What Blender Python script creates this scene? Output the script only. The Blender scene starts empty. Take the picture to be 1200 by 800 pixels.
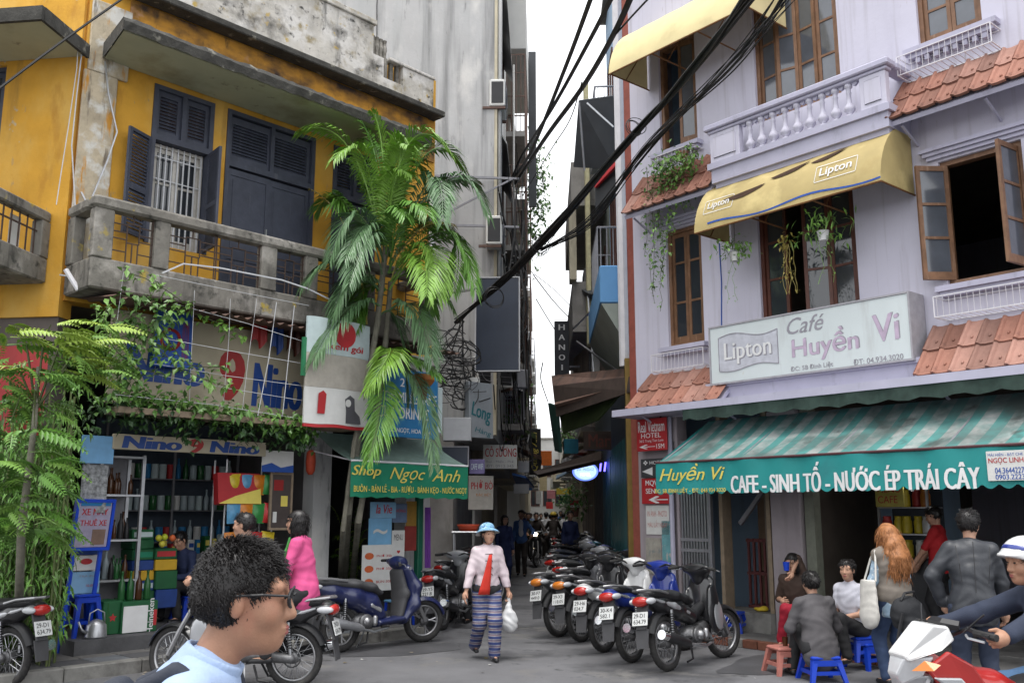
import bpy, bmesh, math, random
import numpy as np
from mathutils import Vector, Matrix, Quaternion

SC = bpy.context.scene
COL = SC.collection
PI = math.pi
random.seed(7)
RAD = math.radians

# ---------------------------------------------------------------- camera
CAMH = 1.65
TH = math.atan(200/1100.)
FPX = 1100.
cam_d = bpy.data.cameras.new('camera'); cam = bpy.data.objects.new('camera', cam_d); COL.objects.link(cam)
cam.location = (0, 0, CAMH); cam.rotation_euler = (PI/2+TH, 0, 0)
cam_d.sensor_width = 36; cam_d.lens = FPX/1200*36; cam_d.clip_start = .05; cam_d.clip_end = 2000
SC.camera = cam

# ---------------------------------------------------------------- world, sun, exposure
SUN_EL, SUN_AZ = RAD(76), RAD(195)      # azimuth measured clockwise from +Y (north)
w = bpy.data.worlds.new("World"); SC.world = w; w.use_nodes = True
nt = w.node_tree; nt.nodes.clear()
wo = nt.nodes.new('ShaderNodeOutputWorld'); bg = nt.nodes.new('ShaderNodeBackground')
sky = nt.nodes.new('ShaderNodeTexSky'); sky.sky_type = 'NISHITA'; sky.sun_disc = False
sky.sun_elevation = SUN_EL; sky.sun_rotation = SUN_AZ
sky.dust_density = 6.0; sky.air_density = 1.4; sky.ozone_density = 1.0
hs = nt.nodes.new('ShaderNodeHueSaturation'); hs.inputs['Saturation'].default_value = .35; hs.inputs['Value'].default_value = 1.0
nt.links.new(sky.outputs[0], hs.inputs['Color'])
cl = nt.nodes.new('ShaderNodeMix'); cl.data_type = 'RGBA'          # a closed layer of cloud in front of the clear sky
wtc = nt.nodes.new('ShaderNodeTexCoord'); wnz = nt.nodes.new('ShaderNodeTexNoise'); wnz.inputs['Scale'].default_value = 2.2; wnz.inputs['Detail'].default_value = 5
wmr = nt.nodes.new('ShaderNodeMapRange'); wmr.inputs[3].default_value = .80; wmr.inputs[4].default_value = .95
nt.links.new(wtc.outputs['Generated'], wnz.inputs['Vector']); nt.links.new(wnz.outputs[0], wmr.inputs[0]); nt.links.new(wmr.outputs[0], cl.inputs[0])
nt.links.new(hs.outputs[0], cl.inputs[6]); cl.inputs[7].default_value = (5.9, 6.0, 6.15, 1)
nt.links.new(cl.outputs[2], bg.inputs['Color'])
bg.inputs['Strength'].default_value = .15
nt.links.new(bg.outputs[0], wo.inputs['Surface'])
sd = bpy.data.lights.new('sun', 'SUN'); sd.energy = 1.2; sd.angle = RAD(32); sd.color = (1, .97, .93)
sun = bpy.data.objects.new('sun', sd); COL.objects.link(sun)
sv = Vector((math.sin(SUN_AZ)*math.cos(SUN_EL), math.cos(SUN_AZ)*math.cos(SUN_EL), math.sin(SUN_EL)))
sun.rotation_euler = sv.to_track_quat('Z', 'Y').to_euler(); sun.location = (0, -10, 40)
SC.view_settings.view_transform = 'Standard'; SC.view_settings.look = 'None'
SC.view_settings.exposure = 1.1; SC.view_settings.gamma = 1.0
SC.render.engine = 'CYCLES'
SC.cycles.max_bounces = 7; SC.cycles.diffuse_bounces = 5; SC.cycles.glossy_bounces = 3
SC.cycles.transparent_max_bounces = 8; SC.cycles.use_denoising = True

# ---------------------------------------------------------------- pixel geometry (photograph pixels, 1200 x 800)
cT, sT = math.cos(TH), math.sin(TH)
def ray(px, py):
    v = 400-py
    return Vector((px-600, FPX*cT-v*sT, FPX*sT+v*cT))
def G(px, py, z=0.):                       # point on a horizontal plane
    r = ray(px, py); t = (z-CAMH)/r.z
    return Vector((t*r.x, t*r.y, z))
def D(px, py, Y):                          # point at forward distance Y
    r = ray(px, py); t = Y/r.y
    return Vector((t*r.x, Y, CAMH+t*r.z))
class Frame:
    """a facade: local x runs along it to the right, local y goes into the building, z is up"""
    def __init__(s, o, u):
        s.o = Vector((o[0], o[1], 0)); s.u = Vector((u[0], u[1], 0)).normalized(); s.n = Vector((-s.u.y, s.u.x, 0))
        s.rz = math.atan2(s.u.y, s.u.x)
    def hit(s, px, py, w=0.):              # local (x, z) on the plane w metres in front of the facade
        r = ray(px, py); c = Vector((0, 0, CAMH)); o = s.o-s.n*w
        t = (o-c).dot(s.n)/r.dot(s.n); p = c+r*t
        return (p-s.o).dot(s.u), p.z
    def W(s, x, y, z=0.): return s.o+s.u*x+s.n*y+Vector((0, 0, z))
FR = Frame((1.95, 14.57), (.642, -.767))          # lilac cafe building
FL = Frame((-1.3, 15.), (.681, .732))             # yellow building
FS = Frame((-5.30, 10.72), (.992, -.127))         # left flank of the yellow building (local x negative to the left)
FA = Frame((0, 0), (1, 0))

# ---------------------------------------------------------------- scene-graph helpers
def props(o, label=None, cat=None, group=None, kind=None):
    if label: o['label'] = label
    if cat: o['category'] = cat
    if group: o['group'] = group
    if kind: o['kind'] = kind
    return o
def thing(name, label, cat, loc=(0, 0, 0), rz=0., group=None, rot=None):
    o = bpy.data.objects.new(name, None); COL.objects.link(o); o.empty_display_size = .2
    o.location = loc; o.rotation_euler = rot if rot else (0, 0, rz)
    return props(o, label, cat, group)
def link(name, me, mat=None, parent=None, loc=None, rot=None, scale=None):
    o = bpy.data.objects.new(name, me); COL.objects.link(o)
    if mat is not None:
        if len(me.materials) == 0: me.materials.append(mat)
        elif me.materials[0] != mat:
            o.material_slots[0].link = 'OBJECT'; o.material_slots[0].material = mat
    if parent: o.parent = parent
    if loc is not None: o.location = loc
    if rot is not None: o.rotation_euler = rot
    if scale is not None: o.scale = scale
    return o
def kids(o): return [c for c in COL.objects if c.parent == o]
def copy_tree(o, parent=None, recolor=None, chmap=None):
    c = o.copy(); COL.objects.link(c); c.parent = parent
    if recolor:
        base = o.name.split('.')[0]
        if base in recolor and o.type == 'MESH':
            c.material_slots[0].link = 'OBJECT'; c.material_slots[0].material = recolor[base]
    for ch in (chmap.get(o.name, []) if chmap else kids(o)): copy_tree(ch, c, recolor, chmap)
    return c
def child_map(root):
    m = {}
    for o in COL.objects:
        if o.parent: m.setdefault(o.parent.name, []).append(o)
    return m

class MB:
    def __init__(s): s.v = []; s.f = []
    def add(s, vs, fs):
        b = len(s.v); s.v += [tuple(p) for p in vs]; s.f += [tuple(i+b for i in f) for f in fs]; return s
    def box(s, x0, x1, y0, y1, z0, z1, M=None):
        vs = [Vector((x, y, z)) for z in (z0, z1) for y in (y0, y1) for x in (x0, x1)]
        if M: vs = [M @ v for v in vs]
        return s.add(vs, [(0, 2, 3, 1), (4, 5, 7, 6), (0, 1, 5, 4), (2, 6, 7, 3), (0, 4, 6, 2), (1, 3, 7, 5)])
    def bbox(s, x0, x1, y0, y1, z0, z1, b=.01, M=None):   # box with chamfered edges
        vs = []; 
        for z, i in ((z0, b), (z0+b, 0), (z1-b, 0), (z1, b)):
            for (x, y) in ((x0+b, y0), (x1-b, y0), (x1, y0+b), (x1, y1-b), (x1-b, y1), (x0+b, y1), (x0, y1-b), (x0, y0+b)):
                cx, cy = (x0+x1)/2, (y0+y1)/2
                vs.append(Vector((x+(i if x < cx else -i), y+(i if y < cy else -i), z)))
        if M: vs = [M @ v for v in vs]
        fs = [tuple(range(7, -1, -1)), tuple(range(24, 32))]
        for r in range(3):
            for k in range(8): fs.append((r*8+k, r*8+(k+1) % 8, r*8+8+(k+1) % 8, r*8+8+k))
        return s.add(vs, fs)
    def quad(s, a, b, c, d): return s.add([a, b, c, d], [(0, 1, 2, 3)])
    def poly(s, pts): return s.add(pts, [tuple(range(len(pts)))])
    def tube(s, pts, r, n=6, cap=True):
        pts = [Vector(p) for p in pts]
        rs = r if isinstance(r, (list, tuple)) else [r]*len(pts)
        vs = []; fs = []; up = None
        for i, p in enumerate(pts):
            t = (pts[min(i+1, len(pts)-1)]-pts[max(i-1, 0)])
            if t.length < 1e-9: t = Vector((0, 0, 1))
            t.normalize()
            if up is None:
                up = t.orthogonal().normalized()
            up = (up-t*up.dot(t))
            if up.length < 1e-6: up = t.orthogonal()
            up.normalize(); q = t.cross(up)
            for k in range(n):
                a = 2*PI*k/n; vs.append(p+(up*math.cos(a)+q*math.sin(a))*rs[i])
        for i in range(len(pts)-1):
            for k in range(n): fs.append((i*n+k, i*n+(k+1) % n, i*n+n+(k+1) % n, i*n+n+k))
        if cap and n > 2: fs += [tuple(range(n-1, -1, -1)), tuple(range((len(pts)-1)*n, len(pts)*n))]
        return s.add(vs, fs)
    def lathe(s, prof, n=12, M=None, cap=True):            # prof: (radius, z)
        vs = []; fs = []
        for r, z in prof:
            for k in range(n):
                v = Vector((r*math.cos(2*PI*k/n), r*math.sin(2*PI*k/n), z)); vs.append(M @ v if M else v)
        for i in range(len(prof)-1):
            for k in range(n): fs.append((i*n+k, i*n+(k+1) % n, i*n+n+(k+1) % n, i*n+n+k))
        if cap: fs += [tuple(range(n-1, -1, -1)), tuple(range((len(prof)-1)*n, len(prof)*n))]
        return s.add(vs, fs)
    def torus(s, c, axis, R, r, n=28, m=8, sq=1.):
        c = Vector(c); axis = Vector(axis).normalized(); a = axis.orthogonal().normalized(); b = axis.cross(a); vs = []; fs = []
        for i in range(n):
            d = a*math.cos(2*PI*i/n)+b*math.sin(2*PI*i/n)
            for j in range(m):
                t = 2*PI*j/m; vs.append(c+d*(R+r*math.cos(t))+axis*(r*sq*math.sin(t)))
        for i in range(n):
            for j in range(m): fs.append((i*m+j, ((i+1) % n)*m+j, ((i+1) % n)*m+(j+1) % m, i*m+(j+1) % m))
        return s.add(vs, fs)
    def prism(s, poly, y0, y1, M=None):                    # polygon in x,z extruded along y
        n = len(poly); vs = [Vector((x, y0, z)) for x, z in poly]+[Vector((x, y1, z)) for x, z in poly]
        if M: vs = [M @ v for v in vs]
        return s.add(vs, [tuple(range(n)), tuple(range(2*n-1, n-1, -1))]+[(i, i+n, (i+1) % n+n, (i+1) % n) for i in range(n)])
    def grid(s, P):                                        # P[i][j] points
        n, m = len(P), len(P[0])
        return s.add([p for row in P for p in row], [(i*m+j, i*m+j+1, i*m+m+j+1, i*m+m+j) for i in range(n-1) for j in range(m-1)])
    def mesh(s, name, smooth=False):
        me = bpy.data.meshes.new(name); me.from_pydata(s.v, [], s.f); me.validate()
        if smooth: me.shade_smooth()
        bm = bmesh.new(); bm.from_mesh(me); bmesh.ops.recalc_face_normals(bm, faces=bm.faces); bm.to_mesh(me); bm.free()
        if smooth == 'auto':
            try: me.set_sharp_from_angle(angle=RAD(38))
            except Exception: pass
        me.update(); return me
    def build(s, name, mat, parent=None, smooth=False, loc=None, rot=None):
        return link(name, s.mesh(name, smooth), mat, parent, loc, rot)

# ---------------------------------------------------------------- materials
MATS = {}
def nd(t, ty, **kw):
    n = t.nodes.new(ty)
    for k, v in kw.items():
        if k in n.inputs: n.inputs[k].default_value = v
        else: setattr(n, k, v)
    return n
def noise_mask(t, scale, lo, hi, stretch=(1, 1, 1), detail=6., rough=.6, loc=(0, 0, 0)):
    tc = t.nodes.new('ShaderNodeTexCoord'); mp = t.nodes.new('ShaderNodeMapping')
    mp.inputs['Scale'].default_value = stretch; mp.inputs['Location'].default_value = loc
    nz = nd(t, 'ShaderNodeTexNoise', Scale=scale, Detail=detail, Roughness=rough)
    t.links.new(tc.outputs['Object'], mp.inputs[0]); t.links.new(mp.outputs[0], nz.inputs['Vector'])
    mr = nd(t, 'ShaderNodeMapRange'); mr.inputs[1].default_value = lo; mr.inputs[2].default_value = hi
    t.links.new(nz.outputs[0], mr.inputs[0]); return mr.outputs[0], nz.outputs[0]
def mix(t, fac, a, b):
    m = t.nodes.new('ShaderNodeMix'); m.data_type = 'RGBA'
    for sock, val in ((m.inputs[0], fac), (m.inputs[6], a), (m.inputs[7], b)):
        if hasattr(val, 'is_linked'): t.links.new(val, sock)
        elif isinstance(val, (int, float)): sock.default_value = val
        else: sock.default_value = (*val[:3], 1)
    return m.outputs[2]
def M(name, col, rough=.6, metal=0., var=.18, scale=9., bump=0., bscale=None, spec=.4, stains=(), emit=None, coat=0., alpha=None, objvar=0.):
    """stains: (colour, scale, lo, hi, stretch, [offset])"""
    if name in MATS: return MATS[name]
    m = bpy.data.materials.new(name); m.use_nodes = True; t = m.node_tree
    b = t.nodes['Principled BSDF']; b.inputs['Roughness'].default_value = rough; b.inputs['Metallic'].default_value = metal
    b.inputs['Specular IOR Level'].default_value = spec
    if coat: b.inputs['Coat Weight'].default_value = coat; b.inputs['Coat Roughness'].default_value = .08
    c = Vector(col[:3]); nz = None
    if var > 0:
        f, nz = noise_mask(t, scale, .3, .7)
        cur = mix(t, f, c*(1-var), c*(1+var*.6))
    else: cur = tuple(c)
    for i, st in enumerate(stains):
        f, _ = noise_mask(t, st[1], st[2], st[3], st[4] if len(st) > 4 else (1, 1, 1), loc=st[5] if len(st) > 5 else (i*3.1, i*1.7, i*.9))
        cur = mix(t, f, cur, st[0])
    if objvar:                                           # each piece fired or worn a little differently
        oi = t.nodes.new('ShaderNodeObjectInfo'); mr = nd(t, 'ShaderNodeMapRange'); mr.inputs[3].default_value = 1-objvar; mr.inputs[4].default_value = 1+objvar*.6; t.links.new(oi.outputs['Random'], mr.inputs[0])
        hv = t.nodes.new('ShaderNodeHueSaturation'); t.links.new(mr.outputs[0], hv.inputs['Value']); t.links.new(cur, hv.inputs['Color']); cur = hv.outputs[0]
    if hasattr(cur, 'is_linked'): t.links.new(cur, b.inputs['Base Color'])
    else: b.inputs['Base Color'].default_value = (*cur, 1)
    if bump:
        _, bn = noise_mask(t, bscale or scale*4, 0, 1)
        bp = nd(t, 'ShaderNodeBump', Strength=bump); bp.inputs['Distance'].default_value = .02
        t.links.new(bn, bp.inputs['Height']); t.links.new(bp.outputs[0], b.inputs['Normal'])
    if emit:
        b.inputs['Emission Color'].default_value = (*emit[:3], 1); b.inputs['Emission Strength'].default_value = emit[3]
    if alpha is not None: b.inputs['Alpha'].default_value = alpha
    MATS[name] = m; return m
def Mstripe(name, c1, c2, period, axis=0, duty=.5, rough=.7, fuzz=.02, stains=(), c3=None):
    """a woven or printed stripe along an object axis"""
    if name in MATS: return MATS[name]
    m = M(name, c1, rough=rough, var=.1); t = m.node_tree; b = t.nodes['Principled BSDF']
    tc = t.nodes.new('ShaderNodeTexCoord'); sp = t.nodes.new('ShaderNodeSeparateXYZ'); t.links.new(tc.outputs['Object'], sp.inputs[0])
    d = nd(t, 'ShaderNodeMath', operation='DIVIDE'); d.inputs[1].default_value = period; t.links.new(sp.outputs[axis], d.inputs[0])
    fr = nd(t, 'ShaderNodeMath', operation='FRACT'); t.links.new(d.outputs[0], fr.inputs[0])
    r = t.nodes.new('ShaderNodeValToRGB'); t.links.new(fr.outputs[0], r.inputs[0]); e = r.color_ramp.elements
    e[0].position = max(0, duty-fuzz); e[0].color = (*c1, 1); e[1].position = duty; e[1].color = (*c2, 1)
    if c3:
        x = e.new(.78); x.color = (*c3, 1); x = e.new(.8); x.color = (*c1, 1); x = e.new(.9); x.color = (*c2, 1)
    cur = r.outputs[0]
    f, _ = noise_mask(t, 5, .35, .75); cur = mix(t, f, cur, tuple(Vector(c1)*.75))
    for st in stains:
        f, _ = noise_mask(t, st[1], st[2], st[3], st[4] if len(st) > 4 else (1, 1, 1)); cur = mix(t, f, cur, st[0])
    t.links.new(cur, b.inputs['Base Color']); return m

BLACKRUN = ((.05, .05, .048), 1.6, .58, .8, (3, 3, .35))
mat = {}
mat['asphalt'] = M('asphalt', (.135, .135, .142), .82, var=.22, scale=1.3, bump=.35, bscale=90, stains=[((.07, .07, .075), .55, .52, .62), ((.155, .15, .145), 1.3, .58, .68), ((.05, .05, .052), 3.1, .62, .70), ((.19, .185, .175), 26, .66, .72), ((.045, .045, .045), 38, .66, .72), ((.06, .055, .05), 9, .70, .74)])
mat['pavement'] = M('pavement', (.15, .145, .14), .85, var=.3, scale=4, bump=.3, stains=[((.06, .058, .055), 2.2, .52, .7)])
mat['kerb'] = M('kerb', (.22, .215, .2), .85, var=.25, scale=5, bump=.3, stains=[((.08, .075, .07), 3, .5, .7)])
mat['brick_red'] = M('brick_red', (.2, .075, .045), .8, objvar=.35, var=.3, scale=12, bump=.3)
mat['yellow'] = M('yellow_plaster', (.60, .315, .038), .88, var=.2, scale=1.6, bump=.22, bscale=22,
    stains=[((.64, .42, .12), 1.1, .48, .75, (1, 1, .5)), ((.38, .17, .025), 2.4, .56, .78, (1.5, 1.5, .5)), ((.42, .38, .28), 2.1, .66, .69), ((.12, .085, .04), 1.2, .60, .86, (2.5, 2.5, .3)), ((.30, .24, .15), 5, .64, .72, (2, 2, .6))])
mat['yellow_band'] = M('stained_yellow_band', (.55, .27, .04), .9, var=.2, scale=2, bump=.25,
    stains=[((.05, .035, .03), 1.1, .44, .62, (1, 1, 1.6)), ((.5, .3, .2), 2.3, .6, .7), ((.035, .032, .03), 3.5, .6, .75, (1.5, 1.5, .5))])
mat['peeled'] = M('peeled_plaster', (.47, .40, .29), .92, var=.3, scale=4, bump=.6, bscale=14,
    stains=[((.58, .57, .53), 3, .52, .62), ((.5, .24, .04), 2.4, .58, .64, (3, 3, .5)), ((.16, .13, .10), 3.2, .6, .72, (3, 3, .5))])
mat['mossy'] = M('mossy_concrete', (.35, .33, .29), .92, var=.3, scale=2.5, bump=.5, bscale=16,
    stains=[((.60, .58, .54), 1.7, .5, .62), ((.24, .20, .11), 2.6, .54, .66), ((.055, .053, .05), 1.9, .56, .68), ((.36, .27, .08), 6, .63, .7), ((.04, .04, .038), 9, .62, .7)])
mat['parapet'] = M('weathered_parapet', (.50, .475, .43), .92, var=.28, scale=2.5, bump=.5, bscale=16,
    stains=[((.62, .60, .57), 1.7, .5, .62), ((.30, .25, .15), 2.6, .56, .68), ((.10, .095, .085), 1.9, .53, .68), ((.46, .33, .10), 6, .63, .7), ((.05, .05, .046), 9, .59, .70), ((.07, .068, .06), 1.6, .60, .75, (3, 3, .35))])
mat['old_concrete'] = M('old_concrete', (.20, .188, .165), .92, var=.3, scale=3, bump=.45, bscale=18,
    stains=[((.34, .32, .29), 2.4, .54, .66), ((.08, .075, .068), 2.2, .54, .7, (1.5, 1.5, .7)), ((.38, .29, .06), 3.4, .63, .70), ((.045, .045, .04), 7, .56, .70), ((.05, .048, .04), 2, .56, .75, (3, 3, .4))])
mat['edge_black'] = M('blackened_concrete_edge', (.06, .058, .052), .95, var=.4, scale=6, bump=.7, bscale=20, stains=[((.25, .24, .2), 5, .6, .7)])
mat['soffit'] = M('painted_soffit', (.40, .40, .28), .9, var=.12, scale=2, stains=[((.24, .22, .13), 1.4, .52, .75), ((.15, .13, .1), 3, .66, .75)])
mat['navy_wood'] = M('dark_blue_grey_wood', (.055, .062, .088), .55, var=.25, scale=5, bump=.12, stains=[((.11, .115, .14), 3, .6, .8, (3, 3, .4))])
mat['grey_wall'] = M('grey_stained_render', (.43, .43, .43), .9, var=.1, scale=1.2, bump=.2, bscale=14,
    stains=[((.36, .37, .37), .8, .48, .72, (2, 2, .22)), ((.16, .16, .16), 1.1, .53, .78, (3, 3, .18)), ((.12, .12, .12), 4, .62, .78, (2, 2, .4)), ((.57, .56, .54), 1.3, .55, .7, (1, 1, .5))])
mat['lilac'] = M('lilac_render', (.56, .545, .64), .8, var=.06, scale=1.3, bump=.1, bscale=18, stains=[((.46, .44, .53), 1.3, .56, .85, (2, 2, .35)), ((.36, .34, .38), 2.2, .55, .86, (5, 5, .2)), ((.30, .27, .27), 6, .68, .8, (3, 3, .5))])
mat['lilac_trim'] = M('lilac_trim', (.45, .44, .55), .75, var=.08, scale=3, stains=[((.30, .29, .36), 3, .58, .8, (2, 2, .7))])
mat['lilac_col'] = M('dusty_lilac_column', (.33, .29, .31), .85, var=.12, scale=2, stains=[((.2, .17, .17), 2, .5, .8, (2, 2, .4))])
mat['terracotta'] = M('terracotta_tile', (.31, .145, .105), .8, objvar=.34, var=.22, scale=7, bump=.3, stains=[((.42, .21, .15), 5, .55, .7), ((.13, .06, .05), 6, .62, .75)])
mat['terracotta2'] = M('pale_terracotta_tile', (.35, .19, .15), .8, objvar=.32, var=.22, scale=7, bump=.3, stains=[((.16, .09, .07), 5, .62, .75)])
mat['wood'] = M('brown_window_wood', (.20, .105, .058), .5, var=.35, scale=6, bump=.12, stains=[((.32, .2, .13), 5, .56, .75, (3, 3, .5))])
mat['wood_dark'] = M('dark_red_wood', (.10, .032, .02), .45, var=.3, scale=6, bump=.1)
mat['glass'] = M('window_glass', (.03, .035, .042), .06, var=0, spec=.9)
mat['glass_pale'] = M('sky_toned_glass', (.09, .10, .12), .09, var=.3, scale=2, spec=1.)  # pale sky reflection put into the base colour of the glass
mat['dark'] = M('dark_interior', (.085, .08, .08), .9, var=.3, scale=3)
mat['room'] = M('dim_room_wall', (.14, .115, .095), .9, var=.2, scale=2)
mat['white_metal'] = M('white_painted_metal', (.68, .67, .70), .45, var=.08)
mat['grey_metal'] = M('grey_painted_metal', (.24, .24, .26), .5, metal=.2, var=.15)
mat['steel'] = M('galvanised_steel', (.45, .46, .48), .38, metal=.8, var=.15)
mat['chrome'] = M('chrome', (.75, .76, .78), .14, metal=1., var=0)
mat['alloy'] = M('cast_alloy', (.34, .34, .35), .4, metal=.85, var=.2)
mat['engine_m'] = M('oily_engine_alloy', (.16, .16, .165), .5, metal=.7, var=.4, scale=14)
mat['black_metal'] = M('black_metal', (.02, .02, .022), .4, var=.2)
mat['black_plastic'] = M('black_plastic', (.016, .016, .018), .45, var=.15)
mat['grey_plastic'] = M('grey_plastic', (.06, .06, .064), .55, var=.15)
mat['rubber'] = M('tyre_rubber', (.028, .027, .027), .85, var=.35, scale=14, stains=[((.08, .075, .07), 5, .55, .75)])
mat['vinyl'] = M('black_vinyl_seat', (.016, .016, .018), .5, var=.2, bump=.1)
mat['cable'] = M('black_cable', (.012, .012, .013), .55, var=.2)
mat['white_wire'] = M('white_wire', (.55, .56, .58), .5, var=.1)
mat['rust'] = M('rusty_sheet', (.15, .09, .07), .85, var=.35, scale=6, bump=.2, stains=[((.05, .04, .035), 3, .5, .7)])
mat['tarp_black'] = M('dark_tarpaulin', (.038, .042, .048), .6, var=.2, scale=3)
mat['tarp_green'] = M('olive_green_tarpaulin', (.045, .07, .022), .7, var=.3, scale=3)
mat['red'] = M('red_paint', (.42, .025, .03), .5, var=.1)
mat['white'] = M('white_print', (.72, .72, .72), .6, var=.06)
mat['paper'] = M('white_paper', (.62, .62, .60), .7, var=.08)
mat['blue'] = M('blue_print', (.02, .08, .35), .6, var=.1)
mat['gold'] = M('yellow_lettering', (.72, .60, .12), .6, var=.08)
mat['wood_pale'] = M('worn_timber', (.26, .2, .14), .75, var=.25, scale=8)
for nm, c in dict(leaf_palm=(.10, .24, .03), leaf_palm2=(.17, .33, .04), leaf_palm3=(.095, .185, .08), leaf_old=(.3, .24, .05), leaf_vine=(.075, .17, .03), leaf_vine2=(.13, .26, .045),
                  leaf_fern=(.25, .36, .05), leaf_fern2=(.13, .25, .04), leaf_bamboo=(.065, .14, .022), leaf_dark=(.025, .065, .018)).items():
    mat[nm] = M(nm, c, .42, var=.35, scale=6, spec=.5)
mat['stem'] = M('green_stem', (.07, .085, .03), .6, var=.25)
mat['cane'] = M('bamboo_cane', (.10, .13, .04), .5, var=.3, scale=9)
mat['trunk'] = M('palm_trunk', (.20, .19, .15), .85, var=.3, scale=8, bump=.4)

# ---------------------------------------------------------------- lettering
TXT = {}
HORN = {'Ơ': 'O', 'Ớ': 'Ó', 'Ờ': 'Ò', 'ơ': 'o', 'ớ': 'ó'}
def raw_text(s, shear, spacing):
    cu = bpy.data.curves.new('lettering', 'FONT'); cu.body = s; cu.size = 1; cu.shear = shear; cu.space_character = spacing
    cu.resolution_u = 3
    o = bpy.data.objects.new('lettering', cu); COL.objects.link(o)
    dg = bpy.context.evaluated_depsgraph_get(); me = bpy.data.meshes.new_from_object(o.evaluated_get(dg))
    bpy.data.objects.remove(o)
    co = np.array([v.co[:] for v in me.vertices]); fs = [tuple(p.vertices) for p in me.polygons]
    bpy.data.meshes.remove(me); return co, fs
def text_mesh(s, bold=0., shear=0., spacing=1., depth=.003):
    key = (s, bold, shear, spacing)
    if key in TXT: return TXT[key]
    plain = ''.join(HORN.get(c, c) for c in s)
    co, fs = raw_text(plain, shear, spacing)
    for i, c in enumerate(s):                           # the horn of the Vietnamese o
        if c in HORN:
            x = raw_text(plain[:i]+'O' if c.isupper() else plain[:i]+'o', shear, spacing)[0][:, 0].max(); t = .70 if c.isupper() else .5
            q = np.array([(x-.13, t-.03, 0), (x-.03, t-.03, 0), (x+.0, t+.09, 0), (x-.07, t+.09, 0)]); fs = fs+[tuple(range(len(co), len(co)+4))]; co = np.concatenate([co, q])
    if bold > .006:
        C = [co]; Fs = list(fs); nsh = 3
        for q in range(nsh):
            for sx, sz in ((1, 0), (-1, 0)):
                Fs += [tuple(i+len(co)*len(C) for i in f) for f in fs]; C.append(co+np.array((sx*bold*(q+1)/nsh, sz, -.0004*len(C))))
        co = np.concatenate(C); fs = Fs
    TXT[key] = (co, fs); return co, fs
def lettering(s, x0, x1, z0, z1, m, parent, y=-.004, bold=0., shear=0., slope=0., name='lettering', arc=0.):
    """fits the words into the rectangle x0..x1, z0..z1 of the parent's local x,z plane"""
    co, fs = text_mesh(s, bold, shear)
    lo, hi = co.min(0), co.max(0); n = (co-lo)/np.maximum(hi-lo, 1e-6)
    X = x0+n[:, 0]*(x1-x0); Z = z0+n[:, 1]*(z1-z0)+slope*(X-x0)+arc*np.sin(n[:, 0]*PI)
    me = bpy.data.meshes.new(name); me.from_pydata(list(zip(X, y-co[:, 2], Z)), [], fs); me.update()
    return link(name, me, m, parent)
def board(name, label, cat, fr, x0, x1, z0, z1, w, th, m, group=None, tilt=0., frame=None, bev=.006, yaw=0.):
    """a flat sign: root at its lower left corner, local x,z span its face, face at y=0"""
    p = fr.W(x0, -w, z0)
    t = thing(name, label, cat, p, fr.rz, group, rot=(tilt, 0, fr.rz+yaw))
    MB().bbox(0, x1-x0, 0, th, 0, z1-z0, min(bev, th*.45)).build('panel', m, t)
    if frame:
        fm, fw = frame; W_, H_ = x1-x0, z1-z0; b = MB()
        b.box(-fw, W_+fw, -.012, th+.01, -fw, 0); b.box(-fw, W_+fw, -.012, th+.01, H_, H_+fw)
        b.box(-fw, 0, -.012, th+.01, 0, H_); b.box(W_, W_+fw, -.012, th+.01, 0, H_); b.build('border_frame', fm, t)
    return t, x1-x0, z1-z0

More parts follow.
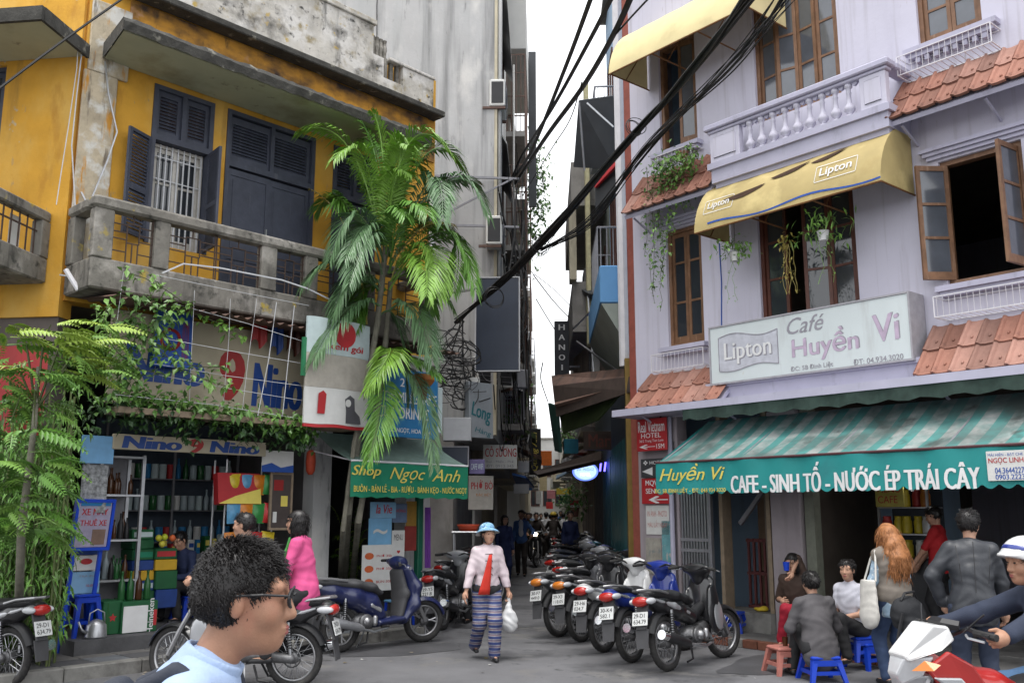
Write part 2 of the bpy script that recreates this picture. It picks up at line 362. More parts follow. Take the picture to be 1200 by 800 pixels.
# ---------------------------------------------------------------- implicit surfaces (bodies, clothes, fairings)
def smin(a, b, k):
    h = np.maximum(k-np.abs(a-b), 0)/k
    return np.minimum(a, b)-h*h*k*.25
class SDF:
    def __init__(s, h): s.h = h; s.p = []
    def cap(s, a, b, ra, rb=None, k=.03, sq=(1, 1, 1), op='+'):
        s.p.append(('c', np.array(a, float), np.array(b, float), ra, ra if rb is None else rb, k, np.array(sq, float), op)); return s
    def ell(s, c, r, R=None, k=.03, op='+'):
        s.p.append(('e', np.array(c, float), np.array(r, float), None if R is None else np.array(R)[:3, :3], 0, k, None, op)); return s
    def cut(s, p, n):                                      # removes the half space beyond p along n
        s.p.append(('h', np.array(p, float), np.array(n, float)/np.linalg.norm(n), None, 0, 0, None, '-')); return s
    def chain(s, pts, rs, k=.03, sq=(1, 1, 1)):
        for i in range(len(pts)-1): s.cap(pts[i], pts[i+1], rs[i], rs[i+1], k, sq)
        return s
    def bounds(s, q):
        if q[0] == 'c':
            R = max(q[3], q[4])/np.minimum(q[6], 1); return np.minimum(q[1], q[2])-R, np.maximum(q[1], q[2])+R
        R = np.full(3, q[2].max()); return q[1]-R, q[1]+R
    def mesh_np(s, fold=0., seed=0):
        h = s.h; pos = [q for q in s.p if q[7] == '+']
        lo = np.min([s.bounds(q)[0] for q in pos], 0)-3*h-.02; hi = np.max([s.bounds(q)[1] for q in pos], 0)+3*h+.02
        n = np.ceil((hi-lo)/h).astype(int)+1
        ax = [lo[i]+np.arange(n[i], dtype=np.float32)*h for i in range(3)]
        F = np.full(n, .5, np.float32)
        for q in s.p:
            if q[0] == 'h':
                d = (ax[0]-q[1][0])[:, None, None]*q[2][0]+(ax[1]-q[1][1])[None, :, None]*q[2][1]+(ax[2]-q[1][2])[None, None, :]*q[2][2]
                F = np.maximum(F, d); continue
            b0, b1 = s.bounds(q); mg = q[5]+2.5*h
            i0 = np.maximum(((b0-mg-lo)/h).astype(int), 0); i1 = np.minimum(((b1+mg-lo)/h).astype(int)+2, n)
            sl = tuple(slice(i0[i], i1[i]) for i in range(3))
            X = ax[0][sl[0]][:, None, None]; Y = ax[1][sl[1]][None, :, None]; Z = ax[2][sl[2]][None, None, :]
            if q[0] == 'c':
                a, b = q[1], q[2]; sq = q[6]; d = b-a
                px, py, pz = X-a[0], Y-a[1], Z-a[2]; L = max((d*d).sum(), 1e-9)
                t = np.clip((px*d[0]+py*d[1]+pz*d[2])/L, 0, 1)
                qx, qy, qz = (px-t*d[0])*sq[0], (py-t*d[1])*sq[1], (pz-t*d[2])*sq[2]
                f = np.sqrt(qx*qx+qy*qy+qz*qz)-(q[3]+(q[4]-q[3])*t)
            else:
                px, py, pz = X-q[1][0], Y-q[1][1], Z-q[1][2]
                if q[3] is not None:
                    R = q[3]; px, py, pz = (R[0, 0]*px+R[1, 0]*py+R[2, 0]*pz, R[0, 1]*px+R[1, 1]*py+R[2, 1]*pz, R[0, 2]*px+R[1, 2]*py+R[2, 2]*pz)
                r = q[2]; k0 = np.sqrt((px/r[0])**2+(py/r[1])**2+(pz/r[2])**2)
                k1 = np.sqrt((px/r[0]**2)**2+(py/r[1]**2)**2+(pz/r[2]**2)**2)
                f = np.where(k1 > 1e-6, k0*(k0-1)/np.maximum(k1, 1e-6), -r.min())
            if q[7] == '+': F[sl] = smin(F[sl], f, q[5])
            else: F[sl] = -smin(-F[sl], f, max(q[5], 1e-4))
        if fold:
            X = ax[0][:, None, None]; Y = ax[1][None, :, None]; Z = ax[2][None, None, :]
            F = F+fold*(np.sin(X*31+seed+3*np.sin(Z*17+seed))*np.sin(Z*43+2*np.sin(X*19+Y*11))+.6*np.sin(Y*37+Z*29+seed*2+2*np.sin(X*23)))
        return s.nets(F, lo, h)
    @staticmethod
    def nets(F, org, h):
        S = F < 0; c = S.astype(np.uint8)
        cnt = sum(c[i:c.shape[0]-1+i, j:c.shape[1]-1+j, k:c.shape[2]-1+k] for i in (0, 1) for j in (0, 1) for k in (0, 1))
        mask = (cnt > 0) & (cnt < 8); ci = np.argwhere(mask)
        idx = np.full(mask.shape, -1, np.int32); idx[mask] = np.arange(len(ci))
        pos = np.zeros((len(ci), 3), np.float32); num = np.zeros(len(ci), np.float32)
        cor = [np.array((i, j, k)) for i in (0, 1) for j in (0, 1) for k in (0, 1)]
        for a in range(8):
            for b in range(a+1, 8):
                if np.abs(cor[a]-cor[b]).sum() != 1: continue
                A = ci+cor[a]; B = ci+cor[b]; fa = F[A[:, 0], A[:, 1], A[:, 2]]; fb = F[B[:, 0], B[:, 1], B[:, 2]]
                x = (fa < 0) != (fb < 0); t = np.where(x, fa/np.where(x, fa-fb, 1), 0)
                pos += np.where(x[:, None], cor[a]+t[:, None]*(cor[b]-cor[a]), 0); num += x
        V = (ci+pos/np.maximum(num, 1)[:, None])*h+org
        Q = []
        for axn in range(3):
            sa = [slice(1, -1)]*3; sb = [slice(1, -1)]*3; sa[axn] = slice(0, -1); sb[axn] = slice(1, None)
            A = S[tuple(sa)]; B = S[tuple(sb)]; e = np.argwhere(A != B); fl = A[tuple(e.T)]
            off = np.ones(3, int); off[axn] = 0; e = e+off
            o1, o2 = [i for i in range(3) if i != axn]; d1 = np.zeros(3, int); d1[o1] = 1; d2 = np.zeros(3, int); d2[o2] = 1
            g = lambda p: idx[p[:, 0], p[:, 1], p[:, 2]]
            q = np.stack([g(e-d1-d2), g(e-d2), g(e), g(e-d1)], 1)
            flip = fl if axn != 1 else ~fl
            q[~flip] = q[~flip][:, ::-1]; Q.append(q)
        return V, np.concatenate(Q)
def np_mesh(name, V, Qs, smooth=True):
    me = bpy.data.meshes.new(name); me.vertices.add(len(V)); me.vertices.foreach_set('co', np.ascontiguousarray(V, np.float32).ravel())
    me.loops.add(Qs.size); me.loops.foreach_set('vertex_index', np.ascontiguousarray(Qs, np.int32).ravel())
    me.polygons.add(len(Qs)); me.polygons.foreach_set('loop_start', np.arange(0, Qs.size, 4, dtype=np.int32))
    me.update(calc_edges=True); me.validate()
    if smooth: me.shade_smooth()
    return me
def sdf_obj(name, S, m, parent=None, fold=0., seed=0, xf=None):
    V, Q = S.mesh_np(fold, seed)
    if xf is not None: A = np.array(xf); V = V@A[:3, :3].T+A[:3, 3]
    return link(name, np_mesh(name, V, Q), m, parent)

# ---------------------------------------------------------------- wall with openings
def holed_wall(x0, x1, z0, z1, holes, depth, b=None, y=0.):
    """front face of a wall with rectangular openings and their reveals"""
    b = b or MB(); xs = sorted({x0, x1, *[min(max(h[k], x0), x1) for h in holes for k in (0, 1)]}); zs = sorted({z0, z1, *[min(max(h[k], z0), z1) for h in holes for k in (2, 3)]})
    for i in range(len(xs)-1):
        for j in range(len(zs)-1):
            cx, cz = (xs[i]+xs[i+1])/2, (zs[j]+zs[j+1])/2
            if any(h[0] < cx < h[1] and h[2] < cz < h[3] for h in holes): continue
            b.box(xs[i], xs[i+1], y, y+depth, zs[j], zs[j+1])
    return b
# ================================================================ GROUND
def flat(name, pts, z, m, kind='structure', sub=1):
    b = MB(); b.poly([(x, y, z) for x, y in pts]); o = b.build(name, m); props(o, kind=kind); return o
flat('road', [(-400, -300), (400, -300), (400, 500), (-400, 500)], 0, mat['asphalt'])
mat['patch'] = M('asphalt_patch', (.075, .075, .08), .8, var=.25, scale=2, bump=.3, bscale=70)
def blot(c, rx, ry, seed, z=.004, m='patch', name='road_patch', rot=0.):
    rnd = random.Random(seed); n = 26; pts = []
    ph = [rnd.uniform(0, 6) for _ in range(3)]
    for i in range(n):
        a = 2*PI*i/n; r = 1+.16*math.sin(2*a+ph[0])+.1*math.sin(3*a+ph[1])+.07*math.sin(5*a+ph[2])
        x, y = rx*r*math.cos(a), ry*r*math.sin(a); pts.append((c[0]+x*math.cos(rot)-y*math.sin(rot), c[1]+x*math.sin(rot)+y*math.cos(rot)))
    return flat(name, pts, z, mat[m])
mat['wet'] = M('damp_asphalt', (.078, .078, .083), .5, var=.3, scale=2.2, bump=.15, bscale=60)
blot((-1.3, 11.9), .75, .42, 1, m='wet', rot=.5); blot((2.9, 10.9), 1.0, .4, 2, m='wet', rot=.8); blot((.35, 12.6), .16, .07, 3, m='wet')
blot((-.35, 14.3), .5, .3, 4, m='wet'); blot((1.2, 8.6), 1.3, .6, 5, m='patch')
rl = random.Random(8)
for i in range(26):
    p = G(rl.uniform(120, 1000), rl.uniform(745, 800)); kind = rl.random(); n = rl.randint(4, 6); r = rl.uniform(.012, .03)
    b = MB(); b.poly([(r*math.cos(2*PI*k/n)*rl.uniform(.6, 1.3), r*math.sin(2*PI*k/n)*rl.uniform(.6, 1.3), .003+rl.uniform(0, .008)) for k in range(n)])
    o = b.build('scrap', M('litter%d' % (i % 3), [(.45, .44, .42), (.16, .12, .05), (.3, .26, .2)][i % 3], .8), loc=(p.x, p.y, .004)); props(o, ['scrap of pale paper lying on the asphalt', 'dry brown leaf lying on the asphalt', 'scrap of cardboard lying on the asphalt'][i % 3], 'litter', 'litter on the road', 'thing')
# pavement on the left, with kerb stones and slabs
pv = props(MB().prism([(-14, 0), (0, 0), (0, .12), (-14, .12)], 0, 4.2).build('pavement', mat['pavement']), kind='structure')
u_k = (G(120, 790).xy-G(330, 748).xy)
PK0 = FL.W(-1.2, -1.15); pv.location = PK0; pv.rotation_euler = (0, 0, FL.rz)
pv['label'] = 'grey slab pavement in front of the corner shop'
for i in range(9):
    b = MB().bbox(-i*.8-.79, -i*.8, -.16, -.004, -.02, .135, .012); o = b.build('kerb_stone', mat['kerb'], pv)
sb = MB().bbox(0, .385, 0, .385, .0, .012, .005).mesh('paving_slab')
mat['slab2'] = M('darker_slab', (.085, .085, .09), .8, var=.3, scale=4, bump=.3); mat['slab3'] = M('bluish_slab', (.13, .14, .155), .75, var=.35, scale=4, bump=.25)
rn = random.Random(3)
for i in range(18):
    for j in range(5):
        o = link('paving_slab', sb, mat[rn.choice(['pavement', 'pavement', 'slab2', 'slab3'])], pv, (-i*.4-.4, j*.4+.01, .116), (0, 0, rn.uniform(-.008, .008)))
# pavement on the right with red brick edging
pr = props(MB().box(0, 11, 0, 1.6, 0, .09).build('cafe_pavement', mat['pavement']), kind='structure')
pr.location = FR.W(1.15, -.78); pr.rotation_euler = (0, 0, FR.rz); pr['label'] = 'narrow pavement with brick edging under the cafe awning'
bk = MB().bbox(0, .21, -.11, -.002, 0, .1, .006).mesh('brick')
for i in range(48): link('brick', bk, mat['brick_red'] if i % 5 else mat['kerb'], pr, (i*.22, 0, rn.uniform(-.004, .004)), (0, 0, rn.uniform(-.02, .02)))

# ================================================================ LILAC CAFE BUILDING (right)
RB = thing('lilac_building', 'lilac cafe building with brown windows and tiled hoods on the right', 'building', FR.o, FR.rz)
hR = FR.hit
def rect(fr, x0p, x1p, ytop, ybot, xm=None, w=0.):
    """photo rectangle -> facade rectangle"""
    ym = (ytop+ybot)/2; xm = (x0p+x1p)/2
    return fr.hit(x0p, ym, w)[0], fr.hit(x1p, ym, w)[0], fr.hit(xm, ybot, w)[1], fr.hit(xm, ytop, w)[1]
Wn = {1: (.68, 1.36, 4.11, 5.93), 2: (2.36, 3.84, 4.15, 6.0), 3: (hR(1105, 260)[0], hR(1203, 230)[0], 4.28, 5.80), 4: (.63, 1.37, 7.22, 9.0), 5: (2.44, 3.78, 7.13, 9.1), 6: (hR(1075, 30)[0], hR(1150, 15)[0], 7.32, 8.9)}
holes = list(Wn.values())
b = holed_wall(0, 9, 3.05, 11.2, holes, .22)
b.box(0, .22, .22, 6.5, 0, 11.2); b.box(.22, 9, 6.28, 6.5, 0, 11.2); b.box(8.8, 9, .22, 6.28, 0, 11.2)
b.build('wall', mat['lilac'], RB)
b = MB()
for z in (3.3, 6.5, 9.9): b.box(.22, 8.8, .22, 6.28, z, z+.2)
b.box(2.1, 2.2, .22, 6.28, 0.1, 11)
b.build('interior_floor', mat['room'], RB)
MB().box(-.15, 9.2, -.35, 6.6, 11.2, 11.4).build('roof', mat['lilac_trim'], RB)
# ground storey: pier on the left, column, back room
b = MB()
b.box(0, .78, 0, .22, 0, 3.05)
b.build('ground_pier', mat['lilac_col'], RB)
b = MB().bbox(2.36, 2.82, -.02, .32, .09, 3.0, .015); b.build('column', mat['lilac_col'], RB)
b = MB().box(2.84, 2.98, .05, .2, .09, 3.0); b.build('roller_shutter_rail', M('grey_green_rail', (.19, .2, .16), .6, var=.2), RB)
MB().box(.22, 8.8, .22, 6.28, 0, .1).build('shop_floor', mat['pavement'], RB)
MB().box(1.42, 2.36, -.12, .5, 0, .34).build('concrete_step', mat['kerb'], RB)
# slab over the ground storey and fascia below the white sign
b = MB(); b.box(.05, 9, -.62, 0, 3.06, 3.16); b.build('canopy_slab', mat['lilac_trim'], RB)
MB().grid([[(1.4+7.6*i/60, -.60-.015*math.sin(i*1.3), z+(.02*math.sin(i*1.9) if k else 0)) for i in range(61)] for k, z in enumerate((3.06, 2.91))]).build('shade_fringe', M('dark_green_fringe', (.03, .055, .045), .8, var=.3), RB)  # dark cloth band, added as a fringe to shade the awning below
b = MB(); b.box(1.62, 4.72, -.3, -.002, 3.165, 3.36); b.box(1.58, 4.76, -.34, -.002, 3.36, 3.42); b.build('fascia', mat['lilac_trim'], RB)

def window(parent, x0, x1, z0, z1, leaves, rows=3, y=.05, wm='wood', gm='glass', fr=.055, name='window', low=None):
    """leaves: list of (fraction, opening degrees, hinge)"""
    W = MB(); d0, d1 = y, y+.11
    W.box(x0, x0+fr, d0, d1, z0, z1); W.box(x1-fr, x1, d0, d1, z0, z1); W.box(x0+fr, x1-fr, d0, d1, z1-fr, z1); W.box(x0+fr, x1-fr, d0, d1, z0, z0+fr)
    win = W.build(name, mat[wm], parent)
    a0 = x0+fr; tot = x1-x0-2*fr; z_0, z_1 = z0+fr, z1-fr
    for frac, op, hinge in leaves:
        lw = tot*frac; a1 = a0+lw
        if op is not None:
            st = min(.05, lw*.2); rl = .065; L = MB(); P = []
            s = 1 if hinge == 'l' else -1
            X = lambda v: v if s > 0 else -v
            def bar(u0, u1, v0, v1):
                L.box(min(X(u0), X(u1)), max(X(u0), X(u1)), 0, .04, v0, v1)
            H = z_1-z_0; bar(.003, st, .003, H-.003); bar(lw-st, lw-.003, .003, H-.003); bar(st, lw-st, .003, rl*1.5); bar(st, lw-st, H-rl, H-.003)
            lo = rl*1.5; hi = H-rl; edges = low and [lo+(hi-lo)*t for t in low] or [lo+(hi-lo)*i/rows for i in range(rows+1)]
            for e in edges[1:-1]: bar(st, lw-st, e-.016, e+.016)
            loc = (a0 if s > 0 else a1, y+.03, z_0); rot = (0, 0, -RAD(op) if s > 0 else RAD(op))
            L.build('casement', mat[wm], win, loc=loc, rot=rot)
            for i in range(len(edges)-1):
                pb = MB(); u0, u1 = sorted((X(st), X(lw-st))); pb.box(u0, u1, .014, .022, edges[i]+(.016 if i else 0), edges[i+1]-(.016 if i < len(edges)-2 else 0))
                pb.build('pane', mat[gm], win, loc=loc, rot=rot)
        a0 = a1
    return win
window(RB, *Wn[1], [(.5, 0, 'l'), (.5, 0, 'r')], low=[0, .34, .74, 1])
window(RB, *Wn[2], [(.26, 0, 'l'), (.22, None, 'l'), (.26, 22, 'r'), (.26, 0, 'r')], wm='wood_dark')
window(RB, *Wn[3], [(.47, 128, 'l'), (.53, 84, 'r')], gm='glass_pale')
window(RB, *Wn[4], [(.52, None, 'l'), (.48, 12, 'r')], gm='glass_pale')
window(RB, *Wn[5], [(.25, 6, 'l'), (.25, 14, 'r'), (.25, 5, 'l'), (.25, 0, 'r')], gm='glass_pale', low=[0, .3, .6, 1])
window(RB, *Wn[6], [(.5, 0, 'l'), (.5, 0, 'r')], gm='glass_pale', low=[0, .25, .6, 1])
# sills, head mouldings, dentils
def sill(x0, x1, z, dent=0, depth=.14):
    b = MB(); b.box(x0-.1, x1+.1, -depth, -.002, z-.07, z-.005); b.box(x0-.06, x1+.06, -depth*.7, -.002, z-.13, z-.072)
    o = b.build('window_sill', mat['lilac_trim'], RB)
    for i in range(dent):
        q = x0+(x1-x0)*(i+.5)/dent; MB().box(q-.028, q+.028, -depth*.6, -.003, z-.2, z-.133).build('dentil', mat['lilac_trim'], o)
sill(Wn[1][0], Wn[1][1], 4.1, 0); sill(Wn[3][0], Wn[3][1]+.3, 4.26, 0); sill(Wn[4][0], Wn[4][1], 7.2); sill(Wn[6][0]-.05, Wn[6][1]+.1, 7.31, 8)
for k, (dx, hh) in {1: (.08, .05), 3: (.12, .07)}.items():
    x0, x1, z0, z1 = Wn[k]; b = MB()
    for i in range(3): b.box(x0-dx-.03*i, x1+dx+.03*i, -.05-.035*i, -.002, z1+.03+i*.045, z1+.03+(i+1)*.045-.003)
    b.build('head_moulding', mat['lilac_trim'], RB)
# tiled hoods
def tile_shape(m_):
    b = MB(); xs = [0, .012, .03, .05, .1, .15, .2]; hz = [.03, .036, .03, .008, .004, .008, .012]
    for L, dz in ((0, 0),):
        top = [[(x, y*.30, z+.012*(y == 0)) for x, z in zip(xs, hz)] for y in (0, .12, 1)]
        b.grid(top); b.grid([[(x, 0, z+.012) for x, z in zip(xs, hz)], [(x, .004, z-.02) for x, z in zip(xs, hz)]])
        b.grid([[(0, 0, .042), (0, .3, .03)], [(0, 0, .0), (0, .3, -.005)]])
        b.lathe([(.018, .006), (.015, .022), (.006, .028)], 6, Matrix.Translation((.12, .1, 0)))
    return b.mesh(m_)
tileA = tile_shape('tile'); tileB = tile_shape('tile_pale')
def tile_hood(x0, x1, zt, zb, w, rows=2, side=True):
    """sloping hood: wall edge at height zt, outer edge at zb and w metres out"""
    sl = math.atan2(zt-zb, w); L = math.hypot(zt-zb, w)
    b = MB(); b.add([(x0, -.002, zt-.03), (x1, -.002, zt-.03), (x1, -w+.03, zb-.01), (x0, -w+.03, zb-.01), (x0, -.002, zt-.1), (x1, -.002, zt-.1), (x1, -w+.05, zb-.06), (x0, -w+.05, zb-.06)],
      [(0, 1, 2, 3), (4, 7, 6, 5), (0, 4, 5, 1), (3, 2, 6, 7), (0, 3, 7, 4), (1, 5, 6, 2)])
    hood = b.build('tiled_hood', mat['lilac_trim'], RB)
    n = max(1, round((x1-x0)/.2)); pw = (x1-x0)/n; rl = L/rows
    for r in range(rows):
        for i in range(n):
            t = r*rl; rr = random.Random(int(x0*100)+r*50+i)
            y = -w+t*math.cos(sl)-.02; z = zb+t*math.sin(sl)+.01+r*.016
            link('tile', tileA if rr.random() < .68 else tileB, mat['terracotta'] if rr.random() < .7 else mat['terracotta2'], hood, (x0+i*pw+rr.uniform(-.004, .004), y, z+rr.uniform(-.004, .006)), (sl+rr.uniform(-.02, .02), 0, rr.uniform(-.02, .02)), (pw/.2, (rl+.04)/.30, 1))
    br = MB()
    for x in np.linspace(x0+.12, x1-.12, max(2, int((x1-x0)/.7))):
        br.tube([(x, 0, zb-.22), (x, -w+.12, zb-.05)], .018, 5)
    br.build('bracket', mat['lilac_trim'], hood)
def hoodpx(a_bot, b_bot, a_top, b_top, w):
    (x0, z0), (x1, z1) = hR(*a_bot, w), hR(*b_bot, w); zt = (hR(*a_top, .02)[1]+hR(*b_top, .02)[1])/2
    return x0, x1, zt, (z0+z1)/2
W_H = .55
h1 = hoodpx((730, 250), (832, 222), (756, 212), (822, 190), .5); tile_hood(h1[0], h1[1], h1[2], h1[3], .5)
h2 = hoodpx((1039, 142), (1200, 90), (1042, 110), (1200, 54), .5); tile_hood(h2[0], h2[0]+3.2, h2[2], h2[3], .5)
h3 = hoodpx((735, 482), (842, 468), (752, 446), (838, 432), W_H); tile_hood(h3[0], h3[1], h3[2], h3[3], W_H)
h4 = hoodpx((1072, 442), (1200, 429), (1074, 394), (1200, 372), W_H); tile_hood(h4[0], h4[0]+3.4, h4[2], h4[3], W_H)
print('hoods', h1, h2, h3, h4)
# flower racks of white wire
def rack(x0, x1, z0, z1, w, nb, dense=.07):
    b = MB(); r = .008
    for y in (-.02, -w):
        b.tube([(x0, y, z0), (x1, y, z0)], r, 4); b.tube([(x0, y, z1), (x1, y, z1)], r, 4)
    for x in (x0, x1):
        for z in (z0, z1): b.tube([(x, -.02, z), (x, -w, z)], r, 4)
        b.tube([(x, -w, z0), (x, -w, z1)], r, 4)
    for i in range(int((x1-x0)/dense)):
        x = x0+(i+.5)*dense; b.tube([(x, -.02, z0), (x, -w, z0)], .004, 3); b.tube([(x, -w, z0), (x, -w, z1)], .004, 3)
    b.build('flower_rack', mat['white_metal'], RB)
rack(Wn[6][0]-.15, Wn[6][1]+.2, 6.92, 7.16, .3, 8)
rack(Wn[3][0]-.05, Wn[3][1]+.5, 3.86, 4.1, .3, 8)
rack(Wn[1][0]-.1, Wn[1][1]+.2, 3.72, 3.97, .3, 8)
rack(Wn[4][0]+.15, Wn[4][1]+.1, 6.85, 7.05, .3, 8)
# balustrade of the upper balcony
bw = .55
xa, za = hR(832, 172, bw); xb, zb_ = hR(1037, 90, bw); ztop = (hR(835, 150, bw)[1]+hR(1030, 68, bw)[1])/2; zbase = (hR(835, 190, bw)[1]+hR(1037, 124, bw)[1])/2
zlow = (hR(835, 217, bw)[1]+hR(1037, 150, bw)[1])/2
BALX = (xa, xb); print('balcony', xa, xb, ztop, zbase, zlow)
bal = MB(); bal.box(xa-.04, xb+.04, -bw-.03, -.002, zbase-.09, zbase); bal.box(xa, xb, -bw+.01, -.002, zlow+.02, zbase-.092); bal.box(xa+.03, xb-.03, -bw+.06, -.002, zlow-.05, zlow+.018)
balo = bal.build('balcony', mat['lilac_trim'], RB)
MB().bbox(xa-.07, xb+.07, -bw-.06, -bw+.16, ztop-.085, ztop, .015).bbox(xa-.03, xb+.03, -bw-.02, -bw+.12, ztop-.13, ztop-.086, .01).build('handrail', mat['lilac_trim'], balo)
MB().bbox(xa-.07, xa+.13, -bw+.17, -.004, ztop-.085, ztop, .015).bbox(xb-.13, xb+.07, -bw+.17, -.004, ztop-.085, ztop, .015).build('side_rail', mat['lilac_trim'], balo)
hb = ztop-.13-zbase
for x in (xa, xb-.34):
    wdt = .5 if x == xa else .34
    MB().bbox(x, x+wdt, -bw, -bw+.1, zbase, ztop-.131, .006).bbox(x+.06, x+wdt-.06, -bw-.014, -bw, zbase+.07, ztop-.2, .006).build('balcony_post', mat['lilac'], balo)
prof = [(.052, 0), (.052, .05), (.03, .06), (.03, .1), (.066, .2), (.07, .27), (.05, .36), (.034, .41), (.03, .55), (.028, .7), (.036, .74), (.028, .78), (.03, .86), (.05, .9), (.05, 1.)]
bmesh_ = MB().lathe([(r, z*hb) for r, z in prof], 10).mesh('baluster', True)
nb = 9
for i in range(nb): link('baluster', bmesh_, mat['lilac'], balo, (xa+.56+(xb-.36-xa-.62)*(i+.5)/nb, -bw+.05, zbase))
# arched spandrels between the balusters
ar = MB(); x_0, x_1 = xa+.5, xb-.34
for i in range(nb+1):
    c = xa+.56+(xb-.36-xa-.62)*i/nb; hw = (xb-.36-xa-.62)/nb/2
    ar.prism([(c-hw*.42, ztop-.132), (c-hw*.3, ztop-.165), (c, ztop-.18), (c+hw*.3, ztop-.165), (c+hw*.42, ztop-.132)], -bw+.03, -bw+.07)
ar.build('arch_trim', mat['lilac_trim'], balo)
MB().box(-.14, .0, .0, .3, 0, 11.2).build('corner_strip', M('red_brown_strip', (.26, .07, .05), .7, var=.2), RB)
# blue cable and stain marks on the wall
MB().tube([(hR(844, 300)[0], -.012, hR(844, 285)[1]), (hR(846, 330)[0], -.012, hR(846, 330)[1]), (hR(846, 380)[0], -.012, hR(847, 382)[1])], .008, 5).build('wall_cable', mat['blue'], RB)

# ---------------------------------------------------------------- curved yellow awnings
mat['awn_y'] = M('yellow_awning_cloth', (.44, .345, .15), .7, var=.14, scale=2.5, stains=[((.36, .26, .1), 2.2, .56, .8), ((.66, .54, .25), 1.5, .55, .75)])
mat['awn_c'] = M('cream_awning_cloth', (.66, .56, .30), .7, var=.1, scale=2.5, stains=[((.5, .42, .22), 2.2, .56, .8)])
def curved_awning(label, x0, x1, zt, zb, w, m, grp):
    t = thing('curved_awning', label, 'awning', FR.W(x0, 0, 0), FR.rz, grp); L = x1-x0
    N = 10; rows = []; inner = []
    for i in range(19):
        x = L*i/18; row = []
        for k in range(N+1):
            a = PI/2*k/N; sag = .012*math.sin(i*PI/3)**2*math.sin(PI*k/N)
            row.append((x, -.03-w*math.sin(a)**.9-sag*0, zb+(zt-zb)*math.cos(a)**1.15-sag))
        rows.append(row)
    b = MB(); b.grid(rows); b.grid([[(p[0], p[1]+.012, p[2]-.008) for p in r] for r in rows])
    b.build('canopy', m, t, smooth=True)
    for x in (0, L):
        pr = [(p[1], p[2]) for p in rows[0]]
        e = MB(); e.add([(x, y, z) for y, z in pr]+[(x, -.03, zb)], [tuple(range(len(pr)+1))]); e.build('end_cloth', m, t)
    f = MB(); f.tube([(0, -w-.02, zb-.005), (L, -w-.02, zb-.005)], .014, 6)
    for x in np.linspace(.01, L-.01, 4): f.tube([(x, 0, zb), (x, -w-.02, zb)], .012, 5); f.tube([(x, 0, zt-.1), (x, -w*.6, zb+.02)], .008, 4)
    f.build('awning_frame', M('rusty_frame', (.2, .09, .03), .7, var=.3), t)
    return t, rows, L
wA = .8
x0, zb0 = hR(815, 270, wA); x1, zb1 = hR(1034, 216, wA); zt = (hR(838, 226, .03)[1]+hR(1046, 158, .03)[1])/2
print('A2', x0, x1, zb0, zb1, zt)
aw2, rowsA, LA = curved_awning('torn yellow awning with two white printed logos above the middle window', x0, x1, zt, (zb0+zb1)/2, wA, mat['awn_y'], 'yellow awnings on the lilac building')
zbA = (zb0+zb1)/2
def awn_pt(x, k, out=.006):                        # k: 0 wall edge .. 1 outer edge
    a = PI/2*k; y = -.03-wA*max(math.sin(a), 0)**.9; z = zbA+(zt-zbA)*max(math.cos(a), 0)**1.15
    return Vector((x, y-out*.7, z+out*.7))
def awn_print(name, pts_uv, m, out=.006):          # polygon strips mapped on the canopy
    b = MB(); b.grid([[awn_pt(u, v, out) for u, v in row] for row in pts_uv]); return b.build(name, m, aw2)
awn_print('blue_stripe', [[(LA*i/24, .93-.03*math.sin(i*.5)) for i in range(2, 25)], [(LA*i/24, .955-.03*math.sin(i*.5)) for i in range(2, 25)]], mat['blue'])
mat['tear'] = M('torn_cloth_brown', (.05, .025, .015), .9, var=.3)  # dark brown beneath the tears, laid on the canopy as slits
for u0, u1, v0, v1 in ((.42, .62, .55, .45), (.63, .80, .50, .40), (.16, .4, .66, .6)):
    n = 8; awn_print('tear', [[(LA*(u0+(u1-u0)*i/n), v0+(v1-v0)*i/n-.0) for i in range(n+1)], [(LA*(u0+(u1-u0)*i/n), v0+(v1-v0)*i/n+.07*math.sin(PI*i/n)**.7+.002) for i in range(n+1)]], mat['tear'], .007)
def awn_logo(u0, u1, v0, v1):
    co, fs = text_mesh('Lipton', .015, .0); lo, hi = co.min(0), co.max(0); n = (co-lo)/np.maximum(hi-lo, 1e-6)
    me = bpy.data.meshes.new('lettering'); me.from_pydata([awn_pt(LA*(u0+.02+(u1-u0-.04)*p[0]), v1-.025-(v1-v0-.05)*p[1], .008-q[2]) for p, q in zip(n, co)], [], fs); me.update(); link('lettering', me, mat['white'], aw2)
    for (a, c, d, e) in ((u0, u1, v0-.008, v0), (u0, u1, v1, v1+.008), (u0-.003, u0, v0, v1), (u1, u1+.003, v0, v1)):
        awn_print('logo_border', [[(LA*(a+(c-a)*i/6), d) for i in range(7)], [(LA*(a+(c-a)*i/6), e) for i in range(7)]], mat['white'], .008)
awn_logo(.05, .22, .62, .78); awn_logo(.68, .88, .62, .80)
x0, z0 = hR(715, 92, .9); x1, z1 = hR(838, 22, .9); ztp = hR(760, 42, .03)[1]
print('A1', x0, x1, z0, z1, ztp)
curved_awning('cream yellow awning over the topmost left window of the lilac building', x0, x0+2.6, ztp, (z0+z1)/2, .9, mat['awn_c'], 'yellow awnings on the lilac building')

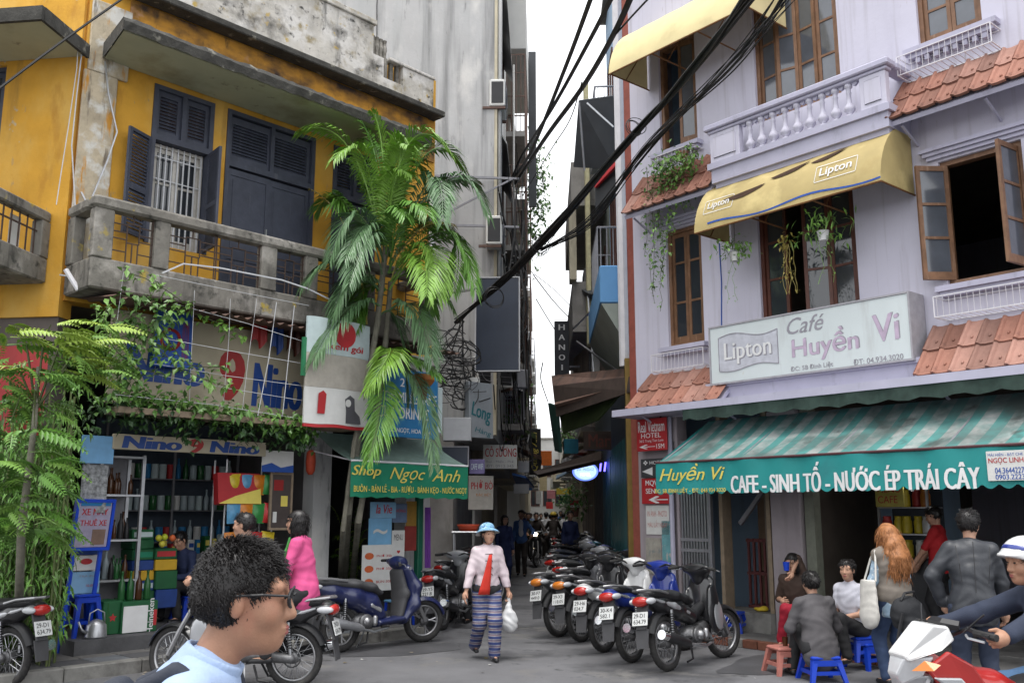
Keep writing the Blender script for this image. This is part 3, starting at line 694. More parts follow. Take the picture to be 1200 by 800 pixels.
# ---------------------------------------------------------------- white sign box
x0, _ = hR(833, 418, .38); x1, _ = hR(1066, 382, .38); zb = (hR(835, 450, .38)[1]+hR(1066, 420, .38)[1])/2; zt = (hR(833, 385, .38)[1]+hR(1056, 345, .38)[1])/2
mat['sign_w'] = M('faded_white_sign', (.60, .655, .665), .5, var=.05, scale=1.5, stains=[((.42, .30, .14), 3, .72, .8, (1, 1, 1)), ((.46, .48, .48), 1.6, .58, .8, (3, 3, .5))])
s, W_, H_ = board('cafe_sign', 'faded white Café Huyền Vi sign box with Lipton logo below the middle window', 'sign', FR, x0, x1, zb, zt, .38, .34, mat['sign_w'], frame=(M('sign_edge', (.36, .35, .38), .5), .022))
mat['letter_lilac'] = M('faded_pink_letter', (.50, .40, .52), .6, var=.2); mat['letter_grey'] = M('grey_letter', (.30, .29, .33), .6, var=.2)
lettering('Café', W_*.43, W_*.62, H_*.66, H_*.93, mat['letter_grey'], s, bold=.008, shear=.35, slope=0)
lettering('Huyền', W_*.45, W_*.775, H_*.17, H_*.66, mat['letter_lilac'], s, bold=.02); lettering('Huyền', W_*.455, W_*.78, H_*.18, H_*.67, mat['letter_grey'], s, y=-.002, bold=-.005)
lettering('Vi', W_*.84, W_*.955, H_*.32, H_*.74, mat['letter_lilac'], s, bold=.02); lettering('Vi', W_*.845, W_*.96, H_*.33, H_*.75, mat['letter_grey'], s, y=-.002, bold=-.005)
lettering('ĐC: 5B Đinh Liệt', W_*.44, W_*.65, H_*.02, H_*.12, mat['letter_grey'], s, bold=.01)
lettering('ĐT: 04.934.3020', W_*.745, W_*.965, H_*.01, H_*.1, mat['letter_grey'], s, bold=.01)
lg = MB(); n = 16
up = [(W_*(.05+.33*i/n), H_*(.80+.05*math.sin(PI*2*(i/n)))) for i in range(n+1)]; dn = [(W_*(.05+.33*i/n), H_*(.22-.04*math.sin(PI*2*(i/n+.05)))) for i in range(n+1)]
lg.grid([[(x, -.003, z) for x, z in up], [(x, -.003, z) for x, z in dn]]); lg.build('logo_field', M('logo_field', (.52, .53, .59), .5), s)
ol = MB()
for line in (up, dn, [up[0], dn[0]], [up[-1], dn[-1]]): ol.tube([(x, -.004, z) for x, z in line], .007, 4)
ol.build('logo_outline', mat['letter_grey'], s)
lettering('Lipton', W_*.085, W_*.35, H_*.28, H_*.68, mat['letter_grey'], s, y=-.006, bold=.03); lettering('Lipton', W_*.08, W_*.345, H_*.295, H_*.695, mat['white'], s, y=-.009, bold=.015)

# ---------------------------------------------------------------- striped street awning
wB = 1.15
xL = hR(770, 560, wB)[0]; zF = (hR(785, 546, wB)[1]+hR(1195, 517, wB)[1])/2; zV = (hR(780, 580, wB)[1]+hR(1195, 570, wB)[1])/2; XR = 5.2
ga = thing('street_awning', 'green and white striped cafe awning with teal lettered valance', 'awning', FR.W(xL, 0, 0), FR.rz)
print('awning', xL, zF, zV)
mat['awn_g'] = Mstripe('teal_white_stripes', (.075, .265, .25), (.36, .37, .36), .30, 0, .46, stains=[((.07, .09, .085), 1.3, .44, .70), ((.05, .055, .05), 3.5, .58, .75)])
rows = []
for i in range(53):
    x = XR*i/52; row = []
    for k in range(9):
        t = k/8; row.append((x, -.01-wB*t, 2.94+(zF-2.94)*t-.05*math.sin(PI*t)*(1+.3*math.sin(i*.9))))
    rows.append(row)
b = MB(); b.grid(rows); b.grid([[(p[0], p[1], p[2]-.006) for p in r] for r in rows]); b.build('canopy', mat['awn_g'], ga, smooth=True)
mat['valance'] = M('teal_valance', (.015, .24, .235), .6, var=.12, scale=2, stains=[((.02, .16, .17), 2, .55, .8)])
nz = 220; pts = []
rowsV = [[], []]
def vfold(x): return .012*math.sin(x*5)+.008*math.sin(x*13+1)
for i in range(nz+1):
    x = XR*i/nz; y = -wB-.012-vfold(x); sc = abs(math.sin(PI*x/.165))
    rowsV[0].append((x, y, zF)); rowsV[1].append((x, y-.01, zV+.045-.05*sc))
b = MB(); b.grid(rowsV); b.grid([[(p[0], p[1]+.006, p[2]) for p in r] for r in rowsV]); b.build('valance', mat['valance'], ga)
b = MB(); b.tube([(0, -wB-.015, zF+.012), (XR, -wB-.015, zF+.012)], .016, 6); b.build('front_bar', M('maroon_bar', (.08, .03, .035), .6), ga)
b = MB()
for x in (.02, 1.3, 2.6, 3.9, 5.1): b.tube([(x, -.02, 2.5), (x, -wB, zF-.01)], .013, 5); b.tube([(x, -.02, 2.88), (x, -wB, zF-.02)], .013, 5)
b.build('awning_arm', mat['grey_metal'], ga)
e = MB(); e.add([(0, -.01, 2.93), (0, -wB, zF), (0, -wB, zV+.06), (0, -.3, zV+.45)], [(0, 1, 2, 3)]); e.build('end_cloth', mat['valance'], ga)
def val_text(s, xp0, xp1, yt, yb, m, **k):
    a = hR(xp0, 560, wB)[0]-xL; c = hR(xp1, 560, wB)[0]-xL; zt_ = (hR(xp0, yt[0], wB)[1]+hR(xp1, yt[1], wB)[1])/2; zb_ = (hR(xp0, yb[0], wB)[1]+hR(xp1, yb[1], wB)[1])/2
    co, fs = text_mesh(s, k.get('bold', 0), k.get('shear', 0)); lo, hi = co.min(0), co.max(0); n = (co-lo)/np.maximum(hi-lo, 1e-6)
    me = bpy.data.meshes.new('lettering'); vs = []
    for p, q in zip(n, co):
        x = a+(c-a)*p[0]; vs.append((x, -wB-.022-vfold(x)-.008-q[2], zb_+(zt_-zb_)*p[1]))
    me.from_pydata(vs, [], fs); me.update(); link('lettering', me, m, ga)
val_text('Huyền Vi', 775, 851, (545, 541), (568, 566), mat['gold'], bold=.012, shear=.35)
val_text('ĐC: 5B ĐINH LIỆT - ĐT: 043 934 3020', 769, 851, (572, 569), (579, 577), mat['gold'], bold=.012)
val_text('CAFE - SINH TỐ - NƯỚC ÉP TRÁI CÂY', 857, 1151, (548, 529), (579, 571), mat['white'], bold=.05)
# rental notice pinned to the valance
nx0 = hR(1159, 545, wB)[0]; nx1 = hR(1205, 545, wB)[0]; nz0 = hR(1180, 563, wB)[1]; nz1 = hR(1180, 528, wB)[1]
s, W_, H_ = board('rental_notice', 'white notice with red and blue lettering pinned to the right of the teal valance', 'sign', FR, nx0, nx1, nz0, nz1, wB+.05, .008, mat['paper'], bev=.002)
lettering('MÁI HIÊN - BẠT CHE', W_*.05, W_*.95, H_*.8, H_*.94, mat['blue'], s, y=-.003); lettering('NGỌC LINH', W_*.05, W_*.95, H_*.55, H_*.78, mat['red'], s, y=-.003, bold=.02)
lettering('04.3644227', W_*.2, W_*.95, H_*.24, H_*.44, mat['blue'], s, y=-.003, bold=.02); lettering('0903.2223', W_*.2, W_*.95, H_*.04, H_*.21, mat['blue'], s, y=-.003, bold=.02)

# ---------------------------------------------------------------- ground storey of the cafe
# folding grille gate
gx0, gx1 = hR(792, 640)[0], hR(834, 640)[0]
gate = thing('folding_gate', 'closed grey metal lattice gate between the posters and the dark doorway', 'gate', FR.W(gx0, -.0, .09), FR.rz)
b = MB(); Lg = gx1-gx0
for x in (0, Lg-.04): b.box(x, x+.04, 0, .06, 0, 2.6)
for z in (.05, 1.0, 1.15, 2.5): b.box(.04, Lg-.04, .012, .05, z, z+.045)
b.build('gate_frame', mat['grey_metal'], gate)
ba = MB().box(0, .028, 0, .02, 0, 2.4).mesh('bar')
for i in range(11): link('bar', ba, mat['steel'], gate, (.05+i*(Lg-.1)/10.6, .02, .1))
MB().box(.04, Lg-.04, .065, .075, 0, 2.6).build('backing_sheet', mat['grey_metal'], gate)
# timber-lined store with a leaning board
b = MB(); 
b.box(1.5, 1.56, .0, .2, .34, 3.0); b.box(2.28, 2.34, .0, .2, .34, 3.0); b.build('door_frame', mat['wood_pale'], RB)
MB().box(1.5, 2.34, .9, .95, .34, 3.0).build('store_back', M('brown_board', (.13, .085, .055), .8, var=.3, scale=3), RB)
pl = thing('timber_prop', 'grey timber prop leaning diagonally across the dark doorway', 'timber', FR.W(1.6, .15, .34), FR.rz)
MB().box(-.03, .03, 0, .05, 0, 1.5, Matrix.Translation((0.05, .1, 1.15)) @ Matrix.Rotation(RAD(42), 4, 'Y')).build('plank', mat['grey_metal'], pl)
cr = thing('stacked_rack', 'dark red slatted rack standing in the doorway behind the motorbikes', 'rack', FR.W(1.6, .45, .34), FR.rz)
b = MB()
for z in (0, .45, .9): b.box(0, .6, 0, .35, z, z+.04)
b.build('shelf', M('dark_red_rack', (.11, .03, .03), .7), cr)
b = MB()
for i in range(7): b.box(.02+i*.09, .05+i*.09, 0, .03, .05, .95)
b.build('slat', M('dark_red_rack', (.1, .03, .03), .7), cr)
# posters on the pier
def poster(label, xp0, xp1, yt, yb, m, w=.012, lines=(), name='poster', cat='poster', frame=None, fr=FR):
    x0, _ = fr.hit(xp0, (yt+yb)/2, w); x1, _ = fr.hit(xp1, (yt+yb)/2, w); z0 = fr.hit((xp0+xp1)/2, yb, w)[1]; z1 = fr.hit((xp0+xp1)/2, yt, w)[1]
    s, W_, H_ = board(name, label, cat, fr, x0, x1, z0, z1, w, .008, m, bev=.002, frame=frame)
    for ln in lines: lettering(ln[0], W_*ln[1], W_*ln[2], H_*ln[3], H_*ln[4], ln[5], s, y=-.003, **(ln[6] if len(ln) > 6 else {}))
    return s, W_, H_
poster('white price poster with pale red lines taped on the pier', 757, 784, 592, 626, mat['paper'], lines=[('IN ẢNH - PHOTO', .08, .92, .62, .88, M('pale_red', (.5, .2, .18), .7)), ('MÀU LẤY NGAY', .08, .92, .25, .5, MATS['pale_red'])])
poster('torn grey flyer on the lower pier beside the gate', 757, 775, 630, 672, M('old_paper', (.34, .32, .28), .9, var=.3, scale=6, stains=[((.2, .22, .22), 8, .55, .65)]))
poster('turquoise peeling panel on the pier beside the gate', 776, 790, 610, 680, M('peeling_turquoise', (.14, .33, .36), .8, var=.3, scale=6, stains=[((.4, .38, .36), 7, .56, .62)]))
poster('red and white arrow plate half hidden by the valance corner', 752, 784, 560, 590, mat['red'], w=.05, lines=[('MQV', .15, .6, .68, .92, mat['white'], dict(bold=.02)), ('SEN', .15, .5, .4, .6, mat['white'], dict(bold=.02)), ('←', .25, .95, .02, .3, mat['white'], dict(bold=.05))], name='arrow_sign', cat='sign')
poster('dark grey plate with white arrowhead below the red hotel sign', 751, 782, 537, 559, M('dark_plate', (.05, .05, .055), .6), w=.07, lines=[('◀', .05, .45, .1, .55, mat['white']), ('❖ HOTEL', .1, .9, .66, .92, mat['white'])], name='arrow_sign', cat='sign')
# red hotel sign hung from brackets
x0, _ = hR(746, 512, .18); x1, _ = hR(781, 508, .18); z0 = hR(763, 528, .18)[1]; z1 = hR(763, 490, .18)[1]
s, W_, H_ = board('hotel_sign', 'small red Real Vietnam Hotel sign with left arrow under the tiled hood', 'sign', FR, x0, x1, z0, z1, .18, .03, mat['red'])
lettering('Real Vietnam', W_*.06, W_*.94, H_*.58, H_*.92, mat['white'], s, bold=.01); lettering('HOTEL', W_*.16, W_*.82, H_*.4, H_*.55, mat['white'], s, bold=.01)
lettering('36/2 Trang Tien Lane', W_*.1, W_*.9, H_*.25, H_*.35, mat['white'], s); lettering('←', W_*.08, W_*.62, H_*.06, H_*.2, mat['white'], s, bold=.03); lettering('15M', W_*.66, W_*.92, H_*.06, H_*.2, mat['white'], s, bold=.01)
MB().tube([(W_*.3, .0, H_), (W_*.3, .16, H_+.1)], .01, 5).tube([(W_*.8, .0, H_), (W_*.8, .16, H_+.1)], .01, 5).build('bracket', mat['black_metal'], s)
# drainpipe
pp = thing('drainpipe', 'pale grey drainpipe down the pier beside the hotel sign', 'pipe', FR.W(.7, -.07, 0), FR.rz)
MB().tube([(0, 0, .1), (0, 0, 3.05)], .035, 8).build('pipe', mat['lilac_trim'], pp, smooth='auto')
# ================================================================ YELLOW CORNER BUILDING (left)
YB = thing('yellow_building', 'weathered yellow corner house with dark shutters, concrete balcony and mossy parapet', 'building', FL.o, FL.rz)
hL = FL.hit; XC = -5.80
def px_rect(x0p, x1p, yt, yb, w=0.): return rect(FL, x0p, x1p, yt, yb, w=w)
wx0, wx1 = hL(176, 170)[0], hL(247, 200)[0]; d0, d1 = hL(263, 200)[0], hL(367, 230)[0]; e0, e1 = hL(389, 230)[0], hL(440, 230)[0]
ZF = 4.45; ZW = 7.13
Lh = [(wx0, wx1, 5.0, ZW), (d0, d1, ZF+.02, ZW), (e0, e1, ZF+.02, ZW)]
b = holed_wall(XC, 0, 4.1, 8.9, Lh, .25)
b.box(-.25, 0, .25, 3.0, 4.1, 8.9); b.box(-5.6, -.25, 4.2, 4.4, 0, 8.9)
b.build('wall', mat['yellow'], YB)
b = MB(); b.box(-5.6, -.25, .25, 4.2, 4.1, 4.3); b.box(-5.6, -.25, .25, 4.2, 7.6, 7.8); b.box(-5.62, -5.6, .3, 4.2, 0.1, 4.1); b.box(-2.42, -2.3, .25, 4.2, 4.3, 7.6); b.box(-3.98, -3.9, .25, 4.2, 4.3, 7.6)
b.build('interior_floor', mat['room'], YB)
MB().box(XC+.1, -.05, .3, 4.3, 8.6, 8.75).build('roof', mat['old_concrete'], YB)
# stained band between hood and cornice, corner pilaster, ground-storey piers
b = MB(); b.bbox(XC-.02, XC+.40, -.045, -.003, 4.3, 7.0, .01); b.bbox(XC+.02, XC+.52, -.05, -.003, 7.0, 7.95, .01); b.build('peeled_pilaster', mat['peeled'], YB)
b = MB(); b.box(-.5, 0, -.01, .25, .28, 4.1); b.box(-2.2, -1.9, .0, .25, .28, 4.1); b.build('ground_pier', mat['grey_wall'], YB)
MB().box(-5.6, -.25, -.55, 4.2, -.0, .28).build('shop_plinth', mat['slab2'], YB)
# hood over the openings
hx0, hz = hL(145, 37, .9); 
b = MB(); b.add([(hx0, -.9, 7.2), (-.9, -.9, 7.2), (-.9, -.03, 7.2), (hx0+.15, -.03, 7.2), (hx0, -.9, 7.23), (-.9, -.9, 7.23), (-.9, -.03, 7.23), (hx0+.15, -.03, 7.23)], [(0, 3, 2, 1), (4, 5, 6, 7), (0, 1, 5, 4), (1, 2, 6, 5), (0, 4, 7, 3)])
hood = b.build('concrete_hood', mat['soffit'], YB)
rn = random.Random(5); b = MB(); n = 60
top = [[(hx0-.03+(-.9-hx0)*i/n, -.95, 7.19+rn.uniform(-.012, .012)) for i in range(n+1)], [(hx0-.03+(-.9-hx0)*i/n, -.97+rn.uniform(-.01, .01), 7.3) for i in range(n+1)], [(hx0-.03+(-.9-hx0)*i/n, -.93, 7.36+rn.uniform(-.015, .02)) for i in range(n+1)], [(hx0+.12+(-1.05-hx0)*i/n, -.06, 7.40) for i in range(n+1)]]
b.grid(top); b.grid([[(hx0-.03, -.95, 7.19), (hx0-.03, -.95, 7.36)], [(hx0+.12, -.06, 7.19), (hx0+.12, -.06, 7.40)]]); b.build('hood_edge', mat['edge_black'], hood)
# cornice ledge and parapet
cw = .3; cz = hL(380, 75, cw)[1]; print('cornice', cz, hL(520, 150, cw))
cx1 = hL(522, 150, cw)[0]
b = MB(); b.bbox(XC+.3, cx1, -cw, -.03, cz-.05, cz+.05, .015); b.box(cx1-.12, cx1, -.03, 1.2, cz-.05, cz+.05)
b.build('cornice', mat['edge_black'], YB)
MB().box(XC+.5, -.04, -.03, -.002, 7.41, cz-.055).build('stained_band', mat['yellow_band'], YB)
pw = .2; ps = hL(438, 40, pw)[0]; pz1 = hL(438, 30, pw)[1]; pz2 = hL(440, 64, pw)[1]; pe = hL(508, 110, pw)[0]; pz3 = hL(504, 88, pw)[1]; pz0 = hL(380, 0, pw)[1]
print('parapet', ps, pz1, pz2, pe, pz3, pz0)
vents = [(ps+.22, ps+.62, cz+.25, cz+.62)]
b = MB(); b.box(XC+.4, ps, -pw, -.05, cz+.062, pz1)
b2 = holed_wall(ps+.003, pe, cz+.062, pz2, vents, .22, None, -pw); b.add(b2.v, b2.f)
b.bbox(XC+.4, ps+.04, -pw-.04, 0, pz1+.002, pz1+.09, .01); b.bbox(ps+.32, pe+.02, -pw-.03, -.05, pz2+.002, pz2+.05, .01)
b.box(pe-.2, pe-.002, -.05, 1.4, cz+.07, pz2)
par = b.build('parapet', mat['parapet'], YB)
b = MB()
for i in range(4): b.lathe([(.045, 0), (.03, .1), (.045, .2), (.03, .3), (.04, pz1-pz2-.12)], 8, Matrix.Translation((ps+.06+i*.08, -pw+.1, pz2+.0)))
for i in range(3): b.box(ps+.27+i*.12, ps+.33+i*.12, -pw+.05, -pw+.1, cz+.25, cz+.62)
b.build('baluster', mat['old_concrete'], par)
# shutters, doors
def louvre_leaf(name, parent, x, z, w_, h_, rot=0., m='navy_wood', parts=((.03, .42, 1), (.47, .97, 1)), y=.03, s=1):
    """leaf hinged at x; s=1 extends to the right; parts: (from, to, louvred?)"""
    X = lambda a: a if s > 0 else -a
    b = MB(); q = .05
    def bar(u0, u1, v0, v1, y0=0, y1=.035):
        b.box(min(X(u0), X(u1)), max(X(u0), X(u1)), y0, y1, v0, v1)
    bar(0, q, 0, h_); bar(w_-q, w_, 0, h_)
    edges = sorted({0., 1., *[p[0] for p in parts], *[p[1] for p in parts]}); cov = [(p[0]*h_, p[1]*h_) for p in parts]
    prev = 0
    for a, c in cov: bar(q, w_-q, prev, a); prev = c
    bar(q, w_-q, prev, h_)
    leaf = b.build(name, mat[m], parent, loc=(x, y, z), rot=(0, 0, rot))
    lb = MB()
    for (a, c), p in zip(cov, parts):
        if p[2]:
            k = max(3, int((c-a)/.045))
            for i in range(k):
                zz = a+(c-a)*(i+.5)/k; u0, u1 = sorted((X(q), X(w_-q)))
                lb.add([(u0, .004, zz-.022), (u1, .004, zz-.022), (u1, .03, zz+.022), (u0, .03, zz+.022), (u0, .01, zz-.024), (u1, .01, zz-.024), (u1, .034, zz+.018), (u0, .034, zz+.018)], [(0, 1, 2, 3), (7, 6, 5, 4), (0, 4, 5, 1)])
        else:
            u0, u1 = sorted((X(q), X(w_-q))); lb.box(u0, u1, .012, .024, a, c); lb.bbox(u0+.04, u1-.04, .004, .0119, a+.05, c-.05, .003)
    lb.build('louvre' if any(p[2] for p in parts) else 'door_panel', mat[m], parent, loc=(x, y, z), rot=(0, 0, rot)) if parent.parent else None
    return leaf
def opening_frame(name, x0, x1, z0, z1, zt):
    b = MB(); q = .06
    b.box(x0, x0+q, -.02, .12, z0, z1); b.box(x1-q, x1, -.02, .12, z0, z1); b.box(x0+q, x1-q, -.02, .12, z1-q, z1); b.box(x0+q, x1-q, -.02, .12, zt-.04, zt+.04); b.box((x0+x1)/2-.03, (x0+x1)/2+.03, -.018, .11, zt+.04, z1-q)
    return b.build(name, mat['navy_wood'], YB)
zt = 6.42
wf = opening_frame('shutter_window', wx0, wx1, 5.0, ZW, zt); ww = wx1-wx0
for s_, x in ((1, wx0+.06), (1, (wx0+wx1)/2+.03)): louvre_leaf('transom_louvre', wf, x, zt+.04, ww/2-.09, ZW-zt-.1, parts=((.12, .88, 1),))
louvre_leaf('shutter', wf, wx0+.02, 5.02, ww*.5, zt-5.06, rot=RAD(180-28)+0, y=-.03) if False else louvre_leaf('shutter', wf, wx0+.01, 5.02, ww*.47, zt-5.06, rot=RAD(25), y=-.03, s=-1)
louvre_leaf('shutter', wf, wx1-.03, 5.02, ww*.47, zt-5.06, rot=RAD(82), y=-.02, s=-1)
mat['white_frame'] = M('aged_white_frame', (.48, .46, .42), .6, var=.2)
window(YB, wx0+.07, wx1-.07, 5.0, zt-.05, [(.5, 3, 'l'), (.5, -2, 'r')], y=.10, wm='white_frame', gm='glass', low=[0, .3, .64, 1], fr=.04)
b = MB()
for i in range(9): x = wx0+.1+(ww-.2)*i/8; b.tube([(x, .09, 5.0), (x, .09, zt-.05)], .011, 4)
for z in (5.35, 5.9, 6.2): b.tube([(wx0+.08, .09, z), (wx1-.08, .09, z)], .009, 4)
b.build('window_bar', mat['white_wire'], wf)
MB().grid([[(wx0+.45+.03*i, .19+.02*math.sin(i*1.7), 5.02) for i in range(12)], [(wx0+.45+.03*i, .19+.02*math.sin(i*1.7+.5), 5.85) for i in range(12)]]).build('curtain', M('blue_curtain', (.02, .12, .42), .8, var=.2), wf)
def door(x0, x1):
    f = opening_frame('louvred_door', x0, x1, ZF+.02, ZW, 6.36); n = 2; q = .06; lw = (x1-x0-2*q)/n
    for i in range(n): louvre_leaf('transom_louvre', f, x0+q+i*lw, 6.40, lw-.01, ZW-.06-6.42, parts=((.15, .85, 1),))
    for i in range(n): louvre_leaf('door_leaf', f, x0+q+i*lw, ZF+.03, lw-.006, 6.32-ZF-.05, parts=((.05, .3, 0), (.36, .95, 0)), m='navy_wood', y=.02+.012*i)
    MB().box((x0+x1)/2-.05, (x0+x1)/2-.03, -.015, .02, 5.4, 5.55).build('handle', mat['steel'], f)
door(d0, d1); door(e0, e1)
# balcony
bw = .72; zr = 5.22; zs0, zs1 = 4.14, 4.5
blx0 = hL(112, 240, bw)[0]; blx1 = hL(509, 330, bw)[0]
b = MB(); rn = random.Random(9); n = 40
b.bbox(blx0, blx1, -bw, -.002, zs0, zs1, .02); slab = b.build('balcony', mat['old_concrete'], YB)
b = MB(); b.bbox(blx0-.03, blx1+.03, -bw-.04, -bw+.16, zr-.14, zr, .03); b.bbox(blx0-.03, blx0+.17, -bw+.161, -.01, zr-.14, zr, .03); b.bbox(blx1-.17, blx1+.03, -bw+.161, -.01, zr-.14, zr, .03)
b.build('handrail', mat['old_concrete'], slab)
posts = [(blx0, hL(135, 250, bw)[0]), (hL(183, 260, bw)[0], hL(201, 260, bw)[0]), (hL(256, 280, bw)[0], hL(270, 280, bw)[0]) if False else (hL(307, 300, bw)[0], hL(325, 300, bw)[0]), (hL(358, 310, bw)[0], hL(373, 310, bw)[0]), (hL(428, 330, bw)[0], hL(440, 330, bw)[0]), (hL(497, 340, bw)[0], blx1)]
for a, c in posts: MB().bbox(a, c, -bw-.01, -bw+.13, zs1, zr-.141, .012).build('balcony_post', mat['old_concrete'], slab)
MB().bbox(blx0-.01, blx0+.13, -.18, -.004, zs1, zr-.141, .012).build('balcony_post', mat['old_concrete'], slab)
mat['fret'] = M('rusty_fret_iron', (.07, .045, .035), .7, var=.3)
for i in range(len(posts)-1):
    a, c = posts[i][1], posts[i+1][0]; z0, z1 = zs1, zr-.142; W_ = c-a; H_ = z1-z0
    if i == 1:
        subs = [(a, a+W_*.5), (a+W_*.5, c)]
    else: subs = [(a, c)]
    for (p, q) in subs:
        g = MB(); w_ = q-p; y = -bw+.05; r = .009
        def L2(x0_, z0_, x1_, z1_): g.tube([(p+w_*x0_, y, z0+H_*z0_), (p+w_*x1_, y, z0+H_*z1_)], r, 4)
        x0s, x1s, z0s, z1s = .36, .66, .42, .82
        for A in ((x0s, z0s, x1s, z0s), (x0s, z1s, x1s, z1s), (x0s, z0s, x0s, z1s), (x1s, z0s, x1s, z1s), (0, .78, x0s, .78), (0, .62, x0s, .62), (0, .48, x0s, .48), (x1s, .78, 1, .78), (x1s, .62, 1, .62), (x1s, .48, 1, .48), (.36, z0s, .36, 0), (.5, z0s, .5, 0), (.64, z0s, .64, 0), (0, .22, .36, .22), (.64, .22, 1, .22), (.5, z1s, .5, 1), (0.02, 0, .02, 1), (.98, 0, .98, 1)): L2(*A)
        g.build('fret_grille', mat['fret'], slab)
# corrugated sheet and board under the balcony
b = MB(); N = 160; x0, x1 = hL(125, 340, .8)[0], -.3
b.grid([[(x0+(x1-x0)*i/N, y, 4.12-(.10 if k else 0)+.022*math.sin(i*1.35)) for i in range(N+1)] for k, y in enumerate((-.1, -1.0))]); b.build('corrugated_sheet', mat['rust'], YB)
mat['beige'] = M('beige_sign_board', (.40, .355, .26), .7, var=.14, scale=2, stains=[((.26, .22, .16), 1.5, .55, .8)])
wS = .35
def shopsign(label, xp, yt, yb, th, texts, grp, w, m='beige', slope=0.):
    x0 = hL(xp[0], (yt[0]+yb[0])/2, w)[0]; x1 = hL(xp[1], (yt[1]+yb[1])/2, w)[0]; z0 = (hL(xp[0], yb[0], w)[1]+hL(xp[1], yb[1], w)[1])/2; z1 = (hL(xp[0], yt[0], w)[1]+hL(xp[1], yt[1], w)[1])/2
    s, W_, H_ = board('shop_sign', label, 'sign', FL, x0, x1, z0, z1, w, th, mat[m], group=grp)
    for tx, a, c, e, f_, mm, kw in texts: lettering(tx, W_*a, W_*c, H_*e, H_*f_, mm, s, **kw)
    return s, W_, H_
mat['blue_let'] = M('deep_blue_letter', (.015, .055, .23), .5, var=.1); mat['red_let'] = M('deep_red_letter', (.30, .02, .02), .5, var=.1)
K = dict(bold=.06, shear=.1)
shopsign('large beige sign board with blue Nino letters and a red 9 behind the wire trellis', (128, 357), (366, 392), (478, 486), .05,
    [('Nino', .06, .45, .26, .66, mat['blue_let'], K), ('9', .52, .66, .14, .72, mat['red_let'], dict(bold=.05)), ('Nino', .70, .99, .10, .62, mat['blue_let'], K)], None, wS)
shopsign('low beige strip sign with blue Nino letters over the shop doorway', (133, 312), (506, 520), (523, 537), .05,
    [('Nino', .05, .42, .1, .9, mat['blue_let'], K), ('9', .46, .56, .02, .95, mat['red_let'], dict(bold=.05)), ('Nino', .60, .95, .1, .9, mat['blue_let'], K)], None, .42)
s, W_, H_ = shopsign('blue panel with red circle behind the trellis vines', (183, 226), (334, 342), (428, 434), .03, [('NATION', .72, .9, .1, .6, mat['red_let'], {})], None, wS+.12, m='blue')
MB().torus((W_*.4, -.01, H_*.35), (0, 1, 0), W_*.25, .02, 20, 4).build('ring', mat['red_let'], s)
for lab, a, c, yt, yb, m in (('red cloth hanging high behind the white wires', 296, 316, 352, 402, 'red_let'), ('navy cloth hanging high behind the white wires', 319, 335, 356, 410, 'blue_let'), ('maroon cloth hanging high beside the white banner', 338, 356, 360, 412, 'wood_dark')):
    x0, x1 = hL(a, 380, .5)[0], hL(c, 380, .5)[0]; z0, z1 = hL(a, yb, .5)[1], hL(a, yt, .5)[1]
    t = thing('hanging_cloth', lab, 'cloth', FL.W(x0, -.5, z0), FL.rz); n = 10
    MB().grid([[((x1-x0)*i/n*(.85+.15*k), .03*math.sin(i*1.3+k), (z1-z0)*(1-k)+(.06*math.sin(i*.9) if k else 0)) for i in range(n+1)] for k in (0, .4, 1)]).build('cloth', mat[m], t, smooth=True)
    MB().tube([(0, 0, z1-z0), (0, .1, 4.1-z0)], .005, 3).tube([(x1-x0, 0, z1-z0), (x1-x0, .1, 4.1-z0)], .005, 3).build('string', mat['cable'], t)
# trellis of wires
tw = .98; tr = thing('wire_trellis', 'grid of thin white wires strung below the old balcony', 'trellis', FL.W(0, -tw, 0), FL.rz)
def wire(pts, r=.006, m='white_wire', w=tw):
    P = [hL(*p, w) for p in pts]; MB().tube([(x, tw-w, z) for x, z in P], r, 4).build('wire', mat[m], tr)
for p in ([(324, 354), (315, 420), (302, 487)], [(345, 358), (338, 420), (331, 487)], [(301, 350), (291, 420), (284, 480)], [(270, 350), (268, 400), (262, 470)], [(145, 318), (138, 370), (132, 420)], [(228, 340), (225, 400), (222, 470)]): wire(p, .0055 if p[0][0] in (324, 345) else .003)
for p in ([(182, 322), (260, 338), (362, 358)], [(190, 396), (270, 411), (362, 427)], [(175, 425), (265, 440), (362, 453)], [(180, 438), (268, 455), (360, 470)], [(205, 356), (290, 379), (362, 402)], [(135, 462), (250, 474), (362, 492)]): wire(p, .004)
wire([(190, 320), (215, 309), (258, 314), (330, 328), (360, 338), (395, 355)], .012, w=tw+.05)
# ---------------------------------------------------------------- left flank
YF = thing('yellow_flank', 'left flank of the yellow corner house with its own hood and balcony', 'building', FS.o, FS.rz)
hS = FS.hit
print('flank', hS(50, 11, .9), hS(0, 15, .9), hS(88, 60), hS(43, 245, .1), hS(0, 217, .9), hS(45, 330, .3))
b = holed_wall(-6, .0, 3.9, 9.2, [(-2.6, hS(6, 100)[0], 5.0, 7.1)], .25); b.box(-6, -5.75, .25, 5, 0, 9.2); b.build('wall', mat['yellow'], YF)
MB().box(-6, -.02, .05, .3, 0, 3.9).build('ground_wall', M('grimy_ground_wall', (.13, .11, .10), .9, var=.3, scale=2, bump=.2), YF)
window(YF, -2.6, hS(6, 100)[0], 5.0, 7.1, [(.5, 0, 'l'), (.5, 0, 'r')], wm='navy_wood')
zh = hS(30, 20, .9)[1]; xh = hS(50, 11, .9)[0]
b = MB(); b.bbox(-6, xh, -.9, -.003, zh-.04, zh+.06, .01); hd = b.build('concrete_hood', mat['soffit'], YF)
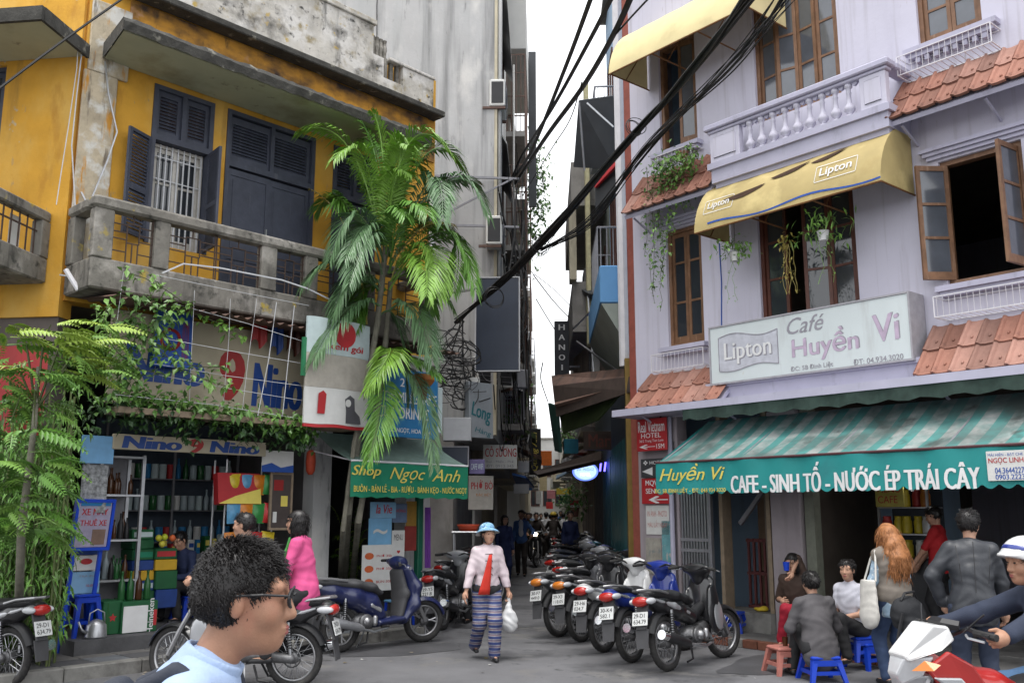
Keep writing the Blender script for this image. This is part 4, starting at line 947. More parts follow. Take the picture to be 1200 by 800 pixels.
b = MB(); b.box(-6, xh+.03, -.95, -.902, zh-.07, zh+.1); b.box(xh+.001, xh+.04, -.901, -.01, zh-.07, zh+.1); b.build('hood_edge', mat['edge_black'], hd)
zb = hS(48, 247, .1)[1]; xb2 = hS(46, 250, .1)[0]; zsl = hS(46, 325, .3)[1]
b = MB(); b.bbox(-6, xb2+.1, -1.3, -.003, zsl, zsl+.3, .02); sl = b.build('balcony', mat['old_concrete'], YF)
b = MB(); b.bbox(xb2-.04, xb2+.1, -1.3, -.003, zb-.13, zb, .02); b.bbox(-6, xb2-.041, -1.3, -1.16, zb-.13, zb, .02); b.build('handrail', mat['old_concrete'], sl)
MB().bbox(xb2-.04, xb2+.1, -1.3, -1.15, zsl+.3, zb-.13, .01).bbox(xb2-.04, xb2+.1, -.16, -.004, zsl+.3, zb-.13, .01).build('balcony_post', mat['old_concrete'], sl)
b = MB()
for i in range(7): b.tube([(xb2+.03, -.2-.14*i, zsl+.3), (xb2+.03, -.2-.14*i, zb-.13)], .01, 4)
b.tube([(xb2+.03, -1.2, zsl+.6), (xb2+.03, -.1, zsl+.6)], .012, 4); b.build('fret_grille', mat['fret'], sl)
lt = thing('laundry', 'blue and white laundry hanging over the far left balcony rail', 'laundry', FS.W(xb2-.2, -.75, zb-.2), FS.rz)
MB().grid([[(-.3+.06*i, .02*math.sin(i*1.9), -.55*k+.0) for i in range(8)] for k in (0, .5, 1)]).build('cloth', M('blue_laundry', (.04, .12, .4), .8), lt, smooth=True)
MB().grid([[(.12, .25+.05*i, -.4*k+.05) for i in range(5)] for k in (0, 1)]).build('white_cloth', mat['paper'], lt)
# cables hanging down the corner pilaster
cb = thing('wall_cables', 'pale cables hanging down the peeling corner of the yellow house', 'cable', FL.W(XC, 0, 0), FL.rz)
def wcab(pts, r=.008, m='white_wire', w=.1):
    P = [hL(*p, w) for p in pts]; MB().tube([(x-XC, -w, z) for x, z in P], r, 4).build('cable', mat[m], cb)
wcab([(92, 42), (96, 60), (90, 110), (84, 170), (88, 240), (95, 285), (86, 310)]); wcab([(92, 42), (90, 80), (80, 150), (72, 200), (66, 240)], .006); wcab([(123, 72), (127, 110), (137, 155), (125, 190), (104, 240)], .012, 'steel'); wcab([(95, 225), (100, 235), (106, 242)], .014, 'steel'); wcab([(70, 322), (95, 326), (103, 340)], .012)
MB().tube([(hL(77, 316, .3)[0]-XC, -.3, hL(77, 316, .3)[1]), (hL(92, 340, .4)[0]-XC, -.4, hL(92, 340, .4)[1])], .03, 8).build('pipe_stub', mat['white_metal'], cb)
wp = thing('drainpipe', 'white drainpipe at the right end of the yellow house', 'pipe', FL.W(-.12, -.08, 4.5), FL.rz)
MB().tube([(0, 0, 0), (0, 0, 2.6)], .05, 8).build('pipe', mat['white_metal'], wp, smooth='auto')

# ---------------------------------------------------------------- hanging signs at the corner
wC = 1.12
x0, x1 = hL(358, 440, wC)[0], hL(432, 440, wC)[0]; z0, z1 = (hL(360, 500, wC)[1]+hL(430, 504, wC)[1])/2, (hL(365, 375, wC)[1]+hL(432, 378, wC)[1])/2
bn = thing('advert_banner', 'tall three-part advertising banner, beige and white, hanging by the palm', 'banner', FL.W(x0, -wC, z0), FL.rz); W_, H_ = x1-x0, z1-z0
def curved(name, a, c, m, bulge=.06):
    b = MB(); P = [[(W_*i/12, -bulge*math.sin(PI*i/12)+yy, H_*zz+.012*math.sin(i*.9)*(zz-.5)) for i in range(13)] for zz in np.linspace(a, c, 5) for yy in (0,)]
    Q = [[(p[0], p[1]+.03, p[2]) for p in r] for r in P]; b.grid(P); b.grid(Q); b.grid([P[0], Q[0]]); b.grid([P[-1], Q[-1]]); b.grid([[r[0] for r in P], [r[0] for r in Q]]); b.grid([[r[-1] for r in P], [r[-1] for r in Q]]); return b.build(name, m, bn)
mat['pale_blue'] = M('pale_blue_print', (.46, .55, .56), .6, var=.1)
curved('top_panel', .67, 1., mat['pale_blue']); curved('blank_panel', .36, .668, M('blank_beige', (.42, .39, .34), .7, var=.15, stains=[((.3, .27, .24), 2, .55, .75)])); curved('picture_panel', .03, .358, mat['paper']); curved('red_hem', 0, .028, mat['red'])
def on_banner(s_, a, c, e, f_, m, **k):
    o = lettering(s_, W_*a, W_*c, H_*e, H_*f_, m, bn, y=0, **k)
    for v in o.data.vertices: v.co.y = -.06*math.sin(PI*v.co.x/W_)-.006
b = MB(); b.lathe([(.0, .0), (W_*.17, 0), (W_*.17, .006), (0, .006)], 20, Matrix.Translation((W_*.55, -.062, H_*.87)) @ Matrix.Rotation(PI/2, 4, 'X'), cap=False); b.build('red_disc', mat['red'], bn)
on_banner('KEM', .42, .68, .85, .90, mat['white'], bold=.02); on_banner('kem gói', .3, .88, .70, .78, mat['red'], bold=.03, shear=.1)
b = MB(); b.prism([(W_*.16, H_*.12), (W_*.27, H_*.12), (W_*.29, H_*.3), (W_*.24, H_*.33), (W_*.17, H_*.3)], -.058, -.054); b.build('red_bottle_print', mat['red'], bn)
b = MB(); b.prism([(W_*.6, H_*.05), (W_*.84, H_*.05), (W_*.82, H_*.12), (W_*.74, H_*.17), (W_*.73, H_*.28), (W_*.66, H_*.31), (W_*.58, H_*.27), (W_*.6, H_*.17)], -.064, -.06); b.build('figure_print', M('dark_print', (.08, .08, .09), .6), bn)
b = MB(); b.prism([(W_*.63+W_*.045*math.cos(a), H_*.235+H_*.035*math.sin(a)) for a in np.linspace(0, 2*PI, 12)[:-1]], -.067, -.0645); b.build('face_print', mat['paper'], bn)
MB().box(-.05, -.0, -.0, .04, H_*.45, H_*.8).build('green_edge', M('green_edge', (.03, .2, .09), .6), bn)
MB().tube([(W_*.2, .02, H_), (W_*.2, .35, 4.15-z0)], .01, 4).tube([(W_*.8, .02, H_), (W_*.8, .35, 4.15-z0)], .01, 4).build('hanger', mat['cable'], bn)
mat['cyan'] = M('cyan_blue_sign', (.02, .17, .38), .55, var=.1)
x0, x1 = hL(420, 475, .95)[0], hL(513, 480, .95)[0]; z0, z1 = hL(470, 512, .95)[1], hL(470, 432, .95)[1]
s, W_, H_ = board('drinks_sign', 'blue drinks sign with white capitals behind the palm fronds', 'sign', FL, x0, x1, z0, z1, .95, .06, mat['cyan'])
lettering('COTTON MILKSHAKE', W_*.04, W_*.98, H_*.50, H_*.66, mat['white'], s, bold=.02); lettering('SPECIAL DRINKS', W_*.06, W_*.88, H_*.27, H_*.44, mat['white'], s, bold=.02); lettering('SINH TỐ, NƯỚC NGỌT, HOA QUẢ', W_*.03, W_*.92, H_*.05, H_*.17, mat['white'], s, bold=.02); lettering('2', W_*.5, W_*.56, H_*.74, H_*.86, mat['white'], s, bold=.02)
MB().bbox(W_+.01, W_+.1, .0, .05, .1, H_*.8, .01).build('side_card', mat['pale_blue'], s)
MB().tube([(W_*.2, .03, H_), (W_*.2, .5, H_+.5)], .015, 5).tube([(W_*.8, .03, H_), (W_*.8, .5, H_+.5)], .015, 5).build('hanger', mat['cable'], s)
# green shop awning
x0, x1 = hL(411, 560, wC)[0], hL(548, 565, wC)[0]; zt_ = (hL(411, 538, wC)[1]+hL(547, 547, wC)[1])/2; zb_ = (hL(411, 580, wC)[1]+hL(548, 586, wC)[1])/2
ga2 = thing('shop_awning', 'small green shop awning with yellow lettering at the alley corner', 'awning', FL.W(x0, 0, 0), FL.rz); W_ = x1-x0; print('green awn', x0, x1, zt_, zb_)
mat['green_b'] = M('green_awning', (.01, .20, .11), .6, var=.12, scale=2)
b = MB(); n = 24
V = [[(W_*i/n, -wC-.012*math.sin(i*.8), zt_+(zb_-zt_)*k+(.012*math.sin(i*2.1) if k == 1 else 0)) for i in range(n+1)] for k in (0, .5, 1)]
b.grid(V); b.grid([[(p[0], p[1]+.006, p[2]) for p in r] for r in V]); b.build('valance', mat['green_b'], ga2, smooth=True)
b = MB(); T = [[(W_*i/n, -.3-(wC-.3)*k, zt_+.42*(1-k)-.04*math.sin(PI*k)) for i in range(n+1)] for k in np.linspace(0, 1, 6)]; b.grid(T); b.grid([[(p[0], p[1], p[2]-.005) for p in r] for r in T]); b.build('canopy', M('grey_green_awning_top', (.16, .24, .21), .7), ga2, smooth=True)
MB().tube([(0, -wC, zt_), (W_, -wC, zt_)], .015, 5).tube([(.03, -.02, zt_+.2), (.03, -wC, zt_)], .012, 4).tube([(W_-.03, -.02, zt_+.2), (W_-.03, -wC, zt_)], .012, 4).tube([(.03, -.02, zt_+.45), (.03, -.3, zt_+.42)], .012, 4).tube([(W_-.03, -.02, zt_+.45), (W_-.03, -.3, zt_+.42)], .012, 4).build('awning_frame', mat['white_metal'], ga2)
Hh = zt_-zb_
def awt(s_, a, c, e, f_, **k): lettering(s_, W_*a, W_*c, zb_+Hh*e, zb_+Hh*f_, mat['gold'], ga2, y=-wC-.02, **k)
awt('Shop', .0, .23, .52, .88, bold=.02, shear=.3); awt('Ngọc', .30, .6, .42, .86, bold=.0, shear=.4); awt('Anh', .66, .92, .5, .86, bold=.0, shear=.4); awt('BUÔN - BÁN LẺ - BIA - RƯỢU - BÁNH KẸO - NƯỚC NGỌT', .02, .985, .1, .38, bold=.015)
# ================================================================ SHOP INTERIORS (left)
def LW(x, w, z): return FL.W(x, -w, z)
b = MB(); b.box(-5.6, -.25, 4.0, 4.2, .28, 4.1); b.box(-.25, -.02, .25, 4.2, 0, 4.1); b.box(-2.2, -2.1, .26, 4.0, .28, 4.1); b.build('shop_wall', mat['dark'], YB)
PZ = .28
def boxthing(name, label, cat, x0, x1, z0, z1, w, dep, m, group=None, b=.008, fr=FL, rzj=0.):
    """a carton-like thing standing at local x, its front w metres before the facade"""
    t = thing(name, label, cat, fr.W((x0+x1)/2, -w+dep/2, z0), fr.rz+rzj, group); h = (x1-x0)/2
    MB().bbox(-h, h, -dep/2, dep/2, 0, z1-z0, b).build('carton', m, t); return t, h, z1-z0, dep/2
def pr4(x0p, x1p, yt, yb, w): return rect(FL, x0p, x1p, yt, yb, w=w)
mat['g_beer'] = M('green_beer_carton', (.012, .10, .035), .55, var=.15); mat['b_beer'] = M('blue_beer_carton', (.015, .05, .22), .55, var=.15); mat['y_beer'] = M('yellow_beer_carton', (.55, .33, .02), .55, var=.1)
mat['green_glass'] = M('green_bottle_glass', (.02, .10, .03), .12, var=0); mat['brown_glass'] = M('brown_bottle_glass', (.06, .022, .008), .12, var=0); mat['clear_b'] = M('pale_plastic_bottle', (.35, .42, .45), .2, var=0)
# metal and glass cabinet of bottles
x0, x1, z0, z1 = pr4(112, 166, 532, 708, -.25)
cab = thing('bottle_cabinet', 'tall metal cabinet with shelves of bottles inside the corner shop', 'cabinet', LW(x0, -.25, PZ), FL.rz); W_, H_ = x1-x0, 2.3; print('cab', W_, z0, z1)
H_ = z1-PZ
for x in (0, W_-.04):
    for y in (0, .4): MB().box(x, x+.04, y, y+.04, 0, H_).build('cabinet_post', mat['steel'], cab)
shz = [H_*t for t in (.02, .27, .50, .76, .985)]
for z in shz: MB().box(.041, W_-.041, .0, .44, z-.012, z+.012).build('shelf', mat['steel'], cab)
MB().box(.04, W_-.04, .42, .43, 0, H_).build('back_panel', mat['grey_metal'], cab)
bprof = [(.034, 0), (.036, .01), (.036, .15), (.03, .18), (.013, .22), (.013, .27), (.015, .275), (.015, .29)]
bott = MB().lathe(bprof, 8).mesh('bottle', True)
def bottle(p, m, label, group, s=1.): 
    o = link('bottle', bott, m, None, p, None, (s, s, s)); props(o, label, 'bottle', group); return o
rn = random.Random(21)
for k, z in enumerate(shz[:-1]):
    n = int((W_-.12)/.085)
    for i in range(n):
        for r in range(2):
            if rn.random() < .12: continue
            bottle(LW(x0+.09+i*.085+rn.uniform(-.01, .01), -.25-.1-.14*r, PZ+z+.013), mat[(q9 := rn.choice(['green_glass', 'brown_glass', 'clear_b', 'black_plastic', 'brown_glass']))], {'g': 'green', 'b': 'dark', 'c': 'pale'}[q9[0]]+' bottle on the '+('lowest', 'second', 'third', 'top')[k]+' shelf of the metal cabinet in the corner shop', 'bottles in the metal cabinet', rn.uniform(.8, 1.15))
bs_ = thing('back_shelf', 'dark shelves of bottles and tins along the back of the corner shop', 'shelf', LW(-4.35, -1.9, PZ), FL.rz)
for z in (.5, .95, 1.4, 1.85, 2.3): MB().box(0, 2.1, 0, .35, z-.015, z).build('shelf', mat['grey_metal'], bs_)
for x in (0, 1.03, 2.07): MB().box(x, x+.03, 0, .03, 0, 2.7).build('shelf_post', mat['grey_metal'], bs_)
MB().box(0, 2.1, .36, .38, 0, 2.7).build('back_panel', M('bluish_back', (.07, .09, .12), .7), bs_)
tin = MB().lathe([(.05, 0), (.055, .01), (.055, .2), (.05, .21)], 8).mesh('tin', True)
for k, z in enumerate((.5, .95, 1.4, 1.85)):
    for i in range(17):
        c = rn.choice(['cyan', 'pale_blue', 'red', 'gold', 'paper', 'green_glass', 'clear_b'])
        if rn.random() < .45: bottle(LW(-4.28+i*.12, -2.0, PZ+z+.002), mat[rn.choice(['cyan', 'clear_b', 'green_glass', 'clear_b'])], 'bottle on the '+('lowest', 'second', 'third', 'top')[k]+' of the dark back shelves in the corner shop', 'bottles on the back shelves', 1.05)
        else: props(link('tin', tin, mat[c], None, LW(-4.28+i*.12, -2.0, PZ+z+.002)), {'c': 'blue', 'p': 'pale', 'r': 'red', 'g': 'coloured'}[c[0]]+' tin on the '+('lowest', 'second', 'third', 'top')[k]+' of the dark back shelves in the corner shop', 'tin', 'tins on the back shelves')
for i in range(34):
    k = rn.choice(['red', 'gold', 'paper', 'cyan', 'blue', 'pale_blue', 'orange', 'green_glass']); m_ = mat.get(k) or M('pk_orange', (.5, .17, .03), .5); a, h_ = rn.uniform(.05, .10), rn.uniform(.12, .26); r_ = i // 12
    t, h, H, d = boxthing('packet', {'gold': 'yellow', 'paper': 'white', 'cyan': 'blue', 'pale_blue': 'pale blue', 'green_glass': 'dark green'}.get(k, k)+' packet on the '+('floor', 'low ledge', 'high ledge')[r_]+' of the corner shop right of the cartons', 'packet', -3.75+(i % 12)*.125, -3.75+(i % 12)*.125+a, PZ+.002+(0, .42, .80)[r_], PZ+h_+(0, .42, .80)[r_], -.75-.25*r_, .12, m_, 'packets stacked in the corner shop')
    MB().box(-h*.7, h*.7, -d-.003, -d-.001, H*.45, H*.75).build('label_print', mat[rn.choice(['paper', 'red', 'gold', 'blue'])], t)
ld = thing('display_steps', 'grey stepped display of packets inside the corner shop', 'shelf', LW(-3.85, -.9, PZ), FL.rz); MB().box(0, 1.7, .02, .3, 0, .42).box(0, 1.7, .31, .6, 0, .80).build('step', mat['grey_metal'], ld)
# beer cartons stacked beside the cabinet
def stack(px0, px1, rows, w, grp):
    for i, (yt, yb, m, lab, stripe) in enumerate(rows):
        x0, x1, z0, z1 = pr4(px0, px1, yt, yb, w)
        t, h, H, d = boxthing('beer_carton', lab, 'carton', x0+.004, x1-.004, z0+.002, z1-.002, w, .4, mat[m], grp)
        if stripe: MB().box(-h*.85, h*.85, -d-.004, -d-.001, H*.25, H*.75).build('label_print', mat[stripe], t)
stack(155, 181, [(620, 632, 'g_beer', 'green carton with white print, topmost of the left carton stack', 'pale_blue'), (632, 643, 'g_beer', 'plain green carton, second from the top of the left carton stack', None), (643, 656, 'g_beer', 'green carton in the middle of the left carton stack', 'green_b'), (656, 668, 'b_beer', 'blue carton above the yellow one in the left stack', None), (668, 680, 'y_beer', 'yellow carton between two blue ones in the left stack', None), (680, 692, 'b_beer', 'blue carton at the bottom of the left stack', 'pale_blue'), (692, 712, 'g_beer', 'green carton under the left stack on the shop floor', None)], -.35, 'beer cartons stacked in the corner shop')
stack(182, 208, [(642, 655, 'g_beer', 'green carton with red star print, top of the right carton stack', 'red'), (655, 668, 'y_beer', 'yellow carton near the top of the right carton stack', None), (668, 690, 'g_beer', 'plain green carton under the yellow one in the right stack', None), (690, 712, 'b_beer', 'blue carton at the foot of the right carton stack', None)], -.3, 'beer cartons stacked in the corner shop')
for i, (px, py, c) in enumerate(((186, 630, (.45, .42, .03)), (193, 629, (.40, .45, .03)), (202, 630, (.6, .13, .04)), (190, 637, (.5, .45, .05)))):
    x, z = hL(px, py, -.15); o = link('fruit', MB().lathe([(.0, -.045), (.03, -.03), (.045, 0), (.03, .03), (0, .045)], 8).mesh('fruit', True), M('fruit%d' % i, c, .5), None, LW(x, -.15, z)); props(o, ('yellow', 'greenish', 'orange red', 'pale yellow')[i]+' round fruit on top of the right carton stack', 'fruit')
# big green beer boxes with bottles on top
x0, x1, z0, z1 = pr4(120, 143, 704, 752, .25)
hb = z1-PZ
t, h, H, d = boxthing('beer_crate', 'dark green beer box with bottle picture and red star standing on the plinth', 'crate', x0, x1, PZ, z1, .25, .34, mat['g_beer'])
MB().prism([(h*.2*math.cos(a)*(1 if k % 2 else 2.2), H*.5+h*.2*math.sin(a)*(1 if k % 2 else 2.2)) for k, a in enumerate(np.linspace(PI/2, PI*2.5, 11)[:-1])], -d-.004, -d-.001).build('red_star', mat['red'], t)
MB().prism([(-h*.7, H*.05), (-h*.3, H*.05), (-h*.3, H*.6), (-h*.45, H*.72), (-h*.45, H*.95), (-h*.58, H*.95), (-h*.58, H*.72), (-h*.7, H*.6)], -d-.004, -d-.001).build('bottle_print', mat['green_glass'], t)
x0, x1, z0, z1 = pr4(142, 184, 704, 754, .3)
t, h, H, d = boxthing('beer_crate', 'green beer box with large white panel and vertical lettering on the plinth', 'crate', x0, x1, PZ, z1, .3, .4, mat['g_beer'])
MB().bbox(-h*.93, h*.42, -d-.012, -d-.001, H*.0+.01, H*.86, .003).build('white_panel', mat['white'], t)
o = lettering('Heineken', -.2, .2, -.035, .035, mat['white'], t, y=0, bold=.02); o.rotation_euler = (0, -PI/2, 0); o.location = (h*.6, -d-.004, H*.5)
MB().box(h*.76, h*.95, -d-.004, -d-.001, H*.2, H*.7).build('red_star', mat['red'], t)
crx0, crx1, crz = x0, x1, z1
for i in range(4):
    bottle(LW(crx0+.06+i*(crx1-crx0-.1)/3.2, .12, crz+.003), mat['green_glass' if i != 2 else 'brown_glass'], 'bottle standing on top of the white-panelled green beer box', 'bottles on the green beer box', 1.15)
# blue stool, kettle, paper bag, easel
def stool(label, p, s=(.29, .29, .43), m=None, rz=0., grp=None):
    t = thing('plastic_stool', label, 'stool', p, rz, grp); a, c, h = s[0]/2, s[1]/2, s[2]; m = m or mat['blue_pl']
    MB().bbox(-a, a, -c, c, h-.035, h, .012).build('seat', m, t)
    MB().box(-a*.45, a*.45, -.012, .012, h+.0005, h+.002).build('seat_slot', mat['dark'], t)
    for sx in (-1, 1):
        for sy in (-1, 1):
            b = MB(); x, y = sx*(a-.03), sy*(c-.03); X, Y = sx*(a+.025), sy*(c+.025); q = .028
            b.add([(x-q, y-q, h-.034), (x+q, y-q, h-.034), (x+q, y+q, h-.034), (x-q, y+q, h-.034), (X-q*.7, Y-q*.7, 0), (X+q*.7, Y-q*.7, 0), (X+q*.7, Y+q*.7, 0), (X-q*.7, Y+q*.7, 0)], [(0, 1, 2, 3), (7, 6, 5, 4), (0, 4, 5, 1), (1, 5, 6, 2), (2, 6, 7, 3), (3, 7, 4, 0)]); b.build('leg', m, t)
    zz = h*.3
    for sy in (-1, 1): MB().box(-a, a, sy*(c+.0)-.01, sy*(c+.0)+.01, zz, zz+.035).build('rung', m, t)
    for sx in (-1, 1): MB().box(sx*a-.01, sx*a+.01, -c, c, zz, zz+.035).build('rung', m, t)
    MB().box(-a+.01, a-.01, -c-.004, -c+.01, h-.09, h-.036).box(-a+.01, a-.01, c-.01, c+.004, h-.09, h-.036).build('apron', m, t)
    return t
mat['blue_pl'] = M('blue_plastic', (.008, .045, .42), .35, var=.1); mat['pink_pl'] = M('faded_red_plastic', (.42, .16, .13), .5, var=.2)
p = LW(*[hL(94, 742, .1)[0], .1, PZ]); stool('tall blue plastic stool under the pale blue poster at the corner shop', p, (.27, .27, .46), rz=FL.rz+.1)
x0, x1, z0, z1 = pr4(83, 119, 640, 698, .12); zs = PZ+.462
s, W_, H_ = board('price_poster', 'pale blue price poster standing on the tall blue stool', 'poster', FL, x0, x1, zs, z1-.28, .1, .012, mat['sky_card'] if 'sky_card' in mat else M('sky_blue_card', (.20, .38, .56), .6, var=.1), tilt=-.04)
lettering('TRÀ ĐÁ', W_*.3, W_*.85, H_*.74, H_*.86, mat['letter_grey'], s); lettering('10.000đ', W_*.55, W_*.95, H_*.3, H_*.42, mat['red'], s)
s, W_, H_ = board('advert_card', 'white card with a red oval above the pale blue poster', 'sign', FL, x0+.02, x1-.02, z1-.27, z1-.10, .1, .012, mat['paper'])
b = MB(); b.prism([(W_*.5+W_*.22*math.cos(a), H_*.6+H_*.2*math.sin(a)) for a in np.linspace(0, 2*PI, 16)[:-1]], -.004, -.001); b.build('red_oval', mat['red'], s)
s, W_, H_ = board('advert_strip', 'orange and blue advert strip under the blue framed notice', 'sign', FL, x0+.02, x1-.02, z1-.095, z1+.06, .1, .012, mat['blue_let'])
lettering('MOBI', W_*.1, W_*.9, H_*.4, H_*.9, M('orange_print', (.6, .16, .03), .6), s, bold=.03)
x0, x1, z0, z1 = pr4(86, 128, 588, 641, .3)
mat['blue_fr'] = M('bright_blue_frame', (.01, .06, .5), .4, var=.08)
s, W_, H_ = board('notice_board', 'bright blue framed notice board leaning outward at the shop corner', 'sign', FL, x0, x1, z0, z1, .34, .03, M('pale_violet_print', (.34, .31, .42), .6, var=.2), frame=(mat['blue_fr'], .035), tilt=.12, yaw=.15)
lettering('XE MÁY', W_*.1, W_*.9, H_*.72, H_*.9, mat['red'], s, bold=.02); lettering('THUÊ XE', W_*.1, W_*.9, H_*.48, H_*.64, mat['red'], s, bold=.02); MB().box(W_*.5, W_*.9, -.004, -.001, H_*.06, H_*.4).build('photo_print', M('brown_photo', (.2, .13, .1), .6), s)
MB().box(W_*.05, W_*.95, -.004, -.001, H_*.92, H_*.99).build('blue_band', mat['cyan'], s)
MB().box(.02, .06, .03, .06, -1.2, 0).box(W_-.06, W_-.02, .03, .06, -1.2, 0).build('stand_leg', mat['blue_fr'], s)
x0, x1, z0, z1 = pr4(95, 134, 510, 543, .4)
board('blue_sheet', 'sky blue blank sheet hanging above the shop corner', 'sheet', FL, x0, x1, z0, z1, .4, .012, M('sky_blue_sheet', (.16, .36, .60), .6, var=.12))
board('price_list', 'pale printed price list hanging under the sky blue sheet', 'poster', FL, x0+.05, x1-.03, z0-.55, z0-.01, .36, .01, M('grey_print', (.30, .31, .32), .7, var=.8, scale=22))
kt = thing('kettle', 'dented aluminium kettle on the shop plinth', 'kettle', LW(hL(112, 745, .42)[0], .42, PZ), FL.rz)
MB().lathe([(.0, 0), (.1, 0), (.115, .02), (.105, .14), (.06, .19), (.03, .2), (.0, .21)], 16).build('body', mat['steel'], kt, smooth='auto')
MB().tube([(-.1, 0, .06), (-.16, 0, .1), (-.2, 0, .19)], [.02, .015, .011], 7).build('spout', mat['steel'], kt, smooth=True)
MB().tube([(-.09, 0, .16), (-.08, 0, .27), (.0, 0, .31), (.08, 0, .27), (.09, 0, .16)], .008, 6).build('handle', mat['steel'], kt, smooth=True)
pb = thing('paper_bin', 'brown cardboard tub standing by the parked motorbike', 'bin', G(60, 752, .12), .2)
MB().lathe([(.16, 0), (.165, .02), (.2, .42), (.2, .43)], 14, cap=False).lathe([(.19, .43), (.155, .03), (.0, .03)], 14, cap=False).build('tub', M('brown_card', (.26, .165, .10), .8, var=.2), pb, smooth='auto')
# snack rack and bags
x0, x1, z0, z1 = pr4(262, 318, 548, 690, .1)
rk = thing('snack_rack', 'wire rack hung with snack bags beside the shop doorway', 'rack', LW(x0, .1, PZ), FL.rz); W_ = x1-x0
for x in (0, W_): MB().tube([(x, 0, 0), (x, 0, z1-PZ+.1)], .012, 5).tube([(x, .3, 0), (x, .3, z1-PZ+.1)], .012, 5).build('rack_post', mat['white_wire'], rk)
for i in range(5): MB().tube([(0, 0, .3+i*.37), (W_, 0, .3+i*.37)], .008, 4).build('rack_bar', mat['white_wire'], rk)
bagm = MB(); bagm.grid([[((u-.5)*.2, -.035*math.sin(PI*u)*math.sin(PI*v)-.002, v*.26) for u in np.linspace(0, 1, 7)] for v in np.linspace(0, 1, 7)]); bagm.grid([[((u-.5)*.2, .03*math.sin(PI*u)*math.sin(PI*v)+.002, v*.26) for u in np.linspace(0, 1, 7)] for v in np.linspace(0, 1, 7)])
bagm = bagm.mesh('snack_bag', True)
BC = dict(red=(.45, .02, .02), orange=(.6, .2, .02), yellow=(.6, .45, .03), green=(.04, .25, .06), blue=(.1, .3, .5))
for r in range(5):
    for i in range(4):
        k = ['red', 'orange', 'yellow', 'green', 'blue'][(i*2+r*3) % 5]
        o = link('snack_bag', bagm, M('bag_'+k, BC[k], .3, var=.3, scale=14), None, LW(x0+.1+i*(W_-.2)/3, .14+.03*(r % 2), PZ+.12+r*.37), (0, .05*(i-1), FL.rz)); props(o, f'{k} snack bag hanging on the wire rack by the shop doorway', 'snack bag', 'snack bags on the wire rack')
x0, x1, z0, z1 = pr4(258, 312, 553, 578, .3)
s, W_, H_ = board('snack_carton', 'large red and yellow snack pack on top of the wire rack', 'snack bag', FL, x0+.05, x1, z1-.4, z1, .2, .12, mat['red'], tilt=-.15); MB().prism([(0, 0), (W_, 0), (W_, H_*.5), (W_*.4, H_*.25)], -.004, -.001).build('yellow_print', mat['gold'], s)
# posters right of the doorway
def lposter(label, xp0, xp1, yt, yb, w, m, lines=(), **k): return poster(label, xp0, xp1, yt, yb, m, w=w, lines=lines, fr=FL, **k)
s, W_, H_ = lposter('white and blue poster high beside the shop doorway', 307, 344, 528, 553, .32, mat['paper'], name='poster')
MB().prism([(0, 0), (W_, 0), (W_, .1), (W_*.6, .06), (W_*.3, .12), (0, .08)], -.004, -.001).build('wave_print', mat['blue'], s)
s, W_, H_ = lposter('wooden framed notice case with small prints beside the rack', 318, 340, 556, 618, .22, M('dark_case', (.07, .055, .05), .5), frame=(mat['wood_pale'], .03))
for i, (a, c) in enumerate(((.1, .3), (.5, .85), (.1, .6))): MB().box(W_*a, W_*c, -.004, -.001, H_*(.1+.3*i), H_*(.3+.3*i)).build('small_print', (mat['paper'], mat['gold'], mat['red_let'])[i], s)
t = thing('red_lantern', 'small red paper lantern hanging in the shadow right of the doorway', 'lantern', LW(hL(364, 545, .2)[0], .2, hL(364, 556, .2)[1]), FL.rz)
MB().lathe([(.03, 0), (.06, .05), (.07, .17), (.06, .3), (.03, .34)], 10).build('shade', M('orange_red_paper', (.5, .07, .03), .6), t, smooth=True); MB().tube([(0, 0, .34), (0, 0, 1.2)], .004, 3).build('cord', mat['cable'], t)
lposter('white and red mineral water card on the corner shop front', 434, 464, 588, 607, .5, mat['sky_card'] if 'sky_card' in mat else MATS['sky_blue_card'], [('la Vie', .22, .85, .3, .85, mat['red'], dict(bold=.02, shear=.2))])
lposter('sky blue poster with pale map print below the mineral water card', 432, 459, 607, 638, .48, M('light_blue_poster', (.18, .40, .62), .6, var=.14, scale=5), [('~', .2, .8, .4, .6, mat['paper'])])
lposter('grey blue poster beside the mineral water card', 460, 477, 590, 612, .46, M('grey_blue_poster', (.11, .16, .26), .6, var=.2), [('PHÒNG', .1, .9, .55, .75, mat['red'])])
lposter('yellow and red painted board at the corner shop', 476, 489, 587, 640, .4, M('ochre_board', (.30, .17, .03), .6, var=.2)); lposter('dark red lower board at the corner shop front', 474, 488, 616, 645, .42, M('dark_red_board', (.22, .03, .025), .6, var=.2))
s, W_, H_ = lposter('white food board with orange noodle bowl pictures behind the blue scooter', 424, 461, 638, 692, .5, mat['paper'])
for i in range(3):
    for j in range(1): b = MB(); b.prism([(W_*.22+W_*.14*math.cos(a), H_*(.2+.28*i)+H_*.075*math.sin(a)) for a in np.linspace(0, 2*PI, 14)[:-1]], -.004, -.001); b.build('bowl_print', M('orange_bowl', (.55, .12, .04), .6), s)
    lettering('PHỞ 35k' if i else 'BÚN 30k', W_*.45, W_*.95, H_*(.17+.28*i), H_*(.24+.28*i), mat['red'], s)
lposter('white and green menu board behind the scooter handlebar', 459, 474, 621, 668, .46, mat['paper'], [('MENU', .15, .85, .75, .9, mat['dark']), ('♥', .4, .65, .42, .5, mat['red'])])
x0, x1, z0, z1 = pr4(490, 497, 588, 700, .45)
po = thing('green_post', 'dark green door post at the corner of the alley shop', 'post', LW(x0, .45, 0), FL.rz); MB().bbox(0, .1, 0, .1, 0, 2.3, .01).build('post', M('dark_green_paint', (.01, .10, .06), .5), po)
